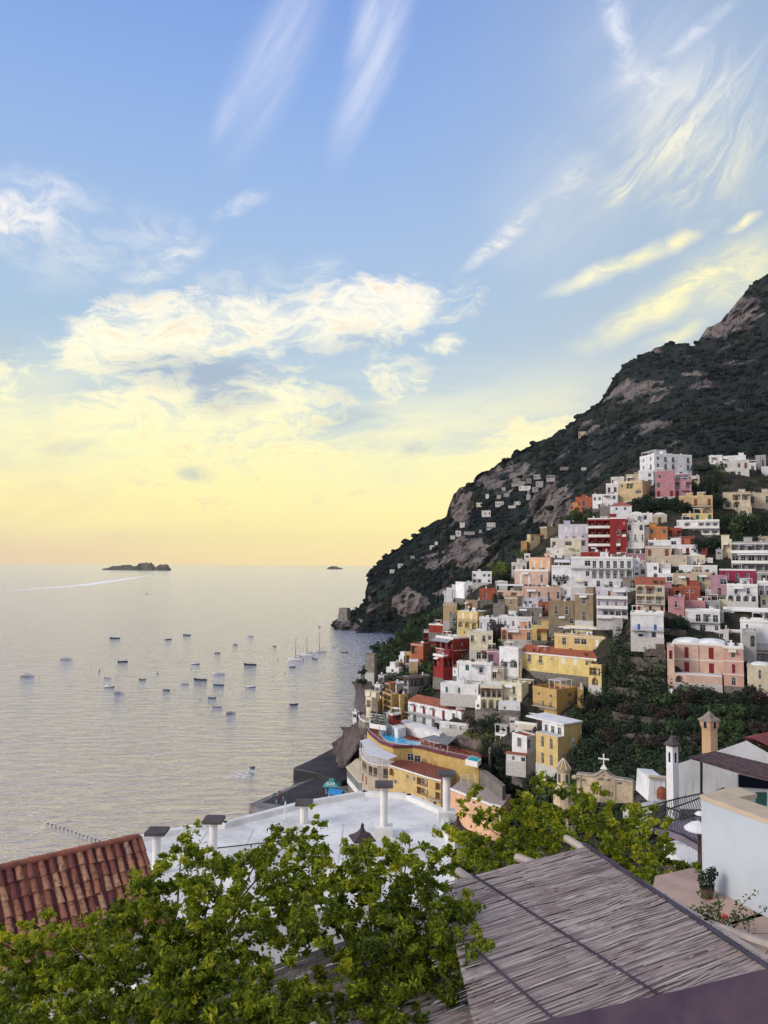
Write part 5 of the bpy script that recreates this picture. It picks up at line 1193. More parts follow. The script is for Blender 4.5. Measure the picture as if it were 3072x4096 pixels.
mb = MB(); pts = [onA(350, 620, -2), onA(356, 620.5, -4), onA(362, 622, -5), onA(369, 622, -6)]
for k, (q, r_) in enumerate(zip(pts, pts[1:])):
    q2, r2_ = q - cw.location, r_ - cw.location; mb.face(q2 - Vector((0, 0, 7)), r2_ - Vector((0, 0, 7)), r2_ + Vector((0, 0, 3)), q2 + Vector((0, 0, 3))); mb.face(q2 + Vector((0, 2, -7)), r2_ + Vector((0, 2, -7)), r2_ + Vector((0, 2, 3)), q2 + Vector((0, 2, 3))); mb.face(q2 + Vector((0, 0, 3)), r2_ + Vector((0, 0, 3)), r2_ + Vector((0, 2, 3)), q2 + Vector((0, 2, 3)))
mb.build('wall', wallm('stone'), cw)
B(3, 455, 540, 540, 655, 712, 'stone', '.A', '', 'F', 'stone villa with arch behind the headland wall', D=1040, extras=0)
B(3, 380, 465, 490, 1000, 1175, 'stone', 'o.|o.o|...', '.|.', 'F', 'old grey fortified tower house at the water edge among trees', rel=20, D=345, extras=0, name='tower_house', below=14)
VIL = [(1, 538, 622, 812, 862, 'white', '.w.w', 'white cottage on the mountain with garden wall'), (1, 585, 667, 928, 985, 'white', 'www|RR', 'white two level cottage on the mountain above the brown crag'),
       (1, 290, 342, 1003, 1048, 'white', 'w', 'small white cottage at the left mountain terrace'), (1, 330, 377, 927, 965, 'white', 'w|.', 'white hut high at the left mountain terrace'),
       (1, 667, 746, 727, 768, 'white', 'www', 'white cottage with green surrounds in the mountain village'), (1, 486, 540, 737, 768, 'cream', 'o.', 'cream shed at the left of the mountain village'),
       (1, 575, 606, 655, 690, 'white', '.', 'tiny white hut beneath the mountain cliffs'), (1, 890, 1002, 578, 612, 'white', 'w.w.', 'long white house in the middle of the mountain village'),
       (1, 1150, 1232, 478, 525, 'offwhite', 'RR|w.', 'pale house at the right end of the mountain village'), (1, 845, 905, 728, 748, 'white', 'A.A', 'low white arcade on the mountain slope'),
       (1, 790, 862, 765, 778, 'white', '.', 'long low white wall house under the arcade'), (1, 370, 472, 1012, 1032, 'offwhite', '...', 'low pale terrace house left of the brown crag'),
       (1, 45, 88, 1142, 1172, 'white', 'w', 'white hut on the far left mountain shoulder'), (1, 92, 122, 1107, 1130, 'white', '.', 'tiny white hut above the far left shoulder'),
       (1, 885, 950, 535, 570, 'grey', 'w.', 'grey house in the upper mountain village'), (1, 830, 905, 505, 545, 'stone', '..w', 'stone house at the upper left of the mountain village'),
       (1, 955, 1010, 505, 545, 'stone', '.w', 'stone house near the top of the mountain village'), (1, 1030, 1100, 470, 505, 'grey', 'w.', 'grey hut at the top of the mountain village'),
       (1, 725, 765, 592, 615, 'offwhite', '.', 'pale hut left of the long white mountain house'), (1, 800, 828, 617, 640, 'offwhite', '.', 'pale little house below the pale hut in the village'),
       (1, 970, 1010, 618, 655, 'offwhite', 'w', 'pale cube below the long white mountain house'), (1, 960, 1000, 660, 700, 'grey', '.', 'grey cube on the slope above the brown cliff'),
       (1, 1050, 1120, 535, 580, 'grey', 'w.', 'grey terraced hut right of the long white mountain house'), (1, 1015, 1075, 590, 625, 'offwhite', 'w', 'off-white hut on the edge of the cliff'),
       (1, 680, 720, 665, 690, 'grey', '.', 'grey hut in the centre of the mountain slope'), (1, 745, 800, 650, 672, 'offwhite', 'o', 'off-white hut in the centre of the mountain slope'),
       (3, 690, 738, 132, 165, 'white', 'w', 'white hut over the sea cliff, right one of two'), (3, 615, 660, 188, 218, 'white', 'w', 'white hut over the sea cliff, left one of two'),
       (3, 810, 850, 58, 76, 'offwhite', '.', 'pale hut under the left mountain shoulder'), (1, 510, 540, 995, 1015, 'offwhite', '.', 'pale hut on the rim of the brown crag'), (1, 240, 285, 1050, 1075, 'white', 'o', 'white box hut left of the crag rim'), (1, 820, 885, 550, 575, 'offwhite', 'w.', 'pale terrace house left of the grey village house'),
       (1, 1455, 1530, 62, 115, 'beige', 'a.a', 'ruined beige house alone high on the mountain'), (1, 1480, 1530, 402, 418, 'grey', '.', 'grey wall hut in the forest above the orange house'), (1, 1280, 1360, 398, 416, 'stone', '..', 'stone ruin in the forest left of the grey wall hut')]
for z, x0, x1, yt, yb, c, f, lb in VIL:
    c = dict(white='offwhite', offwhite='grey').get(c, c); D_ = hitA(*Z(z, x1, yb)) - 3; B(z, x0, x1, x1, yt, yb, c, f, '', 'F', lb, D=D_, extras=0, name='cottage', below=1.5, par=.3, L=6)

# ------------------------------------------------------------------ islands
def island(prof, yw, sx, label, ox, D_, depth):
    mb = MB(); K = len(prof); rows = 9; loops = []
    for X, h in prof:
        px = ox + X * sx; p = onz(px, yw, 0); p = Vector((p.x * D_ / p.y, D_, 0)); hh = h * sx * D_ / F; r = []
        for j in range(rows):
            t = j / (rows - 1) * PI; nn = 1 + .35 * noise.noise(Vector((X * .05, j * .9, 3)))
            r.append((p.x + noise.noise(Vector((X * .1, j, 0))) * 8, p.y - math.cos(t) * depth * (.3 + .7 * min(1, h / 30.)), max(-3, hh * math.sin(t) ** .6 * (nn if 0 < j < rows - 1 else 1) * (1 if j != rows // 2 else 1))))
        loops.append(mb.pts(r))
    for i, j in zip(loops, loops[1:]):
        for t in range(rows - 1): mb.f.append((i + t, j + t, j + t + 1, i + t + 1))
    o = mb.build('island', mat('island_scrub', (.05, .06, .04), .95, .3, .01, .5, .05, col2=(.16, .14, .11)), None, True); struct(o); o['label'] = label
prof = [(847, 2), (860, 10), (900, 16), (930, 28), (960, 34), (1000, 33), (1030, 40), (1060, 42), (1090, 38), (1115, 30), (1135, 34), (1150, 44), (1158, 56), (1170, 50), (1200, 58), (1220, 60), (1245, 57), (1262, 48), (1280, 24), (1288, 8), (1292, 16), (1305, 34), (1325, 46), (1350, 48), (1368, 42), (1385, 44), (1400, 24), (1418, 2)]
pf = [(float(x), float(np.interp(x, [a for a, b in prof], [b for a, b in prof])) * (1 + .10 * noise.noise(Vector((x * .11, 0, 0))))) for x in np.arange(847, 1419, 4)]
island(pf, 570, .12054, 'low dark islands on the horizon', 0, 6700, 60)
prof2 = [(18, 1), (30, 14), (50, 24), (70, 26), (95, 25), (120, 18), (150, 12), (172, 1)]
pf = [(float(x), float(np.interp(x, [a for a, b in prof2], [b for a, b in prof2]))) for x in np.arange(18, 173, 6)]
island(pf, 568.8, .1055, 'tiny islet on the horizon', 325, 9000, 60)

# ------------------------------------------------------------------ boats
M['hullw'] = mat('white_hull', (.72, .73, .76), .35, .05, 1, spec=.4); M['hulld'] = mat('navy_hull', (.018, .022, .035), .4, .1, 1, spec=.3); M['hullb'] = mat('blue_grey_hull', (.10, .16, .22), .5, .1, 1)
M['deckb'] = mat('boat_deck', (.32, .28, .24), .7, .1, 2); M['cover'] = mat('boat_cover', (.22, .23, .30), .8, .1, 1); M['teal'] = mat('teal_hull', (.06, .22, .22), .5)
def hull(L, Bm, fb, m, parent, y0=0., name='hull', sheer=.5):
    mb = MB(); N = 11; K = 7; loops = []
    for i in range(N):
        t = i / (N - 1); x = -L / 2 + L * t; w_ = Bm / 2 * (1 - max(0, (t - .45) / .55) ** 2.2) * (.88 + .12 * min(1, t * 4)); top = fb * (1 + sheer * max(0, t - .3) ** 2 * 2)
        w_ = max(w_, .03); xx = x + .0; r = []
        for j in range(K): s = j / (K - 1); a = s * PI; r.append((x + (L * .07 * (1 - 0) * t ** 4) * (abs(math.cos(a)) ** 1.), y0 - math.cos(a) * w_ * (1 if j in (0, K - 1) else .93), top * abs(math.cos(a)) ** 1.2 - .25 * math.sin(a)))
        loops.append(mb.pts(r))
    for i, j in zip(loops, loops[1:]):
        for t in range(K - 1): mb.f.append((i + t, j + t, j + t + 1, i + t + 1))
    mb.f.append(tuple(loops[0] + t for t in range(K)))
    return mb.build(name, m, parent)
def deckpl(L, Bm, z, m, parent, y0=0., name='deck'):
    mb = MB(); P = [(-L / 2 + .05, -Bm * .42), (L * .02, -Bm * .46), (L * .25, -Bm * .38), (L * .42, -Bm * .16), (L * .5, 0), (L * .42, Bm * .16), (L * .25, Bm * .38), (L * .02, Bm * .46), (-L / 2 + .05, Bm * .42)]
    mb.prism([(x, y + y0) for x, y in P], z - .08, z); return mb.build(name, m, parent)
def cabin(parent, x0, x1, w_, z0, z1, m, rake=.8, name='cabin'):
    mb = MB(); i, j = mb.ring([(x0, -w_, z0), (x1, -w_ * .8, z0), (x1, w_ * .8, z0), (x0, w_, z0)], [(x0 + .1, -w_ * .82, z1), (x1 - rake, -w_ * .66, z1), (x1 - rake, w_ * .66, z1), (x0 + .1, w_ * .82, z1)]); mb.f.append(tuple(j + t for t in range(4)))
    o = mb.build(name, m, parent); g = MB(); za, zb = z0 + (z1 - z0) * .4, z0 + (z1 - z0) * .85
    for s in (-1, 1): g.face((x0 + .4, s * (w_ * .93), za), (x1 - rake * .5, s * (w_ * .80), za), (x1 - rake * .9, s * (w_ * .72), zb), (x0 + .5, s * (w_ * .90), zb))
    g.face((x1 - rake * .30, -w_ * .7, za), (x1 - rake * .30, w_ * .7, za), (x1 - rake * .75, w_ * .6, zb), (x1 - rake * .75, -w_ * .6, zb)); g.build('window', M['glass'], o); return o
def rail_(parent, L, Bm, z):
    mb = MB(); P = [(-L * .05, -Bm * .42, z + .5), (L * .25, -Bm * .36, z + .55), (L * .48, 0, z + .75), (L * .25, Bm * .36, z + .55), (-L * .05, Bm * .42, z + .5)]
    mb.tube(P, .035, 4, False)
    for p in P: mb.tube([p, (p[0], p[1], z)], .03, 4, False)
    mb.build('rail', M['ironw'], parent)
def outboard(parent, L, z):
    mb = MB(); mb.box(-L / 2 - .45, -L / 2 - .05, -.2, .2, z - .1, z + .55); mb.box(-L / 2 - .35, -L / 2 - .15, -.08, .08, -.4, z - .1); mb.build('outboard_motor', M['hulld'], parent)
BPOS = []
def boat(kind, px, py, Lpx, hd, label, hm='hullw', Lm=None, fixL=None):
    BPOS.append((px, py, label))
    p = onz(px, py, 0); L = fixL or Lpx * p.y / F * 1.0
    nm = dict(open='rowing_boat', cover='covered_boat', cruiser='motor_cruiser', rib='dinghy', cat='catamaran', sail='sailing_boat', mast='fishing_boat', yacht='motor_yacht')[kind]
    cat = dict(cat='catamaran', sail='sailing boat').get(kind, 'boat')
    r = thing(nm, p, label, cat, hd, 'boats moored in the bay'); Bm = L * (.34 if kind in ('open', 'cover', 'rib', 'mast') else .30); fb = max(.55, L * .105)
    m = M[hm]; jr = random.Random(hash_(label))
    if kind == 'cat':
        for s in (-1, 1): hull(L, L * .14, fb * 1.1, m, r, s * L * .2)
        mb = MB(); mb.box(-L * .45, L * .28, -L * .24, L * .24, fb * .9, fb * 1.15); mb.build('deck', m, r)
        cabin(r, -L * .28, L * .18, L * .17, fb * 1.151, fb * 2.1, m, L * .12); mb = MB(); mb.box(-L * .42, -L * .2, -L * .17, L * .17, fb * 2.35, fb * 2.42)
        for x in (-L * .41, -L * .21):
            for y in (-L * .16, L * .16): mb.box(x - .05, x + .05, y - .05, y + .05, fb * 1.15, fb * 2.35)
        mb.build('canopy', M['cover'], r); mh = Lm * p.y / F
    elif kind == 'sail':
        hull(L, L * .26, fb, m, r); deckpl(L, L * .25, fb + .02, m, r); cabin(r, -L * .1, L * .22, L * .075, fb + .021, fb + .6, m, .6); rail_(r, L, L * .25, fb); mh = Lm * p.y / F
    elif kind == 'mast':
        hull(L, Bm, fb, m, r); deckpl(L, Bm * .93, fb * .8, M['deckb'], r); mb = MB(); mb.tube([(L * .02, 0, .3), (L * .02, 0, L * .5)], .05, 5); mb.build('mast', M['wood'], r)
        mb = MB()
        for x in (-.25, .05, .25): mb.box(L * x - .15, L * x + .15, -Bm * .38, Bm * .38, fb * .8, fb * .95)
        mb.build('bench', M['trim'], r)
    elif kind == 'open':
        hull(L, Bm, fb, m, r); deckpl(L, Bm * .9, fb * .62, M['deckb'], r)
        for x in (-.25, .05, .28): mb = MB(); mb.box(L * x - .16, L * x + .16, -Bm * .36, Bm * .36, fb * .62, fb * .85); mb.build('bench', M['wood'], r)
        outboard(r, L, fb)
        if jr.random() < .5: cabin(r, -L * .02, L * .13, Bm * .22, fb * .63, fb * 1.7, M['trim'], .3, 'console')
    elif kind == 'cover':
        hull(L, Bm, fb, m, r); mb = MB(); mb.tube([(-L * .45, 0, fb * .55), (0, 0, fb * .75), (L * .38, 0, fb * .8)], [Bm * .36, Bm * .42, Bm * .12], 8); mb.build('cover', M['cover'], r)
    elif kind == 'rib':
        mb = MB(); z = fb * .7; mb.tube([(-L * .5, -Bm * .38, z), (L * .15, -Bm * .4, z), (L * .38, -Bm * .24, z + .15), (L * .5, 0, z + .35), (L * .38, Bm * .24, z + .15), (L * .15, Bm * .4, z), (-L * .5, Bm * .38, z)], fb * .42, 8); mb.build('tube', m, r, True)
        hull(L * .9, Bm * .7, fb * .5, M['hulld'], r); deckpl(L * .85, Bm * .75, fb * .52, M['deckb'], r); cabin(r, -L * .1, L * .1, Bm * .2, fb * .53, fb * 1.8, M['trim'], .3, 'console'); outboard(r, L, fb)
        mb = MB(); mb.tube([(-L * .4, -Bm * .3, fb), (-L * .42, -Bm * .3, fb * 2.6), (-L * .42, Bm * .3, fb * 2.6), (-L * .4, Bm * .3, fb)], .05, 5); mb.build('roll_bar', M['ironw'], r)
    else:
        hull(L, Bm, fb, m, r); deckpl(L, Bm * .95, fb * 1.02, M['hullw'], r); cabin(r, -L * .18, L * .22, Bm * .32, fb * 1.021, fb * 1.9, M['hullw'], L * .1); rail_(r, L, Bm, fb)
        mb = MB(); mb.box(-L * .42, -L * .2, -Bm * .3, Bm * .3, fb * 1.021, fb * 1.25); mb.build('seat', M['canvas'], r)
        if kind == 'yacht': cabin(r, -L * .18, L * .06, Bm * .26, fb * 1.91, fb * 2.5, M['hullw'], .5, 'flybridge'); mb = MB(); mb.box(-L * .2, L * .02, -Bm * .28, Bm * .28, fb * 3.1, fb * 3.2); [mb.box(x, x + .08, y - .04, y + .04, fb * 1.9, fb * 3.1) for x in (-L * .19, 0) for y in (-Bm * .26, Bm * .26)]; mb.build('canopy', M['canvasw'], r)
        elif jr.random() < .6: mb = MB(); mb.tube([(-L * .2, -Bm * .33, fb), (-L * .14, -Bm * .3, fb * 2.5), (-L * .14, Bm * .3, fb * 2.5), (-L * .2, Bm * .33, fb)], .07, 5); mb.face((-L * .3, -Bm * .3, fb * 2.4), (-L * .02, -Bm * .3, fb * 2.5), (-L * .02, Bm * .3, fb * 2.5), (-L * .3, Bm * .3, fb * 2.4)); mb.build('canopy', M['cover'], r)
    if kind in ('cat', 'sail'):
        mb = MB(); mb.tube([(L * .08, 0, fb), (L * .06, 0, mh)], [.22, .12], 6); mo = mb.build('mast', M['iron'], r)
        mb = MB(); mb.tube([(L * .07, 0, fb * 3), (-L * .32, 0, fb * 2.9)], .22, 6); mb.build('boom', M['cover'], mo)
        mb = MB(); mb.tube([(L * .06, 0, mh * .98), (L * .48, 0, fb)], .045, 3, False); mb.tube([(L * .06, 0, mh * .98), (-L * .48, 0, fb)], .04, 3, False)
        for s in (-1, 1): mb.tube([(L * .06, 0, mh * .9), (L * .05, s * L * .12, fb)], .035, 3, False)
        mb.build('rigging', M['iron'], mo)
    return r
q9 = lambda X, Y: (X * .12054, 550 + Y * .12054)
q10 = lambda X, Y: (175 + X * .12054, 600 + Y * .12054)
S9 = .12054
BO = [('cruiser', q9(228, 1048), 110, .05, 'white cabin cruiser furthest left in the bay', 'hullw'), ('cruiser', q9(548, 908), 95, -.05, 'white motor cruiser with dark canopy in the left of the bay', 'hullw'),
      ('yacht', q9(822, 1005), 60, -1.35, 'white flybridge yacht seen end on', 'hullw'), ('open', q9(1018, 930), 75, .1, 'dark open launch left of the bay centre', 'hulld'),
      ('open', q9(897, 1064), 60, -.2, 'small white open boat just below the flybridge yacht', 'hullw'), ('rib', q9(908, 1136), 82, .05, 'inflatable dinghy with console left of the white covered boat', 'hullw'),
      ('cover', q9(988, 1189), 80, 0., 'white boat with a grey cover in the lower left group', 'hullw'), ('open', q9(1182, 1077), 55, -.2, 'small pale boat between the yacht and the masted boat', 'hullb'),
      ('rib', q9(1307, 1022), 42, -1., 'little dinghy seen end on near the bay centre', 'hullw'), ('open', q9(952, 735), 82, 3.1, 'dark grey launch highest on the left of the bay', 'hullb'),
      ('cruiser', q9(1395, 744), 52, .5, 'small dark cabin boat below the canopy launch', 'hulld'), ('cruiser', q9(1552, 708), 62, 3.1, 'dark launch with a canopy at the top of the bay', 'hulld'),
      ('cover', q9(1380, 1165), 60, -.1, 'small covered grey boat below the masted white boat', 'hullb'), ('mast', q9(1530, 1112), 72, 3.1, 'white fishing boat with a short mast, left of the pair', 'hullw'),
      ('rib', q10(170, 531), 70, .0, 'white dinghy with two consoles in the middle left', 'hullw'), ('cruiser', q10(625, 303), 56, 3.1, 'pale cruiser at the top centre of the bay', 'hullw'),
      ('cruiser', q10(500, 372), 42, -.5, 'small white pilot boat below the pale cruiser', 'hulld'), ('rib', q10(828, 386), 32, -.6, 'tiny dark dinghy left of the catamarans', 'hulld'),
      ('cover', q10(352, 442), 48, 3.1, 'small flat covered skiff in the centre of the bay', 'hullb'), ('cruiser', q10(625, 539), 98, 3.1, 'long dark motor launch in the centre of the bay', 'hulld'),
      ('cruiser', q10(362, 614), 100, 3.0, 'large white and blue cruiser in the centre of the bay', 'hullw'), ('cruiser', q10(212, 664), 102, 3.1, 'long low launch with dark hull left of the white and blue cruiser', 'hulld'),
      ('mast', q10(362, 708), 86, 3.05, 'teal grey fishing boat with a short mast, right of the pair', 'teal'), ('rib', q10(628, 724), 76, .15, 'white dinghy with steering console and raised bow', 'hullw'),
      ('open', q10(305, 814), 62, 3.1, 'blue grey rowing boat above two covered skiffs', 'hullb'), ('open', q10(353, 887), 70, .05, 'pale open launch with benches in the lower centre', 'hullw'),
      ('cover', q10(462, 940), 75, .25, 'covered skiff nearest the viewer in the bay', 'hullw'), ('rib', q10(988, 870), 68, .5, 'dark dinghy alone right of the lower group', 'hulld'),
      ('cruiser', q10(1160, 489), 48, 3.0, 'small dark launch just right of the catamarans', 'hulld'), ('cruiser', q10(1318, 389), 54, 3.1, 'small white cruiser right of the sailing yacht', 'hullw'),
      ('open', q10(1408, 437), 50, 3.0, 'low dark boat near the wooded shore', 'hulld'), ('rib', q10(1522, 371), 16, .3, 'very small boat in the dark water by the headland', 'hullw'),
      ('open', q10(975, 558), 44, 0, 'small dark rowing boat below the catamarans', 'hulld'), ('open', q10(1198, 225), 20, 0, 'tiny boat far out above the sailing mast', 'hulld'),
      ('cruiser', q10(640, 1395), 52, -2.2, 'teal motor boat speeding toward the quay with foam wake', 'teal')]
for k, (pp), l, hd, lb, hm in BO: boat(k, pp[0], pp[1], l * S9, hd, lb, hm)
boat('cat', *q10(1008, 498), 118 * S9, 3.05, 'grey white catamaran with bare mast, left of the two', 'hullw', 185 * S9)
boat('cat', *q10(1100, 462), 104 * S9, 3.05, 'white catamaran with bare mast, right of the two', 'hullw', 155 * S9)
boat('sail', *q10(1205, 430), 98 * S9, 3.1, 'slim sailing yacht with the tallest bare mast', 'hullw', 162 * S9)
boat('cruiser', *q9(1275, 210), 4, .2, 'far white speedboat heading toward the islands with a long wake', 'hullw', fixL=14)
boat('cruiser', *q9(1217, 365), 3, .2, 'far small motorboat with a thin wake', 'hullw', fixL=10)
def wake(pts, z, name, label, m):
    mb = MB(); P = []
    for X, Y, wd, f in pts: p = onz(*f(X, Y), z); P.append((p, wd))
    L = []; 
    for k, (p, wd) in enumerate(P):
        d = (P[min(k + 1, len(P) - 1)][0] - P[max(k - 1, 0)][0]).normalized(); nn = Vector((-d.y, d.x, 0)) * wd; L.append(mb.pts([p - nn, p, p + nn]))
    for i, j in zip(L, L[1:]): mb.f += [(i, j, j + 1, i + 1), (i + 1, j + 1, j + 2, i + 2)]
    o = mb.build(name, m); struct(o, 'stuff'); o['label'] = label
def foam():
    m = bpy.data.materials.new('foam'); m.use_nodes = True; n = NT(m.node_tree); o = n.add('ShaderNodeOutputMaterial'); p = n.add('ShaderNodeBsdfPrincipled'); n.l.new(p.outputs[0], o.inputs[0])
    v = n.add('ShaderNodeTexCoord').outputs['Object']; a = n.noise(v, .6, 5., .7).outputs[0]
    p.inputs['Base Color'].default_value = (.78, .78, .76, 1); p.inputs['Roughness'].default_value = .9; n.put(p.inputs['Alpha'], n.mr(a, .42, .62, 0, .9)); return m
fm = foam(); fs = mat('smooth_wake_water', (.95, .92, .88), 1., .02, .01, spec=.0)
wake([(1262, 210, 6, q9), (1100, 232, 22, q9), (900, 262, 26, q9), (700, 290, 26, q9), (500, 308, 22, q9), (250, 325, 12, q9), (20, 345, 3, q9)], .1, 'wake', 'long pale wake of the far speedboat', fs)
wake([(640, 1400, 1, q10), (615, 1412, 3, q10), (585, 1430, 4, q10), (540, 1452, 4.5, q10), (500, 1480, 4, q10)], .12, 'wake', 'white foam behind the teal motor boat', fm)
wake([(655, 1375, .6, q10), (690, 1372, 1.2, q10), (700, 1395, 1.4, q10)], .12, 'wake', 'foam at the bow of the teal motor boat', fm)
# buoys in the mooring field and a float line near the beach
bm_ = MB(); bm_.lathe((0, 0, -.2), [(.15, 0), (.32, .15), (.34, .4), (.22, .55), (.08, .6)], 8); bme = bm_.mesh('buoy', mat('buoy_red', (.25, .06, .04), .6), True)
for f, pts in ((q9, [(603, 915), (327, 1046), (758, 977), (963, 1068), (1038, 662), (1478, 940), (1588, 988), (590, 1120), (980, 1128), (1445, 1165), (175, 888)]), (q10, [(597, 457), (852, 497), (820, 637), (215, 818), (1265, 428), (136, 572), (912, 478), (1520, 487), (790, 403), (915, 605)])):
    for X, Y in pts:
        bx, by = f(X, Y); nb = min(BPOS, key=lambda b: (b[0] - bx) ** 2 + ((b[1] - by) * 1.5) ** 2); dx, dy = bx - nb[0], by - nb[1]
        far = math.hypot(dx, dy) > 9; w_ = ('far ' if far else '') + ('right of' if dx > 0 else 'left of') if abs(dx) > abs(dy) * 1.3 else ('below' if dy > 0 else 'above'); lb = 'buoy %s the %s' % (w_, nb[2])
        if lb in LABELS: lb = 'farther ' + lb
        tag(link('buoy', bme, None, onz(bx, by, 0)), ' '.join(lb.split()[:16]), 'buoy', 'mooring buoys')
flm = bm_.mesh('float', M['wood'], True)
for k in range(14):
    t = k / 13; X, Y = 290 + 310 * t, 140 + 105 * t; p = onz(X * .16578, 800 + Y * .16578, 0)
    fo = link('float', flm, None, p); fo.scale = (.9, .9, .35); tag(fo, ORD[k] + ' float from the seaward end of the float line beyond the tiled roof', 'float', 'line of floats near the shore')

# ------------------------------------------------------------------ trees and shrubs of the town
def crownmesh(kind, seed):
    rg = random.Random(seed); mb = MB()
    if kind == 'round':
        for _ in range(11):
            d = Vector((rg.gauss(0, .42), rg.gauss(0, .42), rg.gauss(.62, .22))); r = rg.uniform(.22, .4); leafclump(mb, d, r, r, r * .8, 85, .075, rg)
    elif kind == 'cypress':
        for k in range(16):
            t = k / 15; r = .13 * math.sin(PI * min(1, t * .8 + .16)) + .02; leafclump(mb, (rg.gauss(0, .015), rg.gauss(0, .015), .08 + t * .88), r, r, .08, 50, .035, rg)
    elif kind == 'pine':
        for _ in range(12):
            a = rg.uniform(0, 6.28); q = rg.uniform(0, .62) ** .8; leafclump(mb, (q * math.cos(a), q * math.sin(a), .82 + rg.gauss(0, .05)), .28, .28, .11, 75, .065, rg)
    elif kind == 'palm':
        for k in range(15):
            a = k * 2.4; el_ = rg.uniform(-.1, .9)
            for q in range(9):
                t = q / 8; x = t * .5 * math.cos(el_ * .6); z = .8 + t * .5 * math.sin(el_) - t * t * .38
                c = Vector((x * math.cos(a), x * math.sin(a), z)); s = Vector((-math.sin(a), math.cos(a), -.5)) * .09 * math.sin(PI * (t * .9 + .08)); fw = Vector((math.cos(a), math.sin(a), 0)) * .05
                mb.face(c, c + s + fw, c + s * .9 + fw * 1.8, c + fw * .6); s = Vector((math.sin(a), -math.cos(a), -.5)) * .09 * math.sin(PI * (t * .9 + .08)); mb.face(c, c + s + fw, c + s * .9 + fw * 1.8, c + fw * .6)
    return mb
TRK = {}
def tree(kind, px, pyb, pyt, wpx, m, label, D=None, name=None, group=None, src='B'):
    D = D or (hitB(px, pyb) if src == 'B' else hitA(px, pyb)); p = at(px, pyb, D - .5); h = (pyb - pyt) * D / F; w_ = wpx * D / F
    nm = name or dict(round='tree', cypress='cypress_tree', pine='umbrella_pine', palm='palm_tree')[kind]
    r = thing(nm, p, label, dict(round='tree', cypress='tree', pine='tree', palm='palm tree')[kind], rnd.uniform(0, 6.2), group)
    k = (kind, m, rnd.randrange(2))
    if k not in TRK: TRK[k] = crownmesh(kind, hash_(str(k))).mesh('crown', M[m])
    c = link('crown', TRK[k], r); ww = w_ / (dict(round=1.5, cypress=.26, pine=1.6, palm=.9)[kind]); c.scale = (ww, ww, h)
    mb = MB(); ht = h * dict(round=.6, cypress=.3, pine=.85, palm=.82)[kind]; tr = max(.12, h * .03)
    mb.tube([(0, 0, -1), (h * .02, 0, ht * .5), (-h * .01, h * .02, ht)], [tr * 1.3, tr, tr * .5], 6)
    if kind in ('round', 'pine'):
        for a in (0, 2.1, 4.2): mb.tube([(h * .01, 0, ht * .55), (math.cos(a) * ww * .3, math.sin(a) * ww * .3, h * .8)], [tr * .6, tr * .15], 5)
    mb.build('trunk', M['bark'], r)
    return r
P1 = lambda X, Y: Z(1, X, Y); P2_ = lambda X, Y: Z(2, X, Y); P3 = lambda X, Y: Z(3, X, Y)
def T_(kind, z, X, Yb, Yt, wz, m, label, **k):
    px, pb = Z(z, X, Yb); _, pt = Z(z, X, Yt); tree(kind, px, pb, pt, wz * ZO[z][2], m, label, **k)
T_('pine', 2, 1015, 560, 395, 270, 'leafd', 'umbrella pine in front of the long ridge villa')
T_('cypress', 2, 1150, 680, 455, 50, 'leafd', 'tall dark cypress right of the umbrella pine')
T_('cypress', 2, 1085, 690, 520, 50, 'leafd', 'shorter cypress between umbrella pine and tall cypress')
T_('round', 2, 1185, 540, 380, 90, 'leaf', 'light feathery tree at the left end of the ridge villa')
for X, Yb, Yt, w_, lb in [(430, 850, 690, 200, 'dark bushy tree under the tan loggia house'), (570, 850, 730, 220, 'dark round tree below the rose mansion, left'), (720, 850, 730, 200, 'dark round tree below the rose mansion, centre'), (840, 850, 760, 120, 'dark small tree left of the tan arched house'),
                      (940, 690, 560, 110, 'tree inside the beige garden arch'), (1180, 830, 700, 130, 'dark tree right of the tan arched house'), (1390, 1080, 880, 220, 'large dark tree between the white terraced hotel and balcony hotel'), (1560, 1090, 920, 250, 'dark tree above the grey balcony hotel'),
                      (1240, 1010, 900, 150, 'dark tree at the foot of the brown slope'), (1060, 1250, 1120, 200, 'dark tree right of the brick red cottage'), (1110, 1220, 1150, 120, 'small tree above the blue tarpaulin'), (1640, 1000, 880, 100, 'dark tree at the right edge above the balcony hotel')]:
    T_('round', 2, X, Yb, Yt, w_, 'leafd' if X != 1390 else 'leaf', lb)
T_('round', 1, 1460, 940, 820, 190, 'leaf', 'bright green hedge tree left above the red hotel')
T_('round', 1, 1340, 950, 880, 110, 'leaf', 'low green tree beside the bright hedge tree')
T_('round', 1, 700, 1440, 1310, 170, 'leafy', 'yellow green tree at the top left edge of town')
T_('round', 1, 730, 1490, 1400, 150, 'leafd', 'dark tree just below the yellow green tree')
T_('round', 1, 925, 1260, 1190, 90, 'leafy', 'small yellow green tree left of the salmon house roof room')
T_('round', 4, 980, 410, 300, 150, 'leafr', 'dark purple tree in front of the white central hotel')
T_('round', 4, 870, 410, 340, 100, 'leafd', 'dark shrub tree left of the purple tree')
T_('round', 4, 255, 610, 500, 130, 'leafd', 'dark tree right of the terracotta coloured flat house')
T_('round', 4, 1570, 830, 725, 110, 'leafd', 'round green tree beside the yellow villa roof')
T_('round', 4, 270, 1000, 830, 130, 'leafr', 'dark red bougainvillea beside the pink arcade', name='bougainvillea')
T_('round', 4, 340, 1050, 970, 130, 'leafy', 'bright green vine canopy below the bougainvillea')
T_('round', 4, 300, 1130, 1020, 110, 'leafd', 'dark tree left of the white two-arch house')
T_('round', 5, 700, 880, 700, 200, 'leafd', 'dark broad tree below the rose pink small house')
T_('round', 5, 600, 870, 740, 110, 'leafr', 'dark reddish tree right of the blue balcony house')
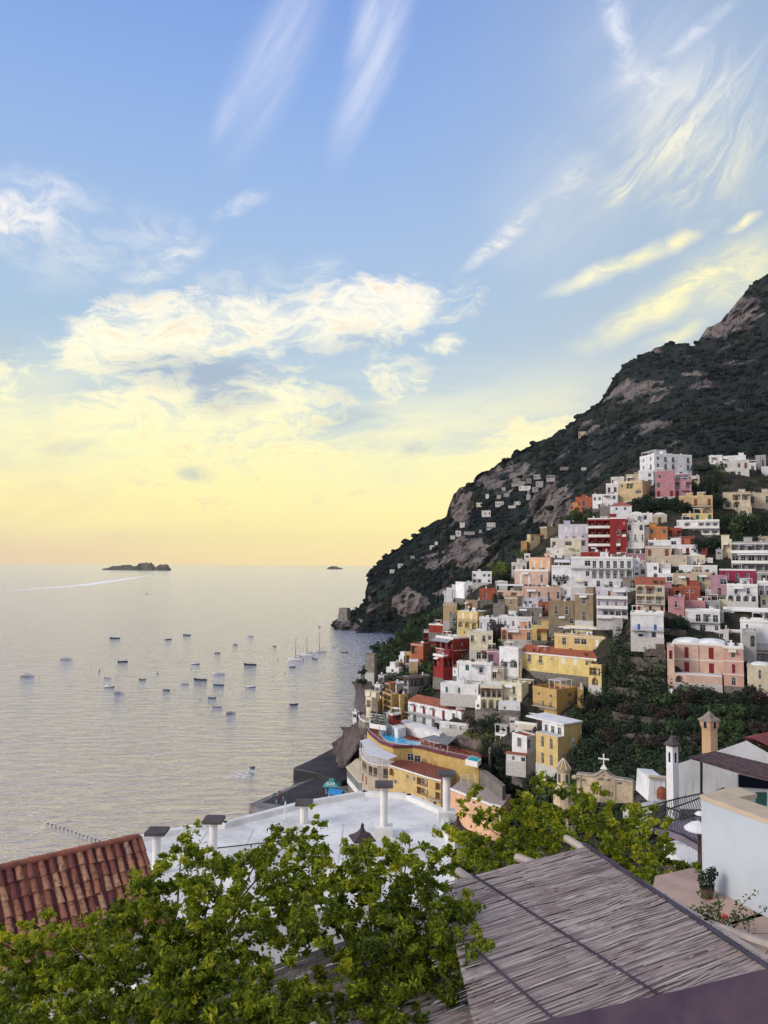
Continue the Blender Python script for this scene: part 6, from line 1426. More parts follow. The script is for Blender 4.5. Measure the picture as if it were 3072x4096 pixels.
T_('round', 5, 680, 1010, 920, 170, 'leafd', 'dark shrub tree above the left wing of the pink mansion')
T_('palm', 3, 1180, 1060, 940, 130, 'leafy', 'palm on the terrace in front of the large red hotel')
T_('palm', 3, 1060, 1270, 1130, 160, 'leaf', 'broad palm below the lower red wing')
T_('round', 3, 1000, 1200, 1080, 150, 'leaf', 'green garden tree left of the broad palm')
T_('round', 3, 940, 1140, 1050, 110, 'leaf', 'garden tree under the brick red terrace house')
T_('round', 3, 1060, 960, 900, 90, 'leafy', 'yellow green creeper tree on the left corner of the large red hotel')
T_('round', 3, 480, 1000, 890, 110, 'leafd', 'dark tree on top of the fortified tower house')
T_('pine', 3, 350, 1240, 1140, 110, 'leafd', 'dark pine leaning over the sea below the tower house', D=330)
T_('pine', 3, 350, 1340, 1230, 110, 'leafd', 'second dark pine leaning over the sea, lower one', D=318)
for k, (X, Yb, Yt, w_) in enumerate(sorted([(520, 1110, 990, 160), (560, 1060, 950, 140), (600, 1000, 900, 140), (650, 950, 830, 150), (720, 900, 790, 150), (800, 850, 740, 170), (860, 780, 660, 150), (930, 760, 640, 120), (1000, 700, 610, 130), (1080, 680, 580, 130), (760, 930, 840, 160), (680, 1040, 930, 150), (850, 870, 780, 130), (620, 1090, 1010, 120), (470, 1170, 1070, 120), (420, 1230, 1160, 110), (400, 1300, 1210, 100), (430, 1370, 1280, 110)], key=lambda q: -q[1])):
    wh = ['lowest', 'low', 'middle', 'upper'][min(3, int((1400 - Yb) / 200))]
    T_('round', 3, X, Yb, Yt, w_, 'leaf' if k % 3 else 'leafd', ORD[k] + ' leafy tree up the wooded slope between town edge and cove', group='trees on the wooded slope by the cove')
for X, Yb, Yt in [(310, 600, 545), (360, 600, 552), (330, 640, 590)]:
    px, pb = Z(3, X, Yb + 20); _, pt = Z(3, X, Yt)
    tree('pine', px, pb, pt, 7, 'leafd', {310: 'umbrella pine nearest the watch tower on the headland', 360: 'umbrella pine at the foot of the headland crag', 330: 'low umbrella pine on the headland wall'}[X], src='A', group='pines on the headland')
for X, Yb, Yt, w_, m_, lb in [(1440, 480, 400, 180, 'leafd', 'dark tree right of the tiled villa garden'), (1560, 530, 430, 220, 'leafd', 'dark tree above the grey retaining wall'), (1600, 610, 550, 110, 'leafy', 'yellow green small tree at the white balcony house'), (1390, 600, 530, 120, 'leafy', 'low yellow green shrub tree on the terrace wall'), (1530, 740, 590, 110, 'leaf', 'slender tree standing at the wall end above the plunge pool'), (1100, 560, 440, 110, 'leafd', 'dark creeper tree at the corner of the tiled villa'), (1640, 800, 700, 140, 'leafd', 'dark tree right of the plunge pool')]:
    T_('round', 6, X, Yb, Yt, w_, m_, lb)
for X, Yb, Yt, w_, m_, lb in [(130, 960, 870, 130, 'leafr', 'dark reddish shrub tree below the white balcony house'), (300, 1080, 930, 240, 'leafd', 'dark tree under the white ground floor, left'), (460, 1150, 1010, 220, 'leafr', 'dark purple tree under the white ground floor, right'), (600, 1200, 1050, 250, 'leafd', 'dark tree at the foot of the yellow arched block'), (640, 1360, 1200, 250, 'leafd', 'large dark tree left of the bell turret'),
                      (1300, 420, 250, 240, 'leafr', 'leafless looking reddish tree right of the pergola terrace house'), (1500, 380, 220, 280, 'leafd', 'dark tree at the head of the ravine'), (1280, 680, 520, 220, 'leafd', 'dark tree right of the yellow block roof'), (1320, 900, 740, 220, 'leafd', 'dark ravine tree behind the yellow block'), (1500, 800, 620, 240, 'leafr', 'brown ravine tree above the church'), (1550, 1000, 860, 250, 'leafd', 'dark ravine tree above the church cross')]:
    T_('round', 7, X, Yb, Yt, w_, m_, lb)
rg = random.Random(3)
for k in range(36):
    ro, ci = divmod(k, 9); X, Y = 110 + ci * 185 + (ro % 2) * 70 + rg.uniform(-35, 35), 250 + ro * 160 + rg.uniform(-25, 25)
    if Y < 330 and X < 560: continue
    mm = rg.choice(['leafd', 'leafd', 'leaf', 'leafr']); T_('round', 8, X, Y + 80, Y - 70, rg.uniform(170, 260), mm, '%s dark tree from the left in the %s row of the wooded ravine' % (ORD[ci], ['topmost', 'second', 'third', 'lowest'][ro]), group='trees in the ravine')
# terrace walls of the old gardens
for k, (pts, lb) in enumerate([([(130, 1045), (330, 1040), (560, 1055)], 'highest dry stone terrace wall left of the pink mansion'), ([(330, 1110), (420, 1105), (570, 1120)], 'second dry stone terrace wall left of the pink mansion'), ([(60, 1180), (300, 1200), (570, 1190)], 'third dry stone terrace wall left of the pink mansion'),
                   ([(250, 1270), (400, 1265), (570, 1280)], 'fourth dry stone terrace wall left of the pink mansion'), ([(20, 1370), (300, 1390), (560, 1430)], 'lowest dry stone terrace wall left of the pink mansion'), ([(-20, 1500), (200, 1540), (520, 1600)], 'grey terrace wall across the top of the ravine'), ([(540, 880), (790, 905)], 'terrace wall under the dark broad tree'), ([(0, 1780), (250, 1830), (560, 1880)], 'upper ravine terrace wall above the white tower'), ([(-60, 2010), (180, 2030), (420, 2040)], 'lower ravine terrace wall behind the church cross'), ([(640, 2060), (800, 2070), (980, 2100)], 'ravine terrace wall left of the clay coloured chimney tower'), ([(-100, 2560), (100, 2540), (380, 2570)], 'pale path wall between church and white tower')]):
    P = [at(*Z(5, X, Y), DB(*Z(5, X, Y)) - 2.5) for X, Y in pts]; r = thing('terrace_wall', P[0], lb, 'wall', 0, 'dry stone terrace walls'); mb = MB()
    for a, b_ in zip(P, P[1:]):
        a, b_ = a - P[0], b_ - P[0]; u = Vector((0, 1.2, 0)); h_ = Vector((0, 0, 1.3)); dn = Vector((0, 0, -.6)); mb.face(a + dn, b_ + dn, b_ + h_, a + h_); mb.face(a + h_, b_ + h_, b_ + h_ + u * 2, a + h_ + u * 2)
    mb.build('stone_face', mat('old_terrace_stone', (.12, .10, .09), .95, .3, .8, .6, 2.5, col2=(.05, .045, .04)), r)
B(8, 600, 640, 655, 160, 250, 'white', '.', '.', 'V', 'tiny white garden shrine hut below the pink mansion', rel=30, extras=0, par=.2)
# shrub cover of the hillside, kept off the houses
boxes = []
for root_, W__, L__, H__, wm_ in NB:
    loc = root_.location; a = root_.rotation_euler.z; ca, sa = math.cos(a), math.sin(a); pts = []
    for x in (-W__, 0):
        for z_ in (0, H__): pts.append(proj((loc.x + x * ca, loc.y + x * sa, loc.z + z_)))
    for z_ in (0, H__): pts.append(proj((loc.x - L__ * sa * .6, loc.y + L__ * ca * .6, loc.z + z_)))
    boxes.append((min(p[0] for p in pts) - 1, max(p[0] for p in pts) + 1, min(p[1] for p in pts) - 1, max(p[1] for p in pts) + .5, loc.y))
def shrubs():
    rg = random.Random(11); mbs = [MB(), MB(), MB()]; cnt = 0
    dens = [(395, 660, 45, 60, 1), (640, 680, 60, 50, .8), (690, 740, 90, 45, .8), (600, 760, 40, 60, 1), (740, 480, 40, 50, .6), (645, 665, 40, 35, 1), (470, 745, 40, 20, .7), (530, 790, 30, 25, 1), (740, 530, 40, 20, .9), (640, 500, 30, 14, .8), (560, 800, 60, 40, .8), (500, 735, 30, 20, .9), (372, 700, 20, 40, .9), (440, 620, 30, 20, .6)]
    for _ in range(60000):
        if cnt > 5200: break
        i = rg.randrange(len(vB)); 
        if i % nB < 2: continue
        p = vB[i]; px, py = proj(p)
        if not (335 < px < 790 and p.z > 2): continue
        d = .16
        for cx, cy, rx, ry, s in dens:
            if ((px - cx) / rx) ** 2 + ((py - cy) / ry) ** 2 < 1: d = max(d, s)
        if rg.random() > d: continue
        if 335 < px < 520 and py > 735 and px < 500: continue
        if any(x0 < px < x1 and y0 < py < y1 + 2 and abs(p.y - yy) < 22 for x0, x1, y0, y1, yy in boxes): continue
        s = rg.uniform(.8, 2.0) * (p.y / 260) ** .5 * (1.3 if d > .7 else .8); k = 0 if rg.random() < .55 else (1 if rg.random() < .75 else 2)
        leafclump(mbs[k], (p.x + rg.gauss(0, 1), p.y + rg.gauss(0, 1), p.z + s * .3), s * 1.2, s * 1.2, s * .8, 34, .34 * s ** .3, rg); cnt += 1
    for mb, mm in zip(mbs, ('leafd', 'leaf', 'leafr')): struct(mb.build('shrubbery', M[mm], fix=False), 'stuff')
shrubs()

# ------------------------------------------------------------------ near ground falling away below the viewer
mb = MB(); xs = [-70, -30, -12, -4, 4, 12, 20, 32, 50, 80, 120, 190, 300]; ys = [-6, 4, 10, 16, 24, 34, 50, 70, 100, 130, 160, 190]
g = []
for y in ys:
    for x in xs:
        sl = .52 if x < 12 else .455; z_ = 82.3 - sl * max(y, 0) - (2.0 if x < 5 else 0) + noise.noise(Vector((x * .1, y * .1, 0))) * .6
        if x < -5: z_ -= min(40, (-x - 5) * .9)
        g.append((x, y, max(-4, z_)))
mb.v = g; n_ = len(xs); mb.f = [(j * n_ + i, j * n_ + i + 1, (j + 1) * n_ + i + 1, (j + 1) * n_ + i) for j in range(len(ys) - 1) for i in range(n_ - 1)]
struct(mb.build('near_slope', mB))
PX = lambda X, Y, z0=0: None
zA = lambda X, Y: (X / 1.508 / 4, 800 + Y / 1.508 / 4)           # detail views of the photograph, in render pixels
zB_ = lambda X, Y: (225 + X * .16578, 750 + Y * .16578)
zC = lambda X, Y: (450 + X * .19168, 800 + Y * .19168)
zR = lambda X, Y: (575 + X * .11634, 750 + Y * .11634)

# ------------------------------------------------------------------ white flat roofed house with chimneys
zr = 77.4
ol = [(zA(835, 245)), zA(1290, 155), zB_(0, 460), zB_(450, 340), zB_(840, 271), zB_(1112, 291), zB_(1320, 385), zB_(1370, 560), (470, 880), (430, 900), (160, 930), (132, 905)]
P = [onz(*q, zr) for q in ol]; o = P[4]; wh = thing('flat_roofed_house', (o.x, o.y, zr - 7), 'white flat roofed house with raised rim seen from above, lower centre', 'house')
Pl = [(p.x - o.x, p.y - o.y) for p in P]
M['roofnear'] = mat('white_roof_coating', (.78, .77, .75), .85, .06, .45, .45, 14, col2=(.52, .51, .50), streak=.8)
mb = MB(); mb.prism(Pl, 0, 6.7); mb.build('wall', wallm('white'), wh)
mb = MB(); mb.prism(Pl, 6.701, 7.0); mb.build('roof', M['roofnear'], wh)
cx, cy = sum(p[0] for p in Pl) / len(Pl), sum(p[1] for p in Pl) / len(Pl)
mb = MB()
for k in range(7):
    a, b_ = Vector((*Pl[k], 7)), Vector((*Pl[k + 1], 7)); d = (b_ - a).normalized(); nn = Vector((-d.y, d.x, 0)); w2 = .16; hh = Vector((0, 0, .22)); t = (b_ - a).length
    a2, b2 = a - d * .1, b_ + d * .1
    i, j = mb.ring([a2 - nn * .28, a2 + nn * .1, b2 + nn * .1, b2 - nn * .28], [a2 - nn * .2 + hh, a2 + nn * .1 + hh, b2 + nn * .1 + hh, b2 - nn * .2 + hh]); mb.f.append((j, j + 1, j + 2, j + 3))
mb.build('parapet', M['roofnear'], wh)
mb = MB()
for k in range(5):
    x = -7.2 + k * 2.1; mb.box(x, x + .05, cy - 2.5, cy + 1.2 + k * .3, 7.0, 7.012)
mb.build('membrane_seam', mat('seam', (.58, .57, .56), .8, .1, 2), wh)
mb = MB(); mb.tube([(-8.2, cy - 1.6, 7.03), (-6.8, cy - 1.2, 7.03), (-5, cy - .6, 7.03), (-1.5, cy + .6, 7.03)], .022, 5); mb.build('roof_cable', M['iron'], wh)
M['slate'] = mat('slate_cap', (.10, .085, .09), .8, .2, 2, .3, 8)
def flue(bx, by, top, r, label, base=None, cap=.36, rnd_=True):
    D_ = onz(bx, by, zr).y; p = at(bx, by, D_); h = at(bx, top, D_).z - p.z; t = thing('chimney', p, label, 'chimney')
    r = r * D_ / F
    mb = MB(); mb.lathe((0, 0, 0), [(r, 0), (r, h - .18), (r * 1.12, h - .16), (r * 1.12, h - .06)] if rnd_ else [(r, 0), (r, h - .06)], 18); mb.build('shaft', M['roofnear'], t, False)
    mb = MB(); mb.box(-cap, cap, -cap, cap, h - .059, h + .07); mb.build('cap', M['slate'], t)
    if base: w_ = base[0] * D_ / F / 2; mb = MB(); mb.box(-w_, w_, -w_, w_, -.02, base[1] * D_ / F); mb.build('base', M['roofnear'], t)
    return t
flue(*zB_(957, 510), zB_(0, 208)[1], 3.7, 'white round chimney pillar standing alone on a square base in the roof centre', (17.5, 8.5), .42)
flue(*zB_(1336, 420), zB_(0, 142)[1], 3.7, 'white round chimney pillar at the right corner of the flat roof', (17., 9), .42)
flue(*zB_(476, 440), zB_(0, 318)[1], 4., 'shortest white chimney, half behind leaves at the far edge of the roof', None, .40)
flue(*zA(1283, 400), zA(0, 120)[1], 3.9, 'white square capped chimney, second from the tiled roof', None, .40, False)
flue(*zA(940, 440), zA(0, 190)[1], 3.9, 'white square capped chimney nearest the tiled roof', None, .40, False)
D_ = onz(*zB_(365, 410), zr).y; tpx = at(*zB_(363, 420), D_); at_ = thing('pipe', tpx, 'thin white vent pipe near the far edge of the flat roof', 'pipe'); mb = MB(); mb.tube([(0, 0, -.1), (0, 0, .85)], .04, 6); mb.build('pipe_body', M['roofnear'], at_)
def pagoda(bx, by, top, w_, label):
    D_ = 26.; p = at(bx, by, D_); s = w_ * D_ / F / 2; t = thing('chimney_pot', p, label, 'chimney', .3); mb = MB(); mb.box(-s * .55, s * .55, -s * .55, s * .55, -2.2, .02); mb.build('shaft', M['roofnear'], t)
    mb = MB(); h = (by - top) * D_ / F; pr = [(1.05, 0), (1., .1 * h), (.62, .3 * h), (.32, .55 * h), (.14, .85 * h)]
    for (a, z0), (b_, z1) in zip(pr, pr[1:]): mb.ring([(-s * a, -s * a, z0 + .03), (s * a, -s * a, z0 + .03), (s * a, s * a, z0 + .03), (-s * a, s * a, z0 + .03)], [(-s * b_, -s * b_, z1 + .03), (s * b_, -s * b_, z1 + .03), (s * b_, s * b_, z1 + .03), (-s * b_, s * b_, z1 + .03)])
    mb.lathe((0, 0, h * .85 + .03), [(.05, 0), (s * .16, .03), (s * .16, .1), (.02, .16)], 8); mb.build('hood', mat('bronze_hood', (.07, .045, .05), .6, .2, 2), t)
pagoda(*zB_(828, 540), zB_(0, 468)[1], 21, 'dark brown curved hood chimney rising from the leaves before the white roof')
pagoda(*zB_(1405, 505), zB_(0, 418)[1], 21, 'dark brown curved hood chimney by the right corner of the white roof')

# ------------------------------------------------------------------ old tiled roof at left
TA, TB = onz(-70, 884, 82.), onz(*zA(833, 222), 82.)
TCd = onz(*zA(905, 480), 81.); e = (TCd - TB); e = Vector((e.x, e.y, e.z)) * 2.1
TD = TA + e
rt = thing('tiled_house', (TB.x, TB.y, TB.z), 'old house with weathered clay barrel tile roof at the lower left', 'house')
u = (TA - TB); UL = u.length; u.normalize(); EL = e.length; ev = e.normalized(); nv = u.cross(ev).normalized(); nv = nv if nv.z > 0 else -nv
m = bpy.data.materials.new('clay_tiles'); m.use_nodes = True; n = NT(m.node_tree); oo = n.add('ShaderNodeOutputMaterial'); p_ = n.add('ShaderNodeBsdfPrincipled'); n.l.new(p_.outputs[0], oo.inputs[0])
atn = n.add('ShaderNodeAttribute', attribute_name='tile'); v = n.add('ShaderNodeTexCoord').outputs['Object']
c = n.ramp(atn.outputs['Fac'], [(0, (.11, .03, .04)), (.25, (.22, .07, .06)), (.5, (.38, .16, .09)), (.8, (.55, .30, .18)), (1, (.36, .24, .18))]); c = n.mix(n.mr(n.noise(v, 9., 5., .7).outputs[0], .46, .70), c, (.09, .05, .06))
n.put(p_.inputs['Base Color'], c); p_.inputs['Roughness'].default_value = .95; bp = n.add('ShaderNodeBump'); bp.inputs['Strength'].default_value = .5; bp.inputs['Distance'].default_value = .02; n.l.new(n.noise(v, 40., 4., .7).outputs[0], bp.inputs['Height']); n.l.new(bp.outputs[0], p_.inputs['Normal'])
sp = .255; rw = .40; verts = []; faces = []; att = []; NCc = int(UL / sp); NR = int(EL / rw)
rg = random.Random(21)
for ci in range(NCc):
    jx = rg.gauss(0, .012)
    for ri in range(NR):
        for kind in (0, 1):
            uu = (ci + (.5 if kind else 0)) * sp + .14 + jx + rg.gauss(0, .010); r0, r1 = (.092, .075) if kind == 0 else (.098, .085); s0 = ri * rw + rg.gauss(0, .02); s1 = s0 + rw * 1.13; tv = min(1, max(0, rg.gauss(.55 if kind == 0 else .12, .22)))
            base = len(verts); K = 7; tilt = rg.gauss(0, .014)
            for (ss, rr_, lift) in ((s0, r1, .015 + .0), (s1, r0, .048)):
                for rin in (0, -.016):
                    for k in range(K):
                        a = PI * k / (K - 1); sg = 1 if kind == 0 else -1; q = TB + u * (uu + math.cos(a) * (rr_ + rin * sg) + tilt * (ss - s0) * 2) + ev * ss + nv * (sg * math.sin(a) * (rr_ + rin * sg) * (1 if kind == 0 else .5) + lift + (.02 if kind == 0 else .03))
                        verts.append(q - TB); att.append(tv)
            for k in range(K - 1):
                faces.append((base + k, base + k + 1, base + 2 * K + k + 1, base + 2 * K + k))
                faces.append((base + 2 * K + k, base + 2 * K + k + 1, base + 3 * K + k + 1, base + 3 * K + k))
me = bpy.data.meshes.new('roof'); me.from_pydata(verts, [], faces); me.materials.append(m); a_ = me.attributes.new('tile', 'FLOAT', 'POINT'); a_.data.foreach_set('value', att); link('roof', me, rt)
# ridge tiles and verge
mb = MB()
for k in range(int(UL / .42)): a = u * (k * .42); b_ = u * (k * .42 + .45); mb.tube([a + nv * .05, b_ + nv * .07], [.085, .10], 8)
for k in range(int(EL / .42)): a = ev * (k * .42) - u * .02; mb.tube([a + nv * .03, a + ev * .45 + nv * .06], [.07, .085], 8)
mb.build('ridge', mat('ridge_tile', (.36, .13, .09), .95, .25, 3, .4, 20, col2=(.18, .09, .08)), rt)
mb = MB(); q = [Vector((0, 0, 0)), u * UL, u * UL + ev * EL, ev * EL]; dn = Vector((0, 0, -.06)); mb.face(*[x + dn for x in q]); mb.face(q[0] + dn, q[3] + dn, q[3] - Vector((0, 0, 3)), q[0] - Vector((0, 0, 4))); mb.face(q[0] + dn, q[1] + dn, q[1] - Vector((0, 0, 4)), q[0] - Vector((0, 0, 4)))
mb.build('wall', wallm('offwhite'), rt, fix=False)

# ------------------------------------------------------------------ reed matting pergola
zm = 85.8
def reedmat(): 
    m = bpy.data.materials.new('dry_reed'); m.use_nodes = True; n = NT(m.node_tree); oo = n.add('ShaderNodeOutputMaterial'); p_ = n.add('ShaderNodeBsdfPrincipled'); n.l.new(p_.outputs[0], oo.inputs[0])
    a = n.add('ShaderNodeAttribute', attribute_name='tile').outputs['Fac']; v = n.add('ShaderNodeTexCoord').outputs['Object']
    c = n.ramp(a, [(0, (.22, .17, .175)), (.3, (.34, .28, .275)), (.6, (.43, .37, .355)), (1, (.56, .50, .48))]); c = n.mix(n.mr(n.noise(v, 3., 5., .7).outputs[0], .45, .7), c, (.28, .22, .225)); n.put(p_.inputs['Base Color'], c); p_.inputs['Roughness'].default_value = .9; return m
MR = reedmat()
def reeds(corners, z, parent, o, seed, name='reed_mat', gap=.06, noise_=.018, th=.011):
    """corners: A far-left, B far-right, C near-right, D near-left (world); stalks run A->B"""
    A, Bc, Cc, Dd = corners; rg = random.Random(seed); verts = []; faces = []; att = []; Lg = (Dd - A).length; NS = int(Lg / .0165)
    ph = 0
    for k in range(NS):
        t = (k + .5) / NS
        if rg.random() < gap: continue
        a, b_ = A.lerp(Dd, t), Bc.lerp(Cc, t); L = (b_ - a).length; s = rg.uniform(-.05, .12); 
        for rep in range(2 if rg.random() < .8 else 1):
            e0, e1 = (s - .06, s + rg.uniform(.55, .8)) if rep == 0 else (s + rg.uniform(.35, .55), 1.0 + rg.uniform(-.01, .05)); e0 = max(-.04, e0); e1 = min(1.05, e1); nseg = 5; off = rg.gauss(0, noise_); off2 = off + rg.gauss(0, noise_ * .8); r = th * rg.uniform(.55, 1.1); tv = min(1, max(0, rg.gauss(.5, .28) + .25 * noise.noise(Vector((k * .03, rep, 0))))); base = len(verts)
            dv = (Dd - A).normalized()
            for q in range(nseg + 1):
                f = q / nseg; c = a.lerp(b_, e0 + (e1 - e0) * f) + dv * (off + (off2 - off) * f + rg.gauss(0, .003)) + Vector((0, 0, rg.gauss(0, .006) + .01 * rep + .03 * noise.noise(Vector((t * 9, f * 3, 1)))))
                for w_ in (dv * -r, Vector((0, 0, r)), dv * r): verts.append(c + w_ - o); att.append(tv)
            for q in range(nseg):
                for w_ in range(2): i = base + q * 3 + w_; faces.append((i, i + 3, i + 4, i + 1))
    me = bpy.data.meshes.new(name); me.from_pydata(verts, [], faces); me.materials.append(MR); a_ = me.attributes.new('tile', 'FLOAT', 'POINT'); a_.data.foreach_set('value', att); return link(name, me, parent)
A = onz(470, 877, zm); Bc = onz(584, 848, zm); Cn = onz(775, 975, zm); e2 = Cn - Bc
Cc = Bc + e2 * 1.7; s2 = 1.0; Dd = A + (Cc - Bc)
A0 = A - (Bc - A) * .14
# left end bounds: the mat is a parallelogram widened towards the viewer
A_ = onz(448, 882, zm); Dd = A_ + (Cc - Bc) - (Bc - A_) * .75
rp = thing('reed_pergola', (A.x, A.y, zm - 2.6), 'large sloping reed mat pergola roof with dark battens, lower right', 'pergola'); o = rp.location.copy()
reeds([A_, Bc, Cc, Dd], zm, rp, o, 4)
bt = mat('dark_batten', (.055, .05, .08), .8, .2, 3)
def batten(p, q, r, z, name='batten'): mb = MB(); p, q = onz(*p, zm), onz(*q, zm); up = Vector((0, 0, z)); mb.tube([p + up - o, q + up - o], r, 6); return mb.build(name, bt, rp)
batten((584, 846), (790, 985), .028, .035); batten((471, 876), (664, 1001), .014, .03); batten((474, 951), (562, 1030), .013, .03)
M['beamw'] = mat('pale_beam', (.42, .36, .33), .85, .15, 3, .2, 10)
for (p, q) in (((458, 871), (471, 880)), ((516, 857), (536, 864)), ((566, 838), (584, 849))):
    mb = MB(); a, b_ = onz(*p, zm - .06), onz(*q, zm - .06); d = (b_ - a).normalized(); mb.tube([a - o, b_ + d * 3.5 - o], .055, 6); mb.build('beam', M['beamw'], rp)
mb = MB()
for q in ((584, 850), (471, 879), (700, 930)): p = onz(*q, zm) - o; mb.box(p.x - .06, p.x + .06, p.y - .06, p.y + .06, -1.5, 2.52)
mb.build('post', M['beamw'], rp)
# under layer that shows between the stalks: old mat below
reeds([A_ + Vector((0, 0, -.04)), Bc + Vector((0, 0, -.04)), Cc + Vector((0, 0, -.04)), Dd + Vector((0, 0, -.04))], zm, rp, o, 9, 'under_mat', .0, .03, .016)
# lower, older mats at the left, seen through the leaves
zl = 85.2
r2 = thing('reed_mat', onz(300, 960, zl), 'older pinkish reed mats lying under the foreground leaves', 'mat'); o2_ = r2.location.copy()
reeds([onz(215, 985, zl), onz(450, 905, zl), onz(560, 1010, zl), onz(330, 1110, zl)], zl, r2, o2_, 13, 'reed_mat_layer', .05, .02, .014)
reeds([onz(60, 1010, zl - .3), onz(260, 965, zl - .3), onz(330, 1060, zl - .3), onz(90, 1110, zl - .3)], zl, r2, o2_, 14, 'reed_mat_layer', .05, .02, .014)
# dark window ledge right at the viewer
lg = thing('window_ledge', at(700, 1000, .9), 'blurred dark purple ledge at the bottom right corner', 'ledge'); o3 = lg.location.copy()
p1, p2, p3 = at(430, 1040, 1.0), at(540, 1024, .97), at(800, 962, .85); mb = MB(); dn = Vector((.02, -.25, -.12))
Q = [at(400, 1052, 1.0), at(560, 1017, .95), at(680, 990, .9), at(800, 960, .85)]
for a, b_ in zip(Q, Q[1:]): mb.face(a - o3, b_ - o3, b_ + dn - o3, a + dn - o3); mb.face(a - o3, b_ - o3, b_ - o3 + Vector((0, .03, -.25)), a - o3 + Vector((0, .03, -.25)))
mb.build('ledge_top', mat('dark_ledge', (.040, .024, .050), .7, .3, 14, .4, 60, col2=(.07, .045, .06)), lg)

# ------------------------------------------------------------------ pale wall and terrace at right
zw = 85.07; zf = 83.2
tf = MB(); Pf = [onz(655, 876, zf), onz(700, 866, zf), onz(800, 900, zf), onz(860, 1000, zf), onz(760, 1040, zf), onz(640, 960, zf)]; tf.prism([(p.x, p.y) for p in Pf], zf - .3, zf)
M['tiles'] = mat('terrace_tiles', (.46, .33, .27), .8, .12, 1.5, .1, 5, col2=(.36, .25, .21)); struct(tf.build('terrace_floor', M['tiles']))
wl = thing('terrace_wall', onz(702, 794, zw), 'tall pale blue grey rendered wall with beige coping at the right edge', 'wall'); o4 = wl.location.copy()
M['render'] = mat('blue_grey_render', (.47, .52, .58), .9, .05, .8, .5, 60, col2=(.41, .46, .54), streak=.25)
ct = [onz(*zR(*q), zw) for q in [(1075, 382), (1659, 600), (1900, 700), (1900, 590), (1659, 490), (1400, 406), (1565, 378), (1410, 322), (1290, 330)]]
cw_ = [(p.x - o4.x, p.y - o4.y) for p in ct]
mb = MB(); mb.prism(cw_, -.09, 0); mb.build('coping', mat('beige_coping', (.52, .42, .31), .85, .08, 3, .3, 60), wl)
ccx, ccy = cw_[0]; ins = [(x * .995 + .03, y + .03 - .0) for x, y in cw_]
mb = MB(); mb.prism([(cw_[0][0] + .03, cw_[0][1] + .03), (cw_[1][0], cw_[1][1] + .03), (cw_[2][0], cw_[2][1] + .03), (cw_[3][0], cw_[3][1] - .03), (cw_[4][0], cw_[4][1] - .03), (cw_[5][0] + .05, cw_[5][1] - .05), (cw_[6][0] - .05, cw_[6][1]), (cw_[7][0] - .02, cw_[7][1] - .03), (cw_[8][0] + .03, cw_[8][1] - .03)], -1.95, -.091); mb.build('wall', M['render'], wl)
sk_ = thing('floor_strip', onz(*zR(1310, 1480), zf + .005), 'pale joint strip across the beige terrace floor', 'strip'); a, b_ = onz(*zR(1330, 1480), zf), onz(*zR(1700, 1375), zf); o5 = sk_.location.copy(); mb = MB(); mb.face(a - o5, b_ - o5, b_ - o5 + Vector((0, -.10, 0)), a - o5 + Vector((0, -.10, 0))); mb.build('strip_face', M['beamw'], sk_)

# ------------------------------------------------------------------ white house with reed verandah and tall chimneys
DW = 45.; gp = [zz_ for zz_ in [(692, 948), (870, 888), (1100, 815), (1430, 700), (1659, 830), (1900, 960), (1900, 1430), (700, 1430)]]
G = [at(*Z(8, *q), DW) for q in gp]; hs = thing('gabled_house', G[7], 'white gabled house with reed verandah roof behind the pale wall, right edge', 'house'); o6 = hs.location.copy()
mb = MB(); i, j = mb.ring([p - o6 for p in G], [p - o6 + Vector((3.4, 7, -4.2)) for p in G]); mb.f.append(tuple(i + k for k in range(8))); mb.f.append(tuple(j + k for k in range(8))); mb.build('wall', wallm('white'), hs)
M['tile2'] = mat('red_tiles', (.30, .06, .06), .9, .25, 2, .5, 9, col2=(.15, .05, .05))
a, b_ = at(*Z(8, 1380, 690), DW + .4), at(*Z(8, 1680, 800), DW + .4); c_, d_ = at(*Z(8, 1700, 640), DW + 7), at(*Z(8, 1640, 635), DW + 7)
mb = MB(); T3 = [at(*Z(8, *q), DW + dd_) for q, dd_ in [((1385, 692), .3), ((1475, 700), .3), ((1700, 800), .3), ((1760, 620), 6), ((1659, 632), 5)]]; mb.face(*[p - o6 for p in T3]); mb.face(*[p - o6 + Vector((0, 0, .15)) for p in T3]); mb.build('roof', M['tile2'], hs)
zv = 79.15; vp = [onz(*Z(8, *q), zv) for q in [(815, 876), (1100, 816), (1900, 1010), (1900, 1170), (1380, 1045)]]; vl = [(p.x - o6.x, p.y - o6.y) for p in vp]
mb = MB()
for k in range(60):
    t0, t1 = k / 60, (k + .82) / 60; A1, A2 = Vector(vl[0]), Vector(vl[1]); E1 = Vector(vl[3]); E2 = Vector(vl[2])
    f = lambda t, a, b_: a.lerp(b_, t); hz_ = zv - o6.z + rnd.uniform(-.01, .01); mb.prism([tuple(f(t0, A1, E1)), tuple(f(t1, A1, E1)), tuple(f(t1, A2, E2)), tuple(f(t0, A2, E2))], hz_, hz_ + .03)
mb.prism(vl, zv - o6.z - .08, zv - o6.z - .03)
mb.build('verandah_roof', mat('brown_reed', (.13, .08, .085), .9, .25, 4, .5, 20), hs)
mb = MB(); p = at(*Z(8, 948, 1260), vp[0].y + .0); q = at(*Z(8, 948, 930), vp[0].y); mb.tube([p - o6, q - o6], .07, 6); mb.build('post', M['iron'], hs)
mb = MB(); W4 = [at(*Z(8, *q), DW - .06) for q in [(1340, 1055), (1659, 1130), (1900, 1180), (1900, 1300), (1659, 1215), (1345, 1195)]]; mb.face(*[p - o6 for p in W4]); mb.build('window', M['glass'], hs)
mb = MB()
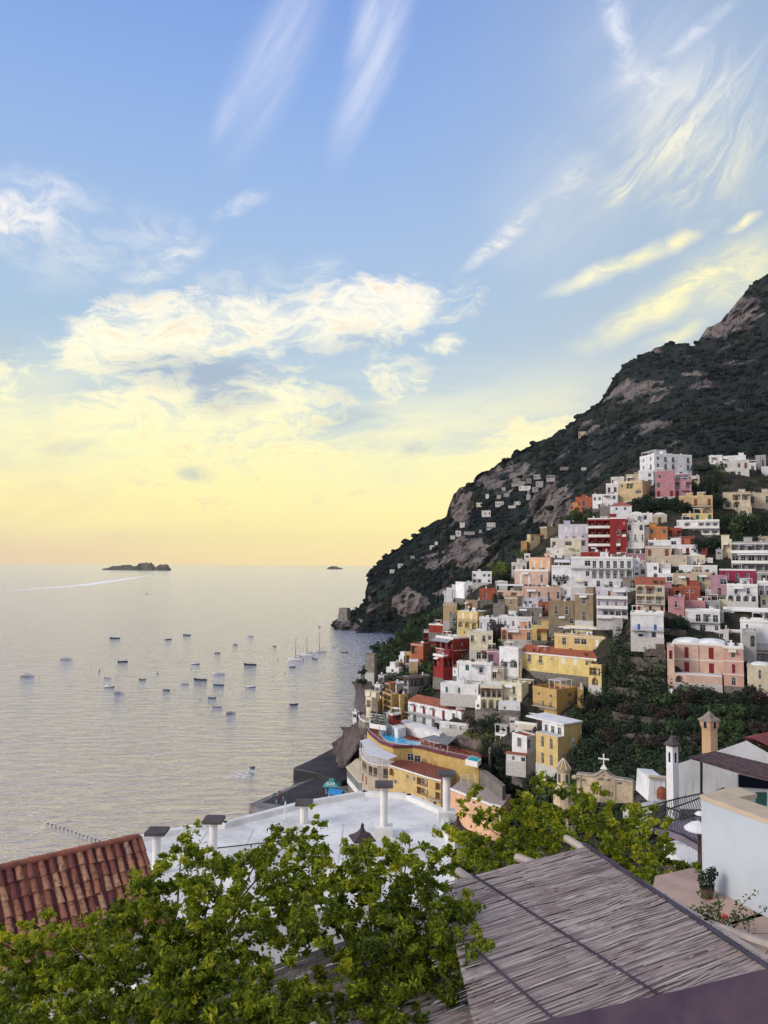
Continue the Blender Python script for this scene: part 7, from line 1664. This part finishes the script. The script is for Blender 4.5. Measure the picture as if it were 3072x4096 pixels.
for k in range(9): X = 1530 + 14 * k; p = at(*Z(8, X, 1250), 41); mb.tube([p - o6, p - o6 + Vector((0, 0, 1.4)) * 0 + (at(*Z(8, X, 1400), 41) - p)], .035, 4)
mb.build('shutter', M['green'], hs)
def tower(xc, w_, yb, yt, D_, c, label, cone, lant=None, sq=True, rot=.5):
    p = at(*Z(8, xc, yb), D_); s = ZO[8][2] * D_ / F; h = (yb - yt) * s; r = w_ * s / 2; t = thing('chimney_tower', p, label, 'chimney', rot); K = 4
    def ringz(r0, z0, r1, z1, mb): mb.ring([(r0 * math.cos(PI / 4 + k * PI / 2), r0 * math.sin(PI / 4 + k * PI / 2), z0) for k in range(4)], [(r1 * math.cos(PI / 4 + k * PI / 2), r1 * math.sin(PI / 4 + k * PI / 2), z1) for k in range(4)])
    mb = MB(); ringz(r * 1.1, -2, r, h, mb); mb.build('shaft', wallm(c), t)
    zt = h
    if lant:
        mb = MB(); ringz(r, h + .001, r * 1.25, h + .3, mb); ringz(r * 1.25, h + .3, r * 1.25, h + lant * s, mb); zt = h + lant * s; mb.build('lantern', wallm(c), t)
    mb = MB()
    for k in range(4):
        a = k * PI / 2; rr_ = r * (1.25 if lant else 1) * .707 + .004; zc_ = (h + zt) / 2 + .15 if lant else h - .9; hh = .55 if lant else 1.1
        T = lambda u, d, z_: (u * -math.sin(a) + d * math.cos(a), u * math.cos(a) + d * math.sin(a), z_); mb.T = T; mb.box(-r * .22, r * .22, rr_ - .05, rr_, zc_ - hh / 2, zc_ + hh / 2)
    mb.T = None; mb.build('opening', M['glass'], t)
    mb = MB(); rr_ = r * 1.5 if lant else r * 1.4; ringz(rr_, zt + .001, rr_, zt + .1, mb); ringz(rr_ * .98, zt + .1, rr_ * .55, zt + cone * s * .45, mb); ringz(rr_ * .55, zt + cone * s * .45, .03, zt + cone * s, mb); mb.f.append((0, 1, 2, 3)); mb.build('roof', M['slate'] if not lant else mat('old_stone_cap', (.30, .26, .22), .9, .25, 2), t)
    mb = MB(); mb.tube([(0, 0, zt + cone * s * .9), (0, 0, zt + cone * s * 1.25)], .03, 5); mb.lathe((0, 0, zt + cone * s * 1.2), [(.01, 0), (.09, .08), (.01, .16)], 8); mb.build('finial', M['slate'], t)
tower(645, 118, 1330, 775, 42., 'white', 'slender white chimney tower with dark pointed roof', 105, None)
WALLC['claybrick'] = (.46, .29, .18)
tower(1040, 150, 840, 592, 48., 'claybrick', 'brick coloured chimney tower with lantern and stone pyramid cap', 100, 92)
# wires
for k, (a, b_, lb) in enumerate([(zR(-60, 640), zR(1280, 325), 'upper dark cable crossing in front of the church'), (zR(-80, 720), zR(720, 520), 'lower dark cable through the tree, below the upper one')]):
    p, q = at(*a, 20), at(*b_, 24); t = thing('cable', p, lb, 'cable'); mb = MB(); mb.tube([(0, 0, 0)] + [(q - p) * (s_ / 8) + Vector((0, 0, -.25 * math.sin(PI * s_ / 8))) for s_ in range(1, 8)] + [q - p], .022, 5); mb.build('wire', M['iron'], t)
def ironrail(pts, D_, h, label, belly=.25, m='iron', gap=.14):
    P = [at(*zR(X, Y), d) for (X, Y), d in zip(pts, D_)]; t = thing('iron_railing', P[0], label, 'railing'); o = P[0]; mb = MB()
    for a, b_ in zip(P, P[1:]):
        mb.tube([a - o, b_ - o], .035, 4); mb.tube([a - o - Vector((0, 0, h)), b_ - o - Vector((0, 0, h))], .03, 4); L = (b_ - a).length; d = (b_ - a).normalized(); nn = Vector((-d.y, d.x, 0)); nn = nn if nn.y < 0 else -nn
        for k in range(int(L / gap)):
            c = a + d * (k * gap) - o; mb.tube([c, c + nn * belly * .1 - Vector((0, 0, h * .25)), c + nn * belly - Vector((0, 0, h * .65)), c + nn * belly * .7 - Vector((0, 0, h * .85)), c - Vector((0, 0, h))], .014, 3, False)
    mb.build('bars', M[m], t); return t
zN = lambda X, Y: (560 + X * .1254, 700 + Y * .1254)
def rail2(pts, zt, h, label, m, belly=.22, gap=.17):
    P = [onz(*zN(*q), zt) for q in pts]; t = thing('iron_railing', P[0], label, 'railing'); o = P[0]; mb = MB()
    for a, b_ in zip(P, P[1:]):
        mb.tube([a - o, b_ - o], .04, 4); mb.tube([a - o - Vector((0, 0, h)), b_ - o - Vector((0, 0, h))], .03, 4); L = (b_ - a).length; d = (b_ - a).normalized(); nn = Vector((-d.y, d.x, 0)); nn = nn if nn.y < 0 else -nn
        for k in range(int(L / gap)):
            c = a + d * (k * gap) - o; mb.tube([c, c + nn * belly * .1 - Vector((0, 0, h * .25)), c + nn * belly - Vector((0, 0, h * .65)), c + nn * belly * .7 - Vector((0, 0, h * .85)), c - Vector((0, 0, h))], .020, 3, False)
    mb.build('bars', M[m], t); return P
R1 = rail2([(560, 882), (750, 836), (940, 785), (1140, 742)], 78.1, 1.05, 'black belly railing with curved bars under the white chimney tower', 'iron')
R2 = rail2([(750, 838), (860, 858), (980, 900), (1090, 960), (1190, 1040)], 78.1, 1.05, 'curved black balcony railing left of the pale wall', 'iron')
bl = thing('balcony_terrace', Vector((R2[2].x, R2[2].y, 77.)), 'mauve paved balcony terrace inside the two black belly railings', 'balcony'); o7 = bl.location.copy(); mb = MB()
mb.prism([(p.x - o7.x, p.y - o7.y) for p in [R1[0], R1[1], R1[2], R1[3], R1[3] + Vector((1, 0, 0)), R2[4], R2[3], R2[2], R2[1], R2[0]][1:]], -.3, -.01); mb.build('slab', mat('mauve_paving', (.24, .20, .25), .85, .15, 1.), bl)
R3 = rail2([(1000, 1165), (1080, 1145), (1170, 1120)], 75.6, .9, 'white scrolled railing near the foot of the pale wall', 'trim', .05, .25)
t = thing('lower_terrace', R3[0], 'white lower terrace strip under the scrolled white railing', 'terrace'); mb = MB(); P = [p - R3[0] for p in R3]; mb.prism([(p.x, p.y) for p in P] + [(P[2].x, P[2].y + 3), (P[0].x, P[0].y + 3)], -1.6, -.95); mb.build('slab', M['roofwhite'], t)
for (X, Y, w_, lb, mm) in [(1080, 540, 80, 'small round white parasol top beside the pale wall', 'canvasw'), (1060, 650, 190, 'wide grey white parasol with dark fringe beside the pale wall', 'canvasw')]:
    D_ = 27.; p = at(*zR(X, Y), D_); r = w_ * .11634 * D_ / F * .6; t = thing('parasol', p, lb, 'parasol'); mb = MB(); mb.lathe((0, 0, 0), [(r, -.28 * r), (r, -.2 * r), (r * .6, .12 * r), (.03, .35 * r)], 12); mb.build('canopy', M[mm], t); mb = MB(); mb.tube([(0, 0, -2.2), (0, 0, .1)], .04, 6); mb.build('pole', M['wood'], t)
# little shrine left of the white tower
pz = [at(*Z(8, *q), 52) for q in [(395, 1100), (565, 1115), (565, 1345), (380, 1345)]]; t = thing('shrine_wall', pz[3], 'small white walled shrine with shell topped rim left of the white chimney tower', 'shrine'); mb = MB(); o8 = pz[3]
mb.ring([p - o8 for p in pz], [p - o8 + Vector((0, 2.5, 0)) for p in pz]); mb.face(*[p - o8 for p in pz]); mb.build('wall', wallm('white'), t)
mb = MB()
for k in range(9): p = at(*Z(8, 395 + 21 * k, 1098 + 2 * k), 51.9) - o8; mb.lathe(p, [(.1, 0), (.14, .12), (.02, .25)], 6)
mb.build('rim', wallm('beige'), t)
mb = MB(); p = at(*Z(8, 528, 1300), 51.95) - o8; mb.lathe((p.x, p.y, p.z - .1), [(.01, 0), (.36, .02), (.36, .5), (.22, .72), (.01, .8)], 10); mb.build('niche', M['brown'], t)
t = thing('paved_terrace', at(*Z(8, 280, 1400), 46), 'grey terrace parapet behind the yellow green tree, right of the church', 'terrace'); o9 = t.location.copy(); mb = MB(); Q = [at(*Z(8, *q), d) for q, d in [((110, 1400), 46), ((440, 1340), 46), ((580, 1350), 48), ((420, 1470), 42)]]; mb.face(*[p - o9 for p in Q]); mb.face(Q[0] - o9, Q[3] - o9, Q[3] - o9 - Vector((0, 0, 1)), Q[0] - o9 - Vector((0, 0, 1))); mb.build('slab', M['slab'], t)

# ------------------------------------------------------------------ church front and bell turret
DCh = 100.; fa = [(1125, 1400), (1125, 1085), (1215, 1095), (1300, 1105), (1350, 1090), (1385, 1065), (1420, 1040), (1455, 1070), (1495, 1110), (1560, 1140), (1659, 1155), (1745, 1175), (1745, 1420)]
ang_ = R(26)
def chp(X, Y, back=0.):
    a = at(*Z(7, X, Y), DCh); x0 = at(*Z(7, 1125, 1085), DCh).x; w_ = a.x - x0; k = (a.x - x0)
    Yd = DCh - k * math.tan(ang_) * .9; p = at(*Z(7, X, Y), Yd); return p + Vector((math.sin(ang_), math.cos(ang_), 0)) * back
o10 = chp(1125, 1400); ch = thing('church', o10, 'cream baroque church front with curved gable and white cross', 'church')
mb = MB(); f_ = [chp(*q) - o10 for q in fa]; b2_ = [chp(*q, .8) - o10 for q in fa]; i, j = mb.ring(f_, b2_); mb.f.append(tuple(i + k for k in range(len(fa)))); mb.f.append(tuple(j + k for k in range(len(fa))))
M['church'] = mat('weathered_cream_stone', (.62, .50, .36), .9, .22, .9, .3, 8, col2=(.34, .28, .22), streak=.7); mb.build('facade', M['church'], ch)
mb = MB()
for k in range(7):
    X = 1318 + 34 * k; Y = 1280 + 6 * k; Pp = [chp(X + dx, Y + dy, -.03) - o10 for dx, dy in ((-11, 34), (11, 34), (11, -18), (0, -30), (-11, -18))]; mb.face(*Pp)
mb.build('slot_window', mat('dark_ochre_recess', (.12, .07, .035), .9), ch)
mb = MB(); top = fa[1:12]
for (a, b_) in zip(top, top[1:]):
    p, q = chp(*a, -.18) - o10, chp(*b_, -.18) - o10; p2, q2 = chp(a[0], a[1] + 14, -.18) - o10, chp(b_[0], b_[1] + 14, -.18) - o10; k_ = Vector((math.sin(ang_), math.cos(ang_), 0)) * 1.1; mb.face(p, q, q2, p2); mb.face(p, q, q + k_, p + k_); mb.face(p2, q2, q2 + k_ * .16, p2 + k_ * .16)
mb.build('cornice', mat('pale_cornice', (.55, .48, .40), .9, .25, 2, col2=(.30, .26, .24)), ch)
mb = MB()
for X0, X1, Y0, Y1 in ((1140, 1170, 1110, 1400), (1525, 1555, 1160, 1400), (1690, 1745, 1190, 1410)): mb.ring([chp(X, Y, -.14) - o10 for X, Y in ((X0, Y0), (X1, Y0), (X1, Y1), (X0, Y1))], [chp(X, Y, .01) - o10 for X, Y in ((X0, Y0), (X1, Y0), (X1, Y1), (X0, Y1))]); mb.face(*[chp(X, Y, -.14) - o10 for X, Y in ((X0, Y0), (X1, Y0), (X1, Y1), (X0, Y1))])
mb.build('pilaster', M['church'], ch)
mb = MB()
for cx_, cy_, s_ in ((1395, 1150, 22), (1480, 1160, 16), (1420, 1110, 10), (1205, 1160, 16), (1600, 1195, 20)):
    mb.face(*[chp(cx_ + s_ * 1.4 * math.cos(a) * (1 + .3 * math.sin(3 * a)), cy_ + s_ * math.sin(a) * (1 + .3 * math.cos(2 * a)), -.035) - o10 for a in [k * PI / 6 for k in range(12)]])
mb.build('worn_relief', mat('grey_relief', (.20, .19, .19), .9, .2, 3), ch)
p = chp(1420, 1045, .3) - o10; s = ZO[7][2] * DCh / F; mb = MB(); ca = Matrix.Rotation(-ang_, 3, 'Z')
def bxr(x0, x1, y0, y1, z0, z1):
    mb.T = lambda x, y, z_: tuple(p + ca @ Vector((x, y, z_))); mb.box(x0, x1, y0, y1, z0, z1); mb.T = None
mb.T = lambda x, y, z_: tuple(p + ca @ Vector((x, y, z_))); mb.ring([(-.45, -.25, 0), (.45, -.25, 0), (.45, .25, 0), (-.45, .25, 0)], [(-.1, -.1, .55), (.1, -.1, .55), (.1, .1, .55), (-.1, .1, .55)])
bxr(-.07, .07, -.06, .06, .5, 145 * s); bxr(-45 * s, -.0701, -.06, .06, 98 * s, 112 * s); bxr(.0701, 45 * s, -.06, .06, 98 * s, 112 * s); bxr(-.1, .1, -.08, .08, 145 * s + .001, 145 * s + .15); bxr(-45 * s - .12, -45 * s - .001, -.08, .08, 96 * s, 114 * s); bxr(45 * s + .001, 45 * s + .12, -.08, .08, 96 * s, 114 * s)
mb.build('cross', M['trim'], ch)
mb = MB(); a = chp(1125, 1100) - o10; mb.T = None; mb.lathe((a.x - .25, a.y, a.z - .6), [(.15, 0), (.35, .1), (.4, .35), (.15, .5)], 10); mb.build('corner_ornament', M['church'], ch)
DT = 95.; s = ZO[7][2] * DT / F; p = at(*Z(7, 980, 1215), DT); bt_ = thing('bell_turret', p, 'round cream bell turret with tiled cone roof and ball finial left of the church', 'turret', .2)
r = 72 * s; mb = MB(); mb.lathe((0, 0, 0), [(r * 1.7, -6), (r * 1.5, -1.2), (r * 1.12, -.2), (r * 1.12, 0), (r * .95, .1), (r * .95, 140 * s), (r * 1.05, 150 * s), (r * 1.12, 165 * s), (r * 1.12, 172 * s)], 16); mb.build('drum', M['church'], bt_)
mb = MB()
for k in range(4): a = -PI / 2 + (k - 1) * 1.25 + .1; mb.T = lambda u, d, z_, a=a: (d * math.cos(a) - u * math.sin(a), d * math.sin(a) + u * math.cos(a), z_); mb.box(-.17, .17, r * .9, r * .965, 35 * s, 125 * s)
mb.T = None; mb.build('opening', mat('dark_louvre', (.08, .09, .08), .8), bt_)
mb = MB(); mb.lathe((0, 0, 0), [(r * 1.2, 172 * s + .001), (r * 1.1, 185 * s), (r * .55, 235 * s), (.06, 285 * s)], 16); mb.build('roof', mat('scaled_tile', (.38, .27, .12), .85, .3, 9, .6, 14, col2=(.16, .10, .07)), bt_)
mb = MB()
for k in range(8): a = k * PI / 4; mb.tube([(r * 1.15 * math.cos(a), r * 1.15 * math.sin(a), 180 * s), (r * .56 * math.cos(a), r * .56 * math.sin(a), 240 * s), (0, 0, 288 * s)], .035, 4)
mb.build('rib', M['trim'], bt_)
mb = MB(); mb.tube([(0, 0, 280 * s), (0, 0, 300 * s)], .06, 6); mb.lathe((0, 0, 298 * s), [(.02, 0), (.22, .12), (.28, .3), (.16, .46), (.02, .55)], 10); mb.build('finial', M['slate'], bt_)

# ------------------------------------------------------------------ foreground trees
def frontleaf(name, cols):
    m = bpy.data.materials.new(name); m.use_nodes = True; n = NT(m.node_tree); o = n.add('ShaderNodeOutputMaterial')
    a = n.add('ShaderNodeAttribute', attribute_name='tile').outputs['Fac']; c = n.ramp(a, [(0, cols[0]), (.45, cols[1]), (.8, cols[2]), (1, cols[3])])
    d = n.add('ShaderNodeBsdfPrincipled'); n.put(d.inputs['Base Color'], c); d.inputs['Roughness'].default_value = .5; d.inputs['Specular IOR Level'].default_value = .3
    t = n.add('ShaderNodeBsdfTranslucent'); n.put(t.inputs[0], n.mix(1., c, (1.5, 1.5, .5), 'MULTIPLY')); mx = n.add('ShaderNodeMixShader'); mx.inputs[0].default_value = .4; n.l.new(d.outputs[0], mx.inputs[1]); n.l.new(t.outputs[0], mx.inputs[2]); n.l.new(mx.outputs[0], o.inputs[0]); return m
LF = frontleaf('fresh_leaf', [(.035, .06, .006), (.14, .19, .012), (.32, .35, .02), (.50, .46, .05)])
def bigtree(label, clumps, name, trunk, ls, seed, dens=1.):
    rg = random.Random(seed); V = []; Fc = []; att = []; base = at(*trunk[0]); t = thing(name, base, label, 'tree'); centers = []
    for px, py, rp, D_, tone in clumps:
        c = at(px, py, D_); r = rp * D_ / F; centers.append(c); lpx = ls * F / D_
        ns = max(3, int(rp / 3.2))
        for _ in range(ns):
            sc_ = c + Vector((rg.gauss(0, .55), rg.gauss(0, .9), rg.gauss(0, .5))) * r; ax = Vector((rg.gauss(0, 1), rg.gauss(0, .6), rg.gauss(.15, .5))).normalized(); sl_ = r * rg.uniform(.35, .9); st_ = rg.gauss(0, .13)
            nl = int(dens * rg.uniform(.6, 1.4) * 2.6 * rp * rp / (lpx * lpx) / ns * 3.2)
            for _ in range(nl):
                f = rg.random(); q_ = sc_ + ax * sl_ * (f - .3) + Vector((rg.gauss(0, 1), rg.gauss(0, 1), rg.gauss(0, .8))) * r * .17 * (1.25 - f)
                nr = Vector((rg.gauss(0, .6), rg.gauss(-.35, .6), rg.gauss(.6, .5))).normalized(); a = (ax + Vector((rg.gauss(0, .6), rg.gauss(0, .6), rg.gauss(-.25, .6)))); a = (a - nr * a.dot(nr)).normalized(); b_ = nr.cross(a); l = ls * rg.uniform(.5, 1.35) * .5; w_ = l * rg.uniform(.36, .58)
                bi = len(V); dr = nr * (-l * .3); tv = min(1, max(0, rg.gauss(.46 + tone + st_, .16)))
                V += [q_ - a * l - base, q_ - a * l * .2 - b_ * w_ - dr * .4 - base, q_ + a * l + dr - base, q_ - a * l * .2 + b_ * w_ - dr * .4 - base]; Fc += [(bi, bi + 1, bi + 2), (bi, bi + 2, bi + 3)]; att += [tv] * 4
    me = bpy.data.meshes.new('crown'); me.from_pydata(V, [], Fc); me.materials.append(LF); a_ = me.attributes.new('tile', 'FLOAT', 'POINT'); a_.data.foreach_set('value', att); link('crown', me, t)
    mb = MB(); tp = at(*trunk[1]); mb.tube([Vector((0, 0, 0)), (tp - base) * .5 + Vector((.1, 0, 0)), tp - base], [.13, .10, .05], 8); mb.build('trunk', M['bark'], t); mb = MB()
    for k, c in enumerate(centers):
        if k % 9 == 0: st = base.lerp(tp, rg.uniform(.6, 1)); mid = st.lerp(c, .5) + Vector((rg.gauss(0, .1), rg.gauss(.3, .1), rg.gauss(-.1, .05))); mb.tube([st - base, mid - base, c - base], [.026, .016, .005], 5)
    mb.build('branch', M['bark'], t); print('leaves', name, len(Fc) // 2); return t
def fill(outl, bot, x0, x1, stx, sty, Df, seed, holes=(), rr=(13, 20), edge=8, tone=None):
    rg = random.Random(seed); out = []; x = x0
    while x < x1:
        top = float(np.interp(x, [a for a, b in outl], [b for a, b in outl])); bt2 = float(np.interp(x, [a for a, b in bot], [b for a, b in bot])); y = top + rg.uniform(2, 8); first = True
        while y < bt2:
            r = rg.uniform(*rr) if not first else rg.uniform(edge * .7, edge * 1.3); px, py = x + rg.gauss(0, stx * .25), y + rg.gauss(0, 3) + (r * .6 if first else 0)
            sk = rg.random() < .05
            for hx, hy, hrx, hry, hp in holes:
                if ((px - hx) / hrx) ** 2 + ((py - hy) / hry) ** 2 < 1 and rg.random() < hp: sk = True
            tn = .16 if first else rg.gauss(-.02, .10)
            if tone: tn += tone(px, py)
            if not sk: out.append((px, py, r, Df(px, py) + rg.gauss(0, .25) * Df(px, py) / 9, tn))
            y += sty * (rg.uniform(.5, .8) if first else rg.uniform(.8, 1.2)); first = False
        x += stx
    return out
O1 = [(-20, 925), (0, 925), (30, 936), (70, 930), (95, 925), (118, 905), (128, 890), (138, 878), (160, 876), (172, 846), (185, 828), (198, 846), (208, 866), (225, 862), (238, 842), (250, 858), (262, 850), (272, 825), (284, 818), (294, 840), (300, 868), (312, 872)]
O2 = [(296, 872), (312, 862), (330, 856), (345, 848), (362, 846), (380, 850), (392, 842), (405, 836), (416, 840), (424, 860), (438, 878), (450, 893), (462, 903), (476, 915), (488, 932), (490, 945)]
B2 = [(296, 1030), (440, 1030), (455, 1000), (470, 965), (490, 946)]
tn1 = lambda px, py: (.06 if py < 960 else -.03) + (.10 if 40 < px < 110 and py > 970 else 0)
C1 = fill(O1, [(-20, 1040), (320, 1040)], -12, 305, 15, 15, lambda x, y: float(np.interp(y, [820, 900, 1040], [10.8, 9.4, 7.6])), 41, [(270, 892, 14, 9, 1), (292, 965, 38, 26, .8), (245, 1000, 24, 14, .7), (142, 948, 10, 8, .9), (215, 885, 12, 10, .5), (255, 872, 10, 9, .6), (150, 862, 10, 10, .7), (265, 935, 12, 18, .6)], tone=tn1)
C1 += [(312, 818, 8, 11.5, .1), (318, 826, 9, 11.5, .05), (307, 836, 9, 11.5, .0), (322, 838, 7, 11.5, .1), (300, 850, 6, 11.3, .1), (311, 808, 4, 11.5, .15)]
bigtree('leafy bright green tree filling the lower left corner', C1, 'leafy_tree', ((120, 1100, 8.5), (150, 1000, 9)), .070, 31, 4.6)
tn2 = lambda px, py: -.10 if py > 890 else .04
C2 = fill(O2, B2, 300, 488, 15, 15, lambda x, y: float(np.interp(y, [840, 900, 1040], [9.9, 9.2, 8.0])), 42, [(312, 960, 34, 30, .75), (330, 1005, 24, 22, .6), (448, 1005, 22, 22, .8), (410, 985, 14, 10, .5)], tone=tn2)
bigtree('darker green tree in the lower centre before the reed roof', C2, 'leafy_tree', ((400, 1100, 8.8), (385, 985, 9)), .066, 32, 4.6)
O3 = [(436, 850), (448, 832), (456, 806), (466, 798), (476, 790), (486, 802), (500, 806), (512, 800), (526, 796), (534, 776), (540, 762), (547, 782), (556, 776), (566, 790), (580, 788), (596, 776), (606, 790), (620, 798), (640, 802), (655, 806), (664, 822), (672, 838), (682, 852), (690, 870), (700, 872), (710, 890), (718, 912), (722, 930)]
B3 = [(436, 868), (460, 880), (520, 868), (585, 850), (620, 880), (660, 915), (700, 940), (712, 945)]
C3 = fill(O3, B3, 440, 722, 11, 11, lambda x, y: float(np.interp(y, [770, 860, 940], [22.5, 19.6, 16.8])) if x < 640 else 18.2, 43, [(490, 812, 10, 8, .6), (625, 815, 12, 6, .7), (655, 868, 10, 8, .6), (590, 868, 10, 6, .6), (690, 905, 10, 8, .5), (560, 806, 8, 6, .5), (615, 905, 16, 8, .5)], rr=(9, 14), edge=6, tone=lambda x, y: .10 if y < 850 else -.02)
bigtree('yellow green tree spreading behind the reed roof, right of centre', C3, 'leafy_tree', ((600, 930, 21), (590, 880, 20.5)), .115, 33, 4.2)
rg = random.Random(8)
# potted shrub and rose on the terrace
p = onz(*zR(1135, 1270), zf); t = thing('potted_shrub', p, 'dark shrub in a clay pot at the foot of the pale wall', 'plant'); mb = MB(); mb.lathe((0, 0, 0), [(.10, 0), (.14, .18), (.15, .2)], 12); mb.build('pot', M['wood'], t); mb = MB(); leafclump(mb, (0, 0, .34), .17, .17, .22, 300, .035, rg, shell=.9); leafclump(mb, (.12, 0, .5), .12, .1, .14, 90, .035, rg, shell=.9); mb.build('foliage', M['leafd'], t, fix=False)
p = onz(*zR(1250, 1640), zf); t = thing('rose_bush', p, 'thorny rose bush with red blooms beside the reed roof', 'plant'); mb = MB(); st = MB(); fl = MB()
for k in range(14):
    a = rg.uniform(0, 6.28); L = rg.uniform(.4, 1.1); tip = Vector((math.cos(a) * L * .8 + .15, math.sin(a) * L * .5, L * .7)); st.tube([(0, 0, 0), tip * .5 + Vector((0, 0, .12)), tip], [.012, .008, .004], 4)
    for q in range(6): leafclump(mb, tip * (.4 + q * .11) + Vector((rg.gauss(0, .05), rg.gauss(0, .05), .05)), .08, .08, .06, 9, .03, rg)
for X, Y in ((1285, 1432), (1235, 1495)): c = at(*zR(X, Y), p.y - .1) - p; leafclump(fl, c, .07, .06, .05, 26, .03, rg)
st.build('stem', M['bark'], t); mb.build('foliage', M['leaf'], t, fix=False); fl.build('bloom', mat('red_petal', (.45, .02, .02), .6), t, fix=False)
p = onz(*zR(1500, 1690), zf); t = thing('dry_vine', p, 'dry trailing vine twigs over the beige terrace edge', 'plant'); st = MB(); mb = MB()
for k in range(12):
    q = Vector((rg.uniform(-.8, .5), rg.uniform(-.3, .3), 0)); e_ = q + Vector((rg.gauss(0, .35), rg.gauss(0, .2), rg.uniform(.05, .3))); st.tube([q, q.lerp(e_, .5) + Vector((0, 0, .08)), e_], [.008, .006, .003], 4); leafclump(mb, e_, .12, .1, .07, 14, .03, rg)
st.build('stem', M['bark'], t); mb.build('foliage', mat('dry_leaf', (.22, .15, .05), .8, .3, 5), t, fix=False)

# ------------------------------------------------------------------ evening air
mb = MB(); mb.box(-17900, 17900, -17900, 17900, -60, 720)
m = bpy.data.materials.new('haze'); m.use_nodes = True; n = NT(m.node_tree); o = n.add('ShaderNodeOutputMaterial'); p = n.add('ShaderNodeVolumePrincipled')
p.inputs['Color'].default_value = (.90, .88, .92, 1); p.inputs['Density'].default_value = 1.6e-5; p.inputs['Anisotropy'].default_value = .2; n.l.new(p.outputs[0], o.inputs['Volume'])
hz = mb.build('haze', m); struct(hz, 'stuff')
